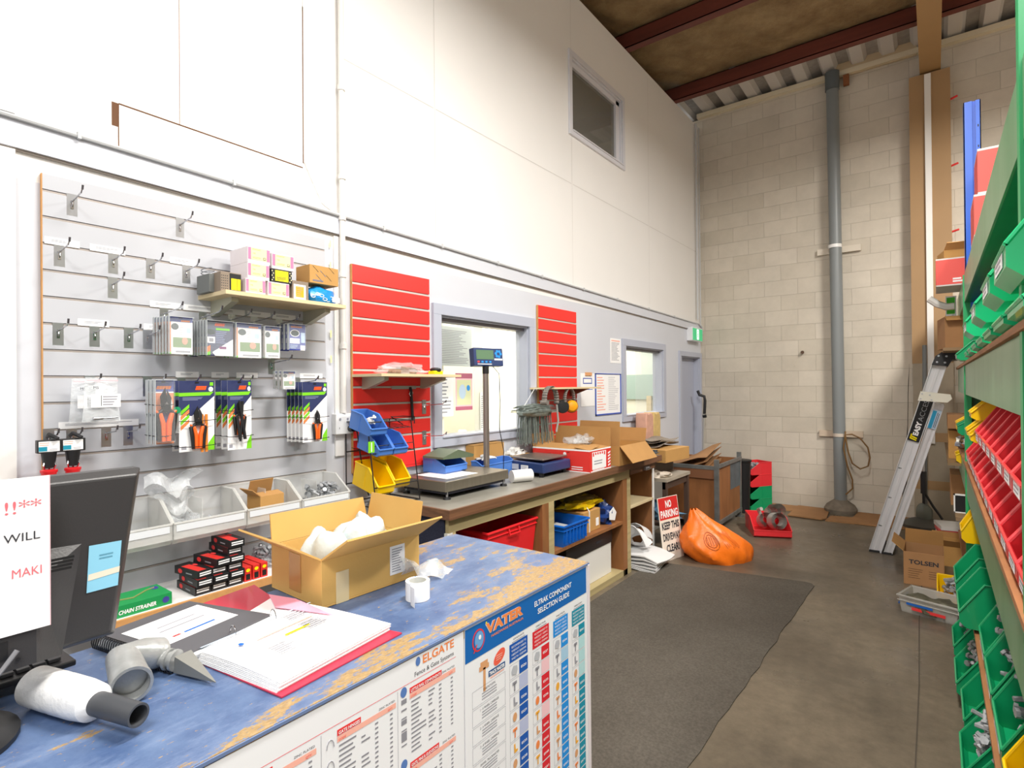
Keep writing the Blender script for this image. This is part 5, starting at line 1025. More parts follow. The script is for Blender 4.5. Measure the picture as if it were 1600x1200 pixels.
# column, boxed in board, conduit
mm = M(); mm.box(-.205, .165, 7.80, BY, 1.80, 5.06, mat('brown_fibre_board', 'A5845C', .65, noise=.1, scale=1.5)); mm.box(-.20, .165, 7.805, BY, 0, 1.80, mat('dusty_cream_column', 'A89C88', .7, noise=.2, scale=3)); mm.box(-.203, .168, 7.80, BY, .92, 1.02, MATS['brown_fibre_board']); mm.box(-.203, .168, 7.80, BY, .38, .48, MATS['brown_fibre_board'])
struct('trim_11', mm, smooth=0)
tag(M().box(-.065, -.005, 7.765, 7.80, .9, 5.04, mat('white_trunking', 'E2DFDA', .45)).obj('cable_trunking', smooth=0, bevel=.003), 'white vertical cable trunking on the brown column board', 'trunking')
tag(M().cyl((-.10, 7.62, .05), (-.09, 7.74, 2.0), .021, mat('dark_grey_tube', '6A6E6E', .45)).obj('grey_tube'), 'dark grey tube leaning upright against the column', 'tube')
tag(M().prism([(-.33, .1), (-.28, .1), (-.245, 1.55), (-.235, 1.80), (-.25, 1.56), (-.26, 1.1)], 'y', 7.90, 7.93, mat('dark_strip', '4F4A45', .7)).obj('dark_strip', smooth=0), 'thin dark strip leaning on the block wall left of the column', 'strip')
for k, z in enumerate((4.72, 3.98, 3.25)): tag(M().cyl((.165, 7.85, z), (.225, 7.82, z+.01), .011, INKRED).obj('red_peg'), 'small red peg at the right edge of the column, %s of three' % ['highest', 'middle', 'lowest'][k], 'peg')
t = thing('floor_polisher', 'grey post machine with black grip standing before the column', 'machine', (-.11, 7.5, 0))
M().cyl((0, 0, .38), (0, 0, .62), .028, BLACK).obj('grip', t); M().cyl((0, 0, .62), (0, 0, .85), .014, STEEL).cyl((0, 0, .25), (0, 0, .4), .014, BLACK).obj('rod', t)
M().blob((0, 0, .10), .075, .075, .11, mat('motor_grey', '6E746C', .5), amp=.05).obj('motor', t); M().lathe([(.2, 0), (.21, .05), (.14, .09), (.05, .12)], mat('dark_base', '54544F', .6)).box(-.1, .28, -.08, .08, 0, .05, MATS['dark_base']).obj('base', t); M().tube([(0, .02, .4), (.08, 0, .25), (.16, 0, .12)], .012, BLACK).obj('cable', t)
t = thing('walking_stick', 'pale pole with a black handle leaning in the corner beside the door', 'pole', (-2.56, 7.72, 0)); M().cyl((-.03, .0, 0), (.02, 0, 1.3), .012, mat('pale_alloy', 'C9C8C2', .35, metal=.5)).obj('pole', t); M().tube([(.02, 0, 1.18), (.03, 0, 1.36), (.02, 0, 1.42), (-.04, -.02, 1.44), (-.06, -.03, 1.5)], .02, BLACK).cyl((.0, 0, 1.14), (.045, 0, 1.15), .022, BLACK).obj('handle', t)

# ================================================================== SERVICE COUNTER
CT = mat('worn_blue_counter_top', '4C6CA8', .42); nt, b = nodes(CT); tc = nt.nodes.new('ShaderNodeTexCoord')
mpn = nt.nodes.new('ShaderNodeMapping'); mpn.inputs['Scale'].default_value = (3.4, 1.2, 1); mpn.inputs['Rotation'].default_value = (0, 0, .35); nt.links.new(tc.outputs['Object'], mpn.inputs['Vector'])
sxyz = nt.nodes.new('ShaderNodeSeparateXYZ'); nt.links.new(tc.outputs['Object'], sxyz.inputs[0])
def mth(op, a, c=None, cl=False):
    x = nt.nodes.new('ShaderNodeMath'); x.operation = op; x.use_clamp = cl
    for i, q in enumerate((a, c)):
        if q is None: continue
        if isinstance(q, (int, float)): x.inputs[i].default_value = q
        else: nt.links.new(q, x.inputs[i])
    return x.outputs[0]
def mrange(v, a, b2, c, d):
    x = nt.nodes.new('ShaderNodeMapRange'); nt.links.new(v, x.inputs[0])
    for i, q in enumerate((a, b2, c, d)): x.inputs[i+1].default_value = q
    return x.outputs[0]
warp = noise(2.2, 4, mpn.outputs[0]); big = noise(1.7, 9, warp.outputs['Color'], .7)
wearY = mrange(sxyz.outputs[1], .15, .75, 0, .16); wearX = mrange(sxyz.outputs[0], .17, .30, 0, .17); wearB = mrange(sxyz.outputs[1], .6, .79, 0, -.13)
lo = noise(4.5, 10, mpn.outputs[0], .72)
wear = mth('ADD', mth('ADD', lo.outputs['Fac'], wearY), mth('ADD', wearX, wearB))
mask = ramp(wear, .615, 0.0, .635, 1.0)
speck = ramp(noise(38, 3, mpn.outputs[0]).outputs['Fac'], .665, 0.0, .68, 1.0)
inner = ramp(noise(30, 5, mpn.outputs[0], .7).outputs['Fac'], .40, 0.0, .43, 1.0)
mask2 = mth('MAXIMUM', mth('MULTIPLY', mask, inner), speck, True)
osb = ramp(noise(55, 6, mpn.outputs[0], .8).outputs['Fac'], .3, '80653F', .7, 'B59A6E')
blue = ramp(noise(9, 8, None, .7).outputs['Fac'], .3, '3A5079', .72, '5F7598')
haze = ramp(wear, .5, 0.0, .64, .45); pale = nt.nodes.new('ShaderNodeRGB'); pale.outputs[0].default_value = (*hexc('7E8FAE'), 1)
b1 = mix(haze, blue, pale.outputs[0]); nt.links.new(mix(mask2, b1, osb), b.inputs['Base Color'])
bp = nt.nodes.new('ShaderNodeBump'); bp.inputs['Strength'].default_value = .35; bp.inputs['Distance'].default_value = .004; bp.invert = True; nt.links.new(mask2, bp.inputs['Height']); nt.links.new(bp.outputs[0], b.inputs['Normal'])
CX0, CX1, CY0, CY1 = -1.52, -.915, -.75, 1.61
t = thing('service_counter', 'service counter with a worn blue top and printed white front', 'counter', ((CX0+CX1)/2, .85, 0)); ox, oy = (CX0+CX1)/2, .85
M().box(CX0-ox, CX1-ox, CY0-oy, CY1-oy, .968, 1.0, CT).obj('countertop', t, smooth=0, bevel=.002)
M().box(CX1-.0-ox, CX1+.0025-ox, CY0-oy, CY1-oy, .9915, .9975, mat('blue_nosing', '6B7FA6', .4)).obj('front_nosing', t, smooth=0)
M().box(CX0+.02-ox, CX1-.006-ox, CY0-oy, CY1-.012-oy, 0, .968, mat('counter_carcass', 'C9C6C2', .5)).obj('carcass', t, smooth=0)
M().box(CX1-.0055-ox, CX1+.004-ox, CY1-.011-oy, CY1+.0-oy, 0, .992, mat('corner_strip', 'E6DDE0', .4)).obj('corner_strip', t, smooth=0)
FXC = CX1-.0035
def put(mm, name, label, cat): return tag(mm.obj(name, loc=(0, 0, 0), smooth=0), label, cat)
fr0 = F((FXC, 0, 0), Yv, Zv, X)
# poster 1: parts price list
root = thing('printed_panel', 'white printed price list panel on the counter front, orange heading', 'poster', (FXC, .70, .5)); fr = F((0, -.70, -.5), Yv, Zv, X)
M().rect(fr, .395, 0, .998, .988, mat('gloss_white_panel', 'F4F5F8', .15, coat=.4), .0, .004).obj('panel', root, smooth=0)
L1 = .0044; mm = M(); DG = mat('dark_grey_ink', '8E8E96', .6)
mm.text(fr, 'ELGATE', .862, .965, .026, INKORANGE, L1, width=.102, bold=.02); mm.disc(fr, .849, .975, .007, .010, mat('globe_ink', '5B7FBE', .4), L1); mm.text(fr, 'Fence & Gate Systems', .838, .945, .014, INK, L1, width=.125)
mm.rect(fr, .42, .9375, .97, .9385, INKRED, L1)
SALM = INKPINK
def section(u0, u1, v, title, rows, tw, pics=True, sd=0):
    mm.rect(fr, u0, v-.012, u0+tw, v, INKRED, L1); mm.text(fr, title, u0+.003, v-.010, .009, WHITE, L1+.0004, width=tw-.006, bold=.02)
    mm.rect(fr, u0, v-.024, u1, v-.013, SALM, L1); mm.text(fr, 'CODE', u0+.003, v-.022, .006, INKRED, L1+.0004); mm.text(fr, 'QTY', u1-.022, v-.022, .006, INKRED, L1+.0004)
    mm.text(fr, 'ZINC PLATED', u1-.045, v-.010, .006, INK, L1, width=.042)
    rd = random.Random(sd+5)
    for i in range(rows):
        vv = v-.034-.0098*i; mm.rect(fr, u0+.004, vv, u0+.004+rd.uniform(.02, .045), vv+.0034, DG, L1); 
        if rd.random() < .7: mm.rect(fr, u0+.056, vv, u0+.056+rd.uniform(.01, .025), vv+.0034, DG, L1)
        mm.rect(fr, u1-.055, vv, u1-.047, vv+.0036, DG, L1); mm.rect(fr, u1-.016, vv, u1-.009, vv+.0036, DG, L1)
section(.64, .785, .927, 'GATE HINGES', 30, .055, sd=1); section(.824, .968, .927, 'LITTLE RAIL COMPONENTS', 12, .098, sd=2); section(.824, .968, .765, 'GATE, PINS & GUDGEONS', 20, .088, sd=3)
section(.45, .595, .93, 'BODY BOLTS', 5, .06, sd=4); section(.45, .595, .85, 'BODY BOLTS', 9, .06, sd=6); section(.40, .44, .93, 'HINGE', 5, .03, sd=7)
for u in (.605, .79): mm.rect(fr, u, .3, u+.0008, .934, GREY, L1)
for k, (v, c) in enumerate(((.925, 'globe_ink'), (.90, 0), (.885, 1), (.868, 2), (.856, 0), (.842, 2), (.83, 0), (.82, 0), (.81, 2), (.77, 'globe_ink'))):
    if c == 'globe_ink': mm.disc(fr, .807, v, .009, .011, MATS['globe_ink'], L1)
    else: mm.rect(fr, .80, v, .815, v+(.010, .004, .003)[c], DG, L1)
for v in (.90, .86, .82, .77): mm.tube([(L1, .625-.70+.008*math.cos(a), v-.5+.016*math.sin(a)) for a in (0, .5, 1, 1.5, 2, 2.5, 3.1)], .0008, GREY, n=4)
mm.obj('panel_print', root, smooth=0)
root = thing('printed_panel', 'white printed panel at the left of the counter front, mostly cut off', 'poster', (FXC, .2, .5))
M().rect(F((0, -.2, -.5), Yv, Zv, X), -.3, 0, .385, .988, MATS['gloss_white_panel'], 0, .004).rect(F((0, -.2, -.5), Yv, Zv, X), .385, 0, .393, .94, INKPINK, 0, .004).obj('panel', root, smooth=0)
# poster 2: component guide
root = thing('printed_panel', 'component selection guide poster with blue banner on the counter front', 'poster', (FXC, 1.3, .5)); fr = F((0, -1.3, -.5), Yv, Zv, X)
M().rect(fr, 1.002, 0, 1.598, .990, MATS['gloss_white_panel'], 0, .004).obj('panel', root, smooth=0)
k = .592/.62
def U(u): return 1.003+(u-1.006)*k
mm = M(); mm.rect(fr, U(1.006), .905, U(1.622), .988, BANNER, L1); L2 = L1+.0005
mm.text(fr, 'VATER', U(1.092), .952, .034, INKORANGE, L2+.0005, width=.155, bold=.05); mm.text(fr, 'VATER', U(1.0915), .9515, .034, WHITE, L2, width=.156, bold=.075)
mm.text(fr, 'HARDWARE AUSTRALIA', U(1.11), .936, .009, INKORANGE, L2, width=.14, bold=.02)
mm.disc(fr, U(1.058), .947, .024, .028, INKRED, L2); mm.disc(fr, U(1.058), .947, .020, .024, BANNER, L2+.0003); mm.disc(fr, U(1.060), .948, .017, .021, mat('globe_blue', '6FA7DC', .4), L2+.0006); mm.disc(fr, U(1.0625), .953, .005, .006, WHITE, L2+.0009); mm.disc(fr, U(1.09), .979, .003, .004, INKYEL, L2)
mm.poly(fr, [(U(1.036), .921), (U(1.040), .921), (U(1.052), .938), (U(1.049), .940)], INKRED, L2+.0009)
mm.text(fr, 'ELTRAK COMPONENT', U(1.312), .951, .021, WHITE, L2, width=.203, bold=.02); mm.text(fr, 'SELECTION GUIDE', U(1.33), .926, .021, WHITE, L2, width=.172, bold=.02)
mm.disc(fr, U(1.128), .868, .0, .0, TAN, L2) if 0 else None
mm.disc(fr, U(1.145), .874, .026, .016, mat('coral_ink', 'F0644C', .5), L1, a=.5); mm.lines(fr, U(1.13), .866, U(1.16), .882, 3, INKPINK, L2)
mm.poly(fr, [(U(1.098), .838), (U(1.17), .838), (U(1.17), .853), (U(1.098), .853)], mat('track_blue', '1B4E86', .5), L1); mm.text(fr, 'TRACK MASTER', U(1.101), .841, .012, WHITE, L2, width=.063, bold=.04); mm.rect(fr, U(1.105), .832, U(1.165), .835, INKPINK, L1)
for (u, v, w, h) in ((1.06, .865, .04, .012), (1.065, .877, .03, .01), (1.076, .81, .010, .06)): mm.rect(fr, U(u), v, U(u+w), v+h, TAN, L1)
names = ['ENDSTOPS', '1 - 4 WHEEL CARRIAGE', '2 - 6 WHEEL CARRIAGE', '2 - 8 WHEEL CARRIAGE', 'SWIVEL TRUCKMASTER', 'FIX IN BRACKET', '', '', '', '', '']
def boxline(u0, v0, u1, v1):
    for r_ in ((u0, v0, u1, v0+.0008), (u0, v1-.0008, u1, v1), (u0, v0, u0+.0008, v1), (u1-.0008, v0, u1, v1)): mm.rect(fr, *r_, GREY, L1)
for i, nm in enumerate(names):
    v1 = .826-.046*i; boxline(U(1.032), v1-.042, U(1.17), v1); mm.text(fr, nm, U(1.101), v1-.013, .008, INK, L1, align='C', width=min(.075, .006*len(nm))) if nm else mm.rect(fr, U(1.075), v1-.014, U(1.13), v1-.009, DG, L1)
    for j in range(3): mm.rect(fr, U(1.07), v1-.020-.007*j, U(1.132), v1-.0175-.007*j, GREY, L1)
cols_ = [(1.190, 1.277, .886, mat('col_blue_ink', '1558B0', .5), 'GRADUATE', mat('lilac_ink', 'B9C0DE', .5)), (1.302, 1.390, .882, mat('col_red_ink', 'DC2433', .5), 'DIRECTOR', PALEPK), (1.414, 1.501, .876, INKCYAN, 'MATRIX', mat('sky_ink', 'A9CFE8', .5)), (1.526, 1.608, .872, INKTEAL, 'MERCURY', mat('aqua_ink', 'B5DDE0', .5))]
pale_i = {0: (1, 4), 1: (1, 4), 2: (1,), 3: (1, 2, 3)}
for c, (u0, u1, v1, m1, nm, mp_) in enumerate(cols_):
    mm.rect(fr, U(u0), v1-.049, U(u1), v1, m1, L1); mm.text(fr, nm, U((u0+u1)/2), v1+.008, .007, INK, L1, align='C', width=.05); mm.rect(fr, U(u0+.012), v1+.002, U(u1-.012), v1+.004, GREY, L1)
    for j, w_ in enumerate(('RECOMMENDED TO', 'WEIGHT 100KG', 'HEIGHT 3000MM', 'WIDTH 1500MM')): mm.text(fr, w_, U((u0+u1)/2), v1-.012-.0105*j, .008, WHITE, L2, align='C', width=.066)
    um = u0+(u1-u0)*.52
    for i in range(13):
        vv = v1-.056-.042*i; pal = i in pale_i[c]; boxline(U(u0), vv-.038, U(u1), vv)
        mm.rect(fr, U(um), vv-.038, U(u1), vv, mp_ if pal else m1, L1+.0002)
        if not pal: mm.text(fr, ('%s%d' % ('ES', 20+c*7+i*3)), U((um+u1)/2), vv-.024, .009, WHITE, L2, align='C', width=.026, bold=.02)
        cu, cv = (u0+um)/2, vv-.019; pm = (TAN, INKORANGE, mat('amber_print', 'F2AE3A', .5), GREY, DG)[(i+c) % 3 if i > 2 else 3+(i % 2)]
        if i == 0: mm.poly(fr, [(U(cu-.012), cv-.008), (U(cu+.008), cv-.014), (U(cu+.014), cv-.002), (U(cu+.012), cv+.010), (U(cu-.006), cv+.014), (U(cu-.014), cv+.004)], mat('silver_print', 'B9BCC2', .5), L2)
        elif i % 3 == 0: mm.disc(fr, U(cu), cv, .009, .012, pm, L2)
        elif i % 3 == 1: mm.rect(fr, U(cu-.010), cv+.004, U(cu+.010), cv+.012, pm, L2); mm.rect(fr, U(cu-.0025), cv-.014, U(cu+.0025), cv+.006, pm, L2)
        else: mm.poly(fr, [(U(cu-.004), cv-.013), (U(cu+.012), cv-.011), (U(cu+.012), cv-.006), (U(cu+.002), cv-.004), (U(cu), cv+.013), (U(cu-.006), cv+.012)], pm, L2)
mm.obj('poster_print', root, smooth=0)

# ------------------------------------------------------------------ on the counter
o = carton('open_carton', 'large open tan carton full of wrapped goods on the blue counter', .262, .335, .125, (-1.408, 1.026, 1.001), 0, flaps=(('+x', 58, .13), ('-x', 14, .085), ('-y', 58, .115), ('+y', 12, .10)), m=mat('tan_carton', 'D9AE63', .8, noise=.05, scale=5, bump=.06, bscale=80), mi=mat('tan_carton_inside', 'CDA35C', .85, noise=.06, scale=6), cat='box', t=.005)
o.rotation_euler[2] = -.035
mm = M(); mm.rect(FX(.1315), .055, .028, .11, .112, WHITE, 0, .0006); mm.lines(FX(.1315), .062, .034, .104, .106, 10, GREY, .0009); mm.obj('label_sticker', o, smooth=0)
M().box(-.03, .03, -.1690, -.1678, .02, .123, mat('brown_tape', 'C3924E', .25)).obj('packing_tape', o, smooth=0)
M().rect(FX(.1316), -.125, .0, -.085, .085, mat('clear_tape', 'E4CFA0', .15, coat=.5), 0, .0006).obj('packing_tape', o, smooth=0)
SACK = mat('pale_plastic_sack', 'C3CDCE', .35, bump=.35, bscale=30)
for k, (x, y, rx, ry, rz_, sd, lb) in enumerate(((-1.42, .95, .075, .055, .085, 3, 'left white plastic wrapped bundle in the open carton'), (-1.40, 1.04, .085, .055, .092, 8, 'middle white plastic wrapped bundle in the open carton'), (-1.42, 1.12, .07, .05, .085, 13, 'right white plastic wrapped bundle in the open carton'))):
    mm = M(); mm.blob((0, 0, 0), rx, ry, rz_+.012, SACK, amp=.2, seed=sd, n=28, k=18, freq=2.2); tag(mm.obj('wrapped_bundle', loc=(x, y, 1.008+.015), smooth=60), lb, 'bundle', 'wrapped bundles in the open carton')
t = thing('tape_roll', 'roll of white tape standing on the counter beside the open carton', 'tape roll', (-1.135, 1.055, 1.001))
mm = M(); mm.lathe([(.026, 0), (.033, 0), (.033, .05), (.026, .05), (.026, 0)], WHITE, n=32, cap=False); mm.obj('tape', t); mm = M(); mm.lathe([(.0235, .001), (.0255, .001), (.0255, .05), (.0235, .05), (.0235, .001)], mat('tape_core', 'D9D9D2', .6), n=28, cap=False)
for a in (.3, 1.2, 2.6, 3.6): mm.cyl((.029*math.cos(a), .029*math.sin(a), .0502), (.029*math.cos(a), .029*math.sin(a), .0506), .0022, INKCYAN, n=8)
mm.obj('tape_core', t); mm = M(); mm.sheet(lambda u, v: (.012+.03*v*v, -.034-.016*v+.0*u, .05*u-.014*v*(u < .5)), 2, 8, WHITE, .0006); mm.obj('loose_end', t)
mm = M(); mm.sheet(lambda u, v: (-.05+.10*v+.008*math.sin(9*u+3*v), -.06+.14*u, .004+.05*math.sin(PI*v)*(1-.55*u)+.012*math.sin(7*u+6*v)), 14, 12, CLEAR, .0012)
mm.sheet(lambda u, v: (-.02+.012*math.sin(6*v), -.075+.07*u*(1-.4*v), .02+.10*v*(1-u*.5)), 8, 8, CLEAR, .001)
for u, v in ((.02, .02), (.03, -.01), (.05, .0)): mm.cyl((v, u, .03), (v, u, .04), .007, mat('grey_blue_dot', '8FB0BE', .5), n=10)
tag(mm.obj('clear_bag', loc=(-1.25, 1.19, 1.001)), 'crumpled clear plastic bag on the counter behind the tape roll', 'plastic bag')
tag(M().prism([(0, 0), (.04, .0), (.035, .09), (.02, .12), (0, .09)], 'x', 0, .02, YELBIN).obj('yellow_marker', loc=(-1.52+.02, 1.32, 1.001), smooth=0), 'yellow plastic piece standing behind the open carton', 'plastic piece')
# lever arch binder
t = thing('ring_binder', 'open red ring binder full of white sheets on the counter', 'binder', (-1.31, .70, 1.001)); RB = mat('red_binder_cover', 'C8324A', .35, coat=.2)
def quad3(mm, pts, z0, z1, m): mm.prism([(p[0]+1.31, p[1]-.70) for p in pts], 'z', z0, z1, m)
c0 = onlevel(440, 1092, 1.0); c1 = onlevel(628, 991, 1.0); c2 = onlevel(405, 925, 1.0); c3 = onlevel(283, 1025, 1.0)
mm = M(); quad3(mm, [(c0.x, c0.y), (c1.x, c1.y), (-1.33, .80), (c3.x, c3.y)], 0, .003, RB); quad3(mm, [(-1.33, .80), (-1.60, .84), (-1.56, .60), (c3.x-.01, c3.y+.05)], 0, .003, RB); mm.obj('cover', t, smooth=0)
def skew(pts, u, v): a, b2, c, d = [Vector(p) for p in pts]; return (a*(1-u)+b2*u)*(1-v)+(d*(1-u)+c*u)*v
Q = [onlevel(432, 1070, 1.02), onlevel(607, 976, 1.02), onlevel(420, 935, 1.02), onlevel(290, 1015, 1.02)]
Q2 = [(q.x, q.y, 0) for q in Q]
mm = M()
for k in range(8):
    mm.sheet(lambda u, v, k=k: (lambda p: (p.x+1.31+.0012*(k % 3), p.y-.70+.001*k, .004+.0022*k+.006*math.sin(PI*v)*(k/8)))(skew(Q2, u, v)), 4, 6, WHITE, .0016)
mm.obj('sheets', t, smooth=0)
a, b2, c, d = Q; Uv = (b2-a); Vv = (d-a); zt = .0215+.0
fr = F((a.x+1.31, a.y-.70, zt+.0065), Uv, Vv, Zv)
mm = M()
for (u, v, w, h, m1) in ((.30, .62, .5, .018, INKPINK), (.45, .50, .22, .022, INKYEL), (.12, .78, .3, .006, INKPINK), (.35, .73, .4, .01, GREY), (.42, .68, .25, .01, INKPALE)): mm.rect(fr, u, v, u+w, v+h, m1, 0)
mm.lines(fr, .25, .28, .60, .46, 6, GREY, 0, seed=4, h=.4, frac=(.3, .9)); mm.lines(fr, .62, .44, .85, .6, 5, DG, 0, seed=5, h=.45, frac=(.3, .9)); mm.lines(fr, .65, .70, .9, .84, 4, GREY, 0, seed=6, h=.4); mm.disc(fr, .2, .66, .018, .024, INKBLUE, .0003); mm.rect(fr, .03, .86, .97, .875, INKPALE, 0)
mm.obj('sheet_print', t, smooth=0)
for u in (.28, .62):
    p = fr[0]+Uv*u+Vv*.88; q = M(); q.tube([(p.x+.014*math.cos(k*PI/8)-.0, p.y, p.z-.004+.022*math.sin(k*PI/8)) for k in range(9)], .0014, CHROME); q.obj('ring', t)
mm = M(); P4 = [onlevel(415, 935, 1.022), onlevel(395, 918, 1.022), onlevel(350, 938, 1.022), onlevel(430, 955, 1.022)]
tag(M().prism([(onlevel(x, y, 1.03).x, onlevel(x, y, 1.03).y) for x, y in ((430, 948), (520, 960), (462, 935), (420, 928))], 'z', 1.028, 1.0295, PINK).obj('pink_sheet', smooth=0), 'pink sheet of paper sticking out behind the binder pages', 'paper')
# wire-bound catalogue
t = thing('spiral_catalogue', 'black wire bound catalogue with a white title label on the counter', 'catalogue', (-1.55, .62, 1.001)); z = 1.04
q = [onlevel(152, 984, z), onlevel(272, 1022, z), onlevel(424, 952, z), onlevel(296, 932, z)]; q = [(p.x+1.55, p.y-.62) for p in q]
M().prism(q, 'z', .024, .027, mat('black_card_cover', '55555A', .45)).obj('cover', t, smooth=0)
mm = M()
for k in range(5): mm.prism([(x+.002*k, y+.0015*k) for x, y in q], 'z', .002+.0043*k, .0055+.0043*k, WHITE)
mm.obj('pages', t, smooth=0)
a, b2, c, d = [Vector((*p, 0)) for p in q]; fr = F((a.x, a.y, .0272), b2-a, d-a, Zv)
mm = M(); mm.rect(fr, .16, .12, .72, .96, WHITE, .0002, .0004); mm.lines(fr, .30, .3, .45, .8, 1, WHITE, 0)
for (u, v, w, h, m1) in ((.33, .35, .02, .42, GREY), (.43, .30, .02, .5, DG), (.60, .3, .03, .08, INKRED), (.60, .42, .03, .35, INKBLUE)): mm.rect(fr, u, v, u+w, v+h, m1, .0008)
mm.obj('title_label', t, smooth=0)
mm = M(); n = 34
for k in range(n):
    p = a+(b2-a)*(k+.5)/n; dv = (d-a).normalized(); mm.tube([tuple(p+dv*(.010*math.cos(w)-.004)+Vector((0, 0, .016+.017*math.sin(w)))) for w in [j*PI/4 for j in range(8)]], .0013, BLACK, n=4, closed=True)
mm.obj('wire_spiral', t)
# white film bottle shape with grey tube, elbow coupling, cone point
p0, p1, p2 = onlevel(62, 1073, 1.036), onlevel(145, 1097, 1.036), onlevel(226, 1116, 1.026)
dr = (p1-p0).normalized(); T0 = Matrix.Translation(p0-Vector((0, 0, 1.001))*0) @ dr.to_track_quat('Z', 'Y').to_matrix().to_4x4()
t = thing('film_dispenser', 'roll of white stretch film with a dark grey tube handle on the counter', 'film roll', tuple(p0)); t.rotation_euler = dr.to_track_quat('Z', 'Y').to_euler(); L = (p1-p0).length
M().lathe([(.012, -.022), (.026, -.020), (.034, -.010), (.0345, L*.35), (.0335, L*.4), (.0345, L*.45), (.034, L*.8), (.031, L*1.02), (.022, L*1.08), (.014, L*1.1)], mat('stretch_film', 'EDEDEC', .28, bump=.25, bscale=50), n=32).obj('film', t)
M().lathe([(.018, L*1.0), (.0195, L*1.1), (.019, L*1.1+.10), (.0155, L*1.1+.10), (.0155, L*1.1+.02)], mat('dark_grey_pipe', '45474B', .45), n=28).obj('handle_tube', t)
GV = mat('galvanised_fitting', 'B2B4B3', .38, metal=.45, noise=.2, scale=25, bump=.15, bscale=60)
e0, e1, e2 = onlevel(250, 1020, 1.03), onlevel(195, 1035, 1.042), onlevel(205, 1068, 1.036)
t = thing('elbow_coupling', 'galvanised elbow fence fitting lying beside the catalogue', 'pipe fitting', (e1.x, e1.y, 1.001)); o3 = Vector((e1.x, e1.y, 1.001))
mm = M(); A = [e0-o3, (e0*.55+e1*.45)-o3+Vector((0, 0, .006)), e1-o3+Vector((-.004, 0, .002)), (e1*.4+e2*.6)-o3, e2-o3]
mm.tube(A[:4]+[A[3]*.6+A[4]*.4], [.030, .031, .033, .032, .0325], GV, n=28); dv = (A[4]-A[3]).normalized(); mm.cyl(A[3]*.6+A[4]*.4, A[4], .0325, GV, n=28, cap=False); mm.cyl(A[3]*.5+A[4]*.5, A[4]+dv*.008, .0285, GV, n=28, cap=False); mm.obj('elbow_body', t)
mm = M(); mm.cyl(A[4]-dv*.004, A[4]+dv*.008, .0345, GV, n=28, cap=False); mm.cyl(A[4]+dv*.008, A[4]+dv*.0081, .0345, GV, r2=.029, n=28, cap=False); mm.obj('socket_rim', t)
k0, k1, k2 = onlevel(262, 1030, 1.026), onlevel(285, 1033, 1.024), onlevel(337, 1066, 1.008)
t = thing('spear_point', 'cast fence spear point with ribbed neck lying against the binder', 'fence fitting', (k1.x, k1.y, 1.001)); o4 = Vector((k1.x, k1.y, 1.001)); dv = (k1-k0).normalized()
mm = M(); mm.cyl(k0-o4-dv*.012, k0-o4, .016, GV, n=20); mm.cyl(k0-o4, k0-o4+dv*.006, .021, GV, n=20); mm.cyl(k0-o4+dv*.006, k0-o4+dv*.014, .016, GV, n=20); mm.cyl(k0-o4+dv*.014, k0-o4+dv*.02, .021, GV, n=20); mm.obj('ribbed_neck', t)
mm = M(); mm.cyl(k1-o4, k2-o4, .024, mat('cast_grey', '84847F', .5, metal=.3), r2=.001, n=4); mm.obj('point', t, smooth=0)
# monitor from behind
t = thing('computer_screen', 'black computer screen seen from behind with a blue sticker', 'computer screen', (-1.28, .19, 1.001)); MB = BLACKM
def P(y): return y-.19
mm = M(); lean = lambda z: -.0+(z-1.1)*-.06
Y1t, Y1b = .438, .392; Y0 = -.16
vs = []
for x, ins in ((0, 0), (.03, .0), (.05, .012)):
    for (y, z) in ((Y0, 1.10-1.001), (Y1b-ins, 1.105-1.001), (Y1t-ins, 1.424-1.001), (Y0, 1.424-1.001)):
        vs.append((x-.03, P(y), z+(ins if z < .2 else -ins)))
mm.add(vs, [(3, 2, 1, 0), (8, 9, 10, 11)]+[(i, (i+1) % 4, 4+(i+1) % 4, 4+i) for i in range(4)]+[(4+i, 4+(i+1) % 4, 8+(i+1) % 4, 8+i) for i in range(4)], MB); mm.obj('back_shell', t, smooth=0, bevel=.004)
mm = M(); zz = 1.001; hump = [(.02, .08), (.02, .28), (.05, .225), (.05, .10)]
mm.add([(.02, P(-.1), .10), (.02, P(.305), .102), (.02, P(.335), .295), (.02, P(-.1), .31), (.055, P(-.1), .11), (.055, P(.262), .115), (.055, P(.262), .25), (.055, P(-.1), .26)], [(0, 1, 5, 4), (1, 2, 6, 5), (2, 3, 7, 6), (4, 5, 6, 7)], MB); mm.obj('rear_housing', t, smooth=0)
mm = M()
for k in range(4): (lambda a_, b_: mm.box(.0552, .0562, P(a_.y), P(b_.y), a_.z-1.001-.0022, a_.z-1.001+.0022, mat('vent_black', '0B0B0C', .6)))(onwall(80, 876+5.5*k, -1.225), onwall(116-1.5*k, 876+5.5*k, -1.225))
M().box(.0552, .0560, P(.10), P(.225), .135, .165, BLACK).obj('port_recess', t, smooth=0); M().cyl((.055, P(.238), .13), (.0565, P(.238), .13), .003, BLACK).obj('screw_hole', t)
mm.obj('vent_grille', t, smooth=0)
mm = M(); fr = F((.0205, 0, 0), (-.0, 1, 0), Zv, X)

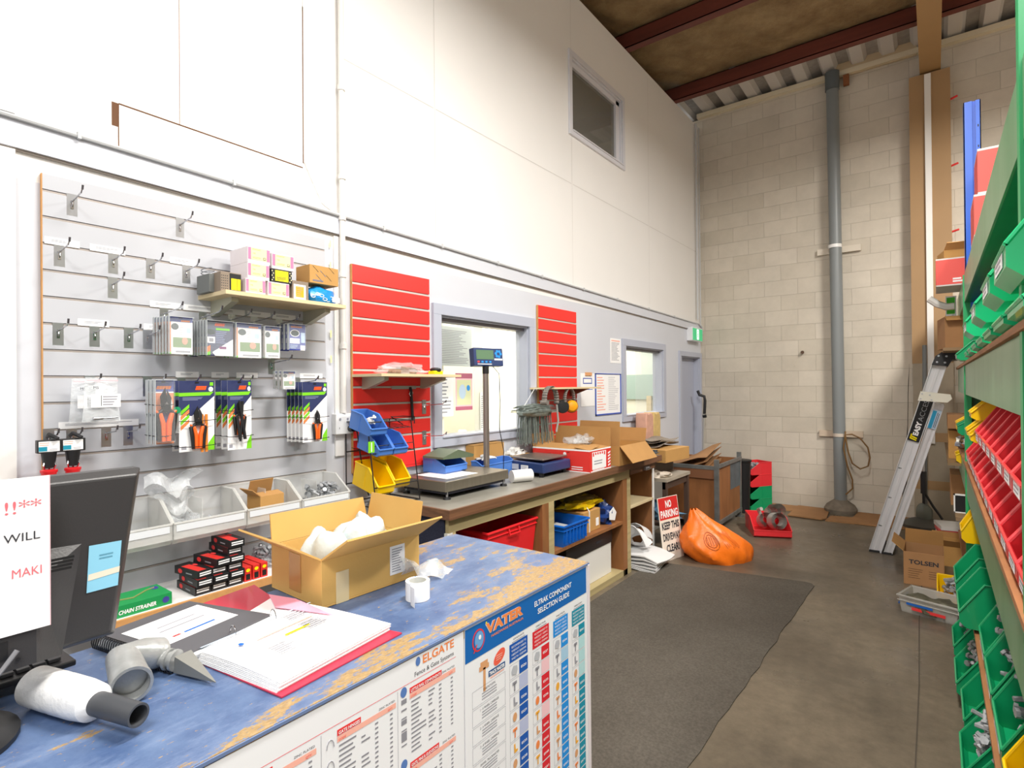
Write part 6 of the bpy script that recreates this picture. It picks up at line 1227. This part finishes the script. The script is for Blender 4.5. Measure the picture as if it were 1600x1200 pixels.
sk = lambda x, y: (lambda q: (q.y-.19, q.z-1.001))(onwall(x, y, -1.2595))
mm.poly(fr, [sk(135, 927), sk(184, 914), sk(190, 844), sk(139, 853)], mat('sticker_blue', '8CCBE4', .5), .0006); mm.poly(fr, [sk(137, 908), sk(186, 893), sk(187, 884), sk(138, 898)], mat('sticker_cream', 'E9DDC8', .5), .001)
a_ = sk(155, 875); mm.lines(fr, a_[0], a_[1], a_[0]+.024, a_[1]+.012, 2, mat('sticker_text', '5E9CB4', .5), .001); mm.obj('sticker', t, smooth=0)
mm = M(); mm.lathe([(.12, 0), (.12, .008), (.10, .014), (.03, .02)], BLACK, (-.0, -.06, 0), n=30); mm.box(-.02, .02, -.10, -.02, .01, .12, BLACK); mm.obj('stand', t)
t2 = thing('taped_notice', 'white paper notice taped on the back of the computer screen', 'paper', (-1.2225, .11, 1.02))
mm = M(); fr = F((0, -.11, -1.02), Yv, Zv, X); q0, q1 = onwall(78, 742, -1.2225), onwall(82, 935, -1.2225); mm.rect(fr, -.12, 1.175, q0.y, q0.z, WHITE, 0, .0012)
mm.obj('paper', t2, smooth=0)
mm = M(); pk = mat('salmon_text', 'E8707A', .6); r0 = q0.y
mm.text(fr, '!!**', r0-.012, 1.375, .03, pk, .0016, align='R', width=.05); mm.text(fr, 'WE WILL', r0-.014, 1.328, .020, INK, .0016, align='R', width=.085); mm.text(fr, 'MAKI', r0-.012, 1.268, .021, pk, .0016, align='R', width=.04); mm.rect(fr, r0-.0015, 1.175, r0, q0.z, PALEPK, .0013); mm.obj('notice_text', t2, smooth=0)
t = thing('docking_keyboard', 'black keyboard standing under the computer screen at the counter edge', 'keyboard', (-1.51, .27, 1.001), rz=-.0)
c = [onlevel(x, y, 1.03) for x, y in ((0, 1050), (92, 1020), (98, 1010), (40, 990))]
mm = M(); mm.prism([(-.05, .012), (.12, .022), (.12, .034), (-.05, .024)], 'y', -.45, .09, BLACK); mm.obj('key_base', t, smooth=0, bevel=.003)
mm = M()
for i in range(7):
    for j in range(4): mm.box(.10-.028*j-.02, .10-.028*j, .07-.024*i-.02, .07-.024*i, .034-.0017*j*1, .041-.0017*j, mat('key_grey', '2C2C2F', .5))
mm.obj('keys', t, smooth=0, bevel=.001); M().cyl((.09, .03, 0), (.09, .03, .022), .01, BLACK).obj('foot', t)
tag(M().lathe([(.055, 0), (.06, .012), (.05, .032), (.02, .044), (.004, .046)], mat('round_black', '3A3A3D', .4), n=30).obj('round_base', loc=(-1.315, .17, 1.001)), 'round dark object at the left picture edge of the counter', 'mouse')
mm = M(); mm.tube([(-1.22, .1, 1.2), (-1.2, .16, 1.13), (-1.21, .21, 1.12), (-1.215, .235, 1.15)], .004, mat('grey_cable', '77777B', .5)); tag(mm.obj('grey_cable'), 'thin grey cable plugged into the rear of the computer screen', 'cable')

# ================================================================== GREEN BIN RACK ON THE RIGHT
RX = .15; RY0, RY1 = 1.0, 4.46
t = thing('bin_rack', 'green painted steel bin rack along the right edge of the picture', 'rack', (.38, 2.7, 0)); gx, gy = .38, 2.7
def rk(name, x0, x1, y0, y1, z0, z1, m, bevel=.001): return M().box(x0-gx, x1-gx, y0-gy, y1-gy, z0, z1, m).obj(name, t, smooth=0, bevel=bevel)
for z0, z1, nm in ((2.08, 2.25, 'top'), (1.505, 1.685, 'upper'), (.87, 1.072, 'middle'), (.25, .362, 'bottom')):
    rk('shelf_beam', RX, RX+.006, RY0, RY1+1.35, z0, z1, RACKG); rk('beam_flange', RX+.006, RX+.085, RY0, RY1+.04, z0, z0+.006, RACKU)
for z in (1.685, 1.072, .362): rk('shelf_board', RX+.02, .62, RY0, RY1+.04, z-.004, z+.014, BROWNWOOD); rk('wood_edge', RX-.012, RX+.02, RY0, RY1+1.35, z, z+.018, BROWNWOOD)
rk('shelf_board', RX+.09, .62, RY0, RY1+.04, 2.15, 2.17, CARDD); rk('shelf_board', RX, .62, RY0, RY1, .045, .06, RACKU)
for y in (1.555, RY1): rk('post', RX-.006, RX+.03, y, y+.04, 0, 2.9 if y < 2 else 2.25, RACKPOST); rk('post', .60, .63, y, y+.04, 0, 2.25, RACKPOST)
rk('back_panel', .63, .64, RY0, RY1+.04, 0, 2.25, mat('rack_back_board', '6E5A41', .8, noise=.2, scale=3))
rk('end_panel', .16, .6, RY1+.042, RY1+.05, 0, 1.5, RACKU)
VOWEL = ''
def rbin2(kind, m, w, d, h, y, z, xf, label, group, bolt=0, sd=0, card=True, lip=.34):
    b2 = make_bin('rack_bin', label, w, d, h, m, (xf+d, y, z), PI, group, card=card, lip=lip, top=.76)
    if bolt: tag(bolts(w, d, h, int(bolt*3.4), sd, L=(.05, .10), r=.0085).obj('bolt_heap', loc=(xf+d, y, z), rz=PI), 'heap of galvanised bolts in the '+label.replace('green bin', 'green bin'), 'bolts', kind='stuff')
    return b2
place = lambda i, n: 'nearest to the viewer' if i == 0 else ('farthest along the rack' if i == n-1 else ORD[i]+' from the viewer')
n = 14
first = None
for i in range(n):
    y = 1.40+.222*i; lb = 'red bin in the lower row of the middle shelf, '+place(i, n)
    if first is None: first = rbin2('red', REDBIN, .208, .36, .19, y, 1.092, .148, lb, 'red bins, lower row')
    else: dup(first, (.148+.36, y, 1.092), label=lb)
n = 10
for i in range(n): dup(first, (.150+.36, 1.30+.222*i, 1.286), label='red bin in the upper row of the middle shelf, '+place(i, n), group='red bins, upper row')
for y, z, lb in ((3.52, 1.40, 'upper yellow bin at the far end of the red bins'), (3.60, 1.285-.0, 'lower yellow bin at the far end of the red bins'), (3.95, 1.285, 'yellow bin half hidden behind the other two at the far end')): rbin2('y', YELBIN, .18, .3, .105, y, z, .135, lb, 'yellow bins beside the red ones', card=False)
# green bins on the upper shelf
n = 7; first = None
for i in range(n):
    y = 1.46+.36*i; lb = 'shallow green bin on the upper shelf, '+place(i, n)
    if first is None: first = rbin2('g', GREENBIG, .27, .34, .075, y, 1.705, .125, lb, 'shallow green bins on the upper shelf', card=False)
    else: dup(first, (.125+.34, y, 1.705), label=lb)
n = 4; first = None
for i, y in enumerate((1.58, 1.98, 2.60, 3.30)):
    lb = 'deep bright green bin stacked on the shallow ones, '+place(i, n)
    if first is None: first = rbin2('G', GREENBIG, .27, .40, .2, y, 1.782, .112, lb, 'deep green bins on the upper shelf')
    else: dup(first, (.112+.40, y, 1.782), label=lb)
mm = M(); bolts(.3, .2, .1, 14, 77, L=(.04, .08), r=.01, mm=mm); tag(mm.obj('small_fittings', loc=(.36, 3.95, 1.705), rz=PI), 'loose small fittings on the upper shelf beyond the green bins', 'fittings', kind='stuff')
rbin2('g', GREENBIN, .2, .3, .11, 4.15, 1.705, .10, 'small green bin with yellow label at the far end of the upper shelf', None)
# bins under the middle shelf
for i, (y, m1, nb, lb) in enumerate(((1.72, YELBIN, 0, 'yellow bin nearest to the viewer below the middle shelf'), (2.03, YELBIN, 0, 'second yellow bin below the middle shelf'), (2.40, GREENBIN, 34, 'green bin just beyond the yellow ones below the middle shelf'), (2.78, GREENBIN, 50, 'green bin in the middle of the row below the middle shelf'), (3.14, GREENBIN, 26, 'green bin with a white card farther along below the middle shelf'))):
    rbin2('m', m1, .30 if i < 2 else .33, .38, .25 if i else .22, y, .381, .15, lb, 'bins below the middle shelf', bolt=nb, sd=60+i)
rbin2('m', GREENBIN, .32, .40, .22, 3.60, .40, .082, 'large empty green bin sticking out below the middle shelf, nearer one', 'large empty green bins')
rbin2('m', GREENBIN, .32, .40, .22, 3.98, .43, .078, 'large empty green bin sticking out below the middle shelf, farther one', 'large empty green bins')
rbin2('m', YELBIN, .2, .3, .2, 4.30, .64, .115, 'yellow bin at the far end below the middle shelf, in front of the blue post', None, card=False)
tag(M().box(-.16, .16, -.18, .16, 0, .046, GREENBIN).obj('plastic_tray', loc=(.34, 4.0, .381), smooth=0), 'green plastic tray under the farther large empty green bin', 'tray')
for i, (y, nb, lb) in enumerate(((2.42, 50, 'green bolt bin on the bottom shelf nearest to the viewer'), (2.80, 60, 'green bin heaped with long bolts on the bottom shelf'), (3.22, 0, 'empty green bin between bolt bins on the bottom shelf'), (3.58, 30, 'green bin with few bolts on the bottom shelf'), (4.05, 50, 'green bolt bin at the far end of the bottom shelf'))):
    rbin2('b', GREENBIN, .30, .36, .2, y, .062, .068 if i != 2 else .085, lb, 'green bins on the bottom shelf', bolt=nb, sd=90+i)
# blue rack behind
t = thing('pallet_rack', 'tall blue rack post and shelves behind the green bin rack', 'rack', (.5, 5.4, 0)); qx, qy = .5, 5.4
def bk(name, x0, x1, y0, y1, z0, z1, m): return M().box(x0-qx, x1-qx, y0-qy, y1-qy, z0, z1, m).obj(name, t, smooth=0, bevel=.001)
mm = M(); mm.box(.160-qx, .203-qx, 4.56-qy, 4.565-qy, 0, 3.36, RACKB); mm.box(.203-qx, .220-qx, 4.57-qy, 4.575-qy, 0, 3.36, mat('rack_blue_dark', '0F4FB8', .4)); mm.box(.220-qx, .245-qx, 4.56-qy, 4.565-qy, 0, 3.36, RACKB); mm.box(.16-qx, .165-qx, 4.56-qy, 4.64-qy, 0, 3.36, RACKB); mm.box(.24-qx, .245-qx, 4.56-qy, 4.64-qy, 0, 3.36, RACKB)
for k in range(24): mm.box(.229-qx, .235-qx, 4.5595-qy, 4.56-qy, .2+.13*k, .215+.13*k, INK)
mm.obj('post', t, smooth=0)
bk('post', .9, .98, 4.56, 4.64, 0, 3.36, RACKB); bk('post', .9, .98, 7.2, 7.28, 0, 3.3, RACKB)
for z in (2.27, 2.68, 1.22, .62): bk('shelf', .20, .95, 4.66, 7.2, z-.03, z, mat('rack_shelf_board', '8D7352', .7))
WC = mat('red_print_carton', 'E8534A', .5)
def redcarton(lb, x0, x1, y0, y1, z0, z1):
    w, d, h = x1-x0, y1-y0, z1-z0; o = thing('red_white_carton', lb, 'box', ((x0+x1)/2, (y0+y1)/2, z0), 0, 'red cartons on the blue rack')
    M().box(-w/2, w/2, -d/2, d/2, 0, h, mat('white_carton_board', 'D9D3CF', .6)).obj('carton_body', o, smooth=0, bevel=.001)
    mm = M(); f1 = FMY(-w/2, -d/2-.0006, 0); mm.rect(f1, 0, h*.05, w, h*.95, WC, 0); f2 = F((-w/2-.0006, d/2, 0), -Yv, Zv, -X); mm.rect(f2, 0, h*.05, d, h*.95, WC, 0)
    [mm.rect(f1, w*.30, h*(.12+.09*k), w*(.47-.02*k), h*(.12+.09*k)+h*.06, WHITE, .0006) for k in (0, 1)] if w > .25 else None
    mm.obj('carton_print', o, smooth=0)
redcarton('wide red and white carton on the blue rack beside the column', .012, .33, 5.05, 5.45, 2.272, 2.47)
redcarton('upper red carton on top of the green rack at its far end', .203, .42, 4.10, 4.42, 2.642, 2.90); redcarton('lower red carton under the upper one on top of the green rack', .184, .40, 4.08, 4.42, 2.402, 2.64)
carton('brown_carton', 'opened brown carton on top of the wide red carton', .2, .2, .08, (.14, 5.3, 2.473), .2, flaps=(('-y', 60, .08),), m=CARD)
tag(M().box(.20, .42, 4.08, 4.42, 2.171, 2.40, CARDD).obj('brown_carton', smooth=0), 'brown carton under the red cartons on top of the green rack', 'box')
t = thing('green_label_box', 'small white box with green label below the wide red carton', 'box', (.105, 5.42, 2.082)); M().box(-.035, .03, -.04, .04, 0, .155, WHITEP).obj('box_body', t, smooth=0); M().rect(FMY(-.035, -.041, 0), .006, .02, .055, .145, mat('bright_green_label', '3DBB28', .5), 0).obj('label', t, smooth=0)
tag(M().tube([(-.05, 0, .09), (.0, 0, .045), (.05, 0, .02), (.10, 0, .02)], .026, mat('white_pvc', 'D9D7D2', .4)).obj('pvc_elbow', loc=(.02, 5.3, 2.13)), 'white plastic pipe elbow below the wide red carton', 'pipe')
carton('brown_carton', 'brown carton hanging over the shelf edge below the white elbow', .12, .3, .24, (.10, 5.5, 1.84), .15, flaps=(('-y', 120, .07),), m=CARDD)
tag(M().box(.05, .95, 5.2, 7.1, 1.815, 1.838, MATS['rack_shelf_board']).obj('shelf_plank', smooth=0), 'timber plank carrying the brown carton behind the green rack', 'plank')
for (x0, x1, y0, z0, z1, nm, lb) in ((.075, .25, 5.5, 1.222, 1.33, 'a', 'brown carton on the far shelf level with the red bins'), (.08, .3, 5.6, .98, 1.2, 'b', 'brown carton hanging below the far shelf'), (.09, .3, 5.55, .62, .86, 'c', 'brown carton behind the white framed box')):
    tag(M().box(x0, x1, y0, y0+.4, z0, z1, CARDD if nm != 'b' else CARD).obj('brown_carton', smooth=0, bevel=.002), lb, 'box')
tag(M().box(.07, .95, 5.3, 7.1, .96, .98, MATS['rack_shelf_board']).obj('shelf_plank', smooth=0), 'timber plank under the middle brown carton of the far rack', 'plank')
make_bin('rack_bin', 'yellow bin on the far rack shelf below the blue goods', .2, .3, .16, YELBIN, (.42, 5.25, 1.222), PI, 'far bins', card=False)
make_bin('rack_bin', 'green bin of blue goods on the far rack shelf', .2, .3, .15, GREENBIN, (.42, 4.95, 1.222), PI, 'far bins', card=False)
make_bin('rack_bin', 'yellow bin with a shiny fitting on the far plank', .24, .32, .14, YELBIN, (.44, 5.42, .981), PI, 'far bins', card=False)
tag(M().blob((0, 0, 0), .06, .07, .05, CHROME, amp=.3, seed=2).obj('shiny_fitting', loc=(.19, 5.30, 1.10)), 'shiny chrome fitting lying in the far yellow bin', 'fitting')
t = thing('framed_tray', 'small dark tray with bright white edges at the end of the green rack', 'tray', (.135, 4.85, .70)); M().box(-.035, .035, -.01, .01, 0, .115, BLACK).obj('tray_face', t, smooth=0)
mm = M()
for a in ((-.042, -.034, -.006, .121), (.034, .04, -.006, .121), (-.042, .04, -.006, .002), (-.042, .04, .113, .121)): mm.box(a[0], a[1], -.016, .012, a[2], a[3], WHITEP)
mm.obj('tray_rim', t, smooth=0)
tag(M().box(.10, .4, 4.68, 5.2, .67, .695, MATS['rack_shelf_board']).obj('shelf_plank', smooth=0), 'short plank under the small white edged tray', 'plank')

# ------------------------------------------------------------------ ladder
t = thing('step_ladder', 'folded aluminium step ladder leaning against the end of the rack', 'ladder', (-.42, 6.2, 0)); lo_ = Vector((-.42, 6.2, 0))
def rail(name, pb, pt, w, th, m, dy=0, lip=True):
    pb = Vector(pb)-lo_+Vector((0, dy, 0)); pt = Vector(pt)-lo_+Vector((0, dy, 0)); ax = (pt-pb).normalized(); wv = ax.cross(Yv).normalized(); nv = ax.cross(wv).normalized()
    mm = M(); q = lambda p, a, c: p+wv*a+nv*c
    def bar(a0, a1, c0, c1): mm.add([q(p, a, c) for p in (pb, pt) for a in (a0, a1) for c in (c0, c1)], [(0, 1, 3, 2), (4, 6, 7, 5), (0, 4, 5, 1), (2, 3, 7, 6), (0, 2, 6, 4), (1, 5, 7, 3)], m)
    bar(-w/2, w/2, -.003, .003)
    if lip: bar(-w/2, -w/2+.006, -th, th); bar(w/2-.006, w/2, -th, th); bar(-w*.12, w*.12, -.006, .006)
    mm.obj(name, t, smooth=0, bevel=.001); return pb, pt, ax, wv, nv
y_b, y_t = 6.20, 5.62
A0 = pl(1368, 859, 2, 0); A1 = pl(1469, 566, 1, y_t); B0 = pl(1387, 866, 2, 0); B1 = pl(1468, 632, 1, y_t+.05)
A0.y = y_b; 
ra = rail('front_rail', A0, A1, .098, .014, ALU); rail('front_rail', A0, A1, .098, .014, ALU, dy=.42)
rb_ = rail('rear_rail', B0, B1, .066, .012, ALU); rail('rear_rail', B0, B1, .066, .012, ALU, dy=.36)
for k in range(1, 6):
    p = ra[0]+(ra[1]-ra[0])*(k/6.2); M().box(p.x-.04, p.x+.04, p.y+.0, p.y+.42, p.z-.012, p.z+.012, STEELD).obj('tread', t, smooth=0)
top = ra[1]; ax, wv = ra[2], ra[3]
mm = M(); mm.prism([(top.x-.055, top.z-.02), (top.x+.05, top.z-.035), (top.x+.075, top.z+.015), (top.x+.16, top.z+.03), (top.x+.16, top.z+.075), (top.x+.01, top.z+.08), (top.x-.03, top.z+.05)], 'y', top.y-.03, top.y+.46, BLACK)
for dx, dz in ((-.02, .0), (.03, -.005), (-.01, .05), (.04, .045)): mm.cyl((top.x+dx, top.y-.033, top.z+dz), (top.x+dx, top.y-.029, top.z+dz), .008, STEEL)
mm.obj('top_cap', t, smooth=0, bevel=.004)
pc = pl(1441, 619, 1, y_t+.0)-lo_
mm = M(); mm.prism([(pc.x-.03, pc.z-.035), (pc.x+.16, pc.z-.05), (pc.x+.19, pc.z-.02), (pc.x+.18, pc.z+.015), (pc.x-.01, pc.z+.04)], 'y', pc.y-.045, pc.y-.035, mat('hinge_plate_cream', 'D3D0C2', .4))
for dx, dz in ((.0, .02), (.05, .01), (-.01, -.02), (.06, -.03)): mm.cyl((pc.x+dx, pc.y-.048, pc.z+dz), (pc.x+dx, pc.y-.044, pc.z+dz), .006, STEEL)
mm.obj('hinge_plate', t, smooth=0)
pbm, ptm, ax, wv, nv = ra; n_ = nv if nv.y < 0 else -nv
pl0 = pbm+ax*((ptm-pbm).length*.625)
V_ = n_.cross(ax).normalized()
fr = F(pl0+n_*.0148, ax, V_, n_); Ls = (ptm-pbm).length*.22
mm = M(); mm.rect(fr, 0, -.042, Ls, .042, mat('label_black', '26282B', .4), 0, .001); mm.text(fr, 'EASY', .055, -.018, .05, WHITE, .0015, width=.13, bold=.05); mm.text(fr, 'ACCESS', .19, -.018, .05, mat('label_grey2', '9FA3A6', .4), .0015, width=Ls-.2)
for k in range(2): mm.poly(fr, [(.008+.018*k, -.02), (.02+.018*k, -.02), (.03+.018*k, .02), (.045+.018*k, .02), (.045+.018*k, .03), (.018+.018*k, .03)], INKYEL, .0015)
mm.obj('label', t, smooth=0)
pbm, ptm, ax, wv, nv = rb_; n_ = nv if nv.y < 0 else -nv; V_ = n_.cross(ax).normalized(); fr = F(pbm+ax*((ptm-pbm).length*.86)+n_*.0128, ax, V_, n_)
mm = M(); mm.rect(fr, 0, -.028, .17, .028, INKPALE, 0, .001); mm.rect(fr, .0, .0, .16, .026, mat('label_cyan', '2F9CC8', .4), .0015); mm.lines(fr, .01, -.024, .16, -.004, 2, INK, .0015); mm.obj('label', t, smooth=0)
for p in (ra[0], rb_[0]): M().box(p.x-.045, p.x+.04, p.y-.02, p.y+.45, -.0, .02, BLACK).obj('foot', t, smooth=0)

# ------------------------------------------------------------------ floor things at the right
o = carton('lettered_carton', 'open brown carton lettered TOLSEN on the floor before the ladder', .255, .34, .255, (-.085, 5.53, 0), 0, flaps=(('+y', -12, .12), ('-x', 50, .10)), m=mat('plain_brown_card', 'AE8257', .85, noise=.08, scale=5))
mm = M(); f1 = FMY(-.1275, -.1706, 0); mm.text(f1, 'TOLSEN', .128, .165, .045, INK, .0005, width=.185, bold=.035, align='C'); mm.lines(f1, .03, .05, .13, .135, 5, mat('print_brown', '6B4F38', .8), .0005, h=.2); mm.lines(f1, .16, .06, .23, .13, 4, MATS['print_brown'], .0005, h=.2); mm.obj('carton_print', o, smooth=0)
carton('brown_carton', 'open brown carton on the floor behind the lettered one', .28, .36, .17, (.09, 6.25, 0), -.05, flaps=(('-y', 40, .08), ('+y', 5, .05)))
for k, (c, lb) in enumerate((('C9C4BD', 'grey magazine bundle, lowest on the brown floor carton'), ('C84A4A', 'red edged magazine bundle, second on the brown floor carton'), ('DAD7D2', 'pale magazine bundle, topmost on the brown floor carton'))):
    tag(M().box(-.11, .11, -.14, .14, 0, .035, mat('bundle_%d' % k, c, .6)).obj('magazine_bundle', loc=(.10+.006*k, 6.62, .001+.0355*k+.15), rz=.1*k, smooth=0), lb, 'magazines')
tag(M().box(-.12, .12, -.15, .15, 0, .15, CARDD).obj('brown_carton', loc=(.10, 6.62, 0), smooth=0), 'closed brown carton under the magazine bundles', 'box')
t = thing('clear_storage_tub', 'clear plastic storage tub with blue handles and chains on the floor', 'tub', (-.02, 4.77, 0)); CT2 = mat('clear_tub_plastic', 'C9C6BE', .25, alpha=.5, spec=.7)
tub('clear_tub', 'x', .34, .26, .115, CT2, (0, 0, 0), handle=False)
tb = [o for o in bpy.data.objects if o.name.startswith('clear_tub') and o.type == 'EMPTY'][0]
for c in kids(tb): c.parent = t
bpy.data.objects.remove(tb); t.rotation_euler[2] = -.28
M().tube([(-.17, -.05, .09), (-.19, -.05, .03), (-.19, .05, .03), (-.17, .05, .09)], .006, INKBLUE).obj('handle', t); M().rect(F((-.12, -.131, .0), X, Zv, -Yv), .03, .03, .22, .05, INKRED, .002).rect(F((-.12, -.131, .0), X, Zv, -Yv), .0, .06, .15, .075, INKBLUE, .002).obj('print', t, smooth=0)
mm = M(); mm.blob((0, 0, 0), .13, .1, .05, mat('chain_olive', '6D6A58', .5, metal=.4, noise=.4, scale=30), amp=.3, seed=3, n=20); tag(mm.obj('chain_heap', loc=(-.02, 4.77, .02)), 'heap of chains and hooks inside the clear floor tub', 'chain', kind='stuff')
make_bin('floor_bin', 'yellow bin of bolts on the floor right of the lettered carton', .2, .3, .15, YELBIN, (.10, 5.24, 0), -PI/2, None, cat='bin', card=False)
tag(bolts(.16, .26, .14, 30, 99, L=(.05, .09), r=.008).obj('bolt_heap', loc=(.10, 5.24, .02), rz=-PI/2), 'bolts heaped in the yellow floor bin', 'bolts', kind='stuff')

# print on the orange bag, a badge ring and pale strokes following its side
BG = bpy.data.objects['orange_bag']; me = BG.data; mm = M(); pr_ = mat('bag_print_brown', '9A4A12', .5)
def bagpt(u, v):
    p = bagf(u, v); n = Vector((p[0]+.22*v, p[1], .25)).normalized(); return (p[0]+n.x*.006, p[1]+n.y*.006, p[2]+n.z*.004)
for (uc, vc, ru, rv) in ((.74, .45, .035, .14), (.74, .45, .025, .10)): mm.tube([bagpt(uc+ru*math.cos(a), vc+rv*math.sin(a)) for a in [k*PI/8 for k in range(16)]], .0022, pr_, n=4, closed=True)
for k in range(5): mm.tube([bagpt(.72+.012*k, .38), bagpt(.725+.012*k, .52)], .002, pr_, n=4)
for k in range(9): mm.tube([bagpt(.80+.012*k, .30+.02*(k % 3)), bagpt(.805+.012*k, .62-.03*(k % 2))], .0012, pr_, n=4)
mm.obj('bag_print', BG)
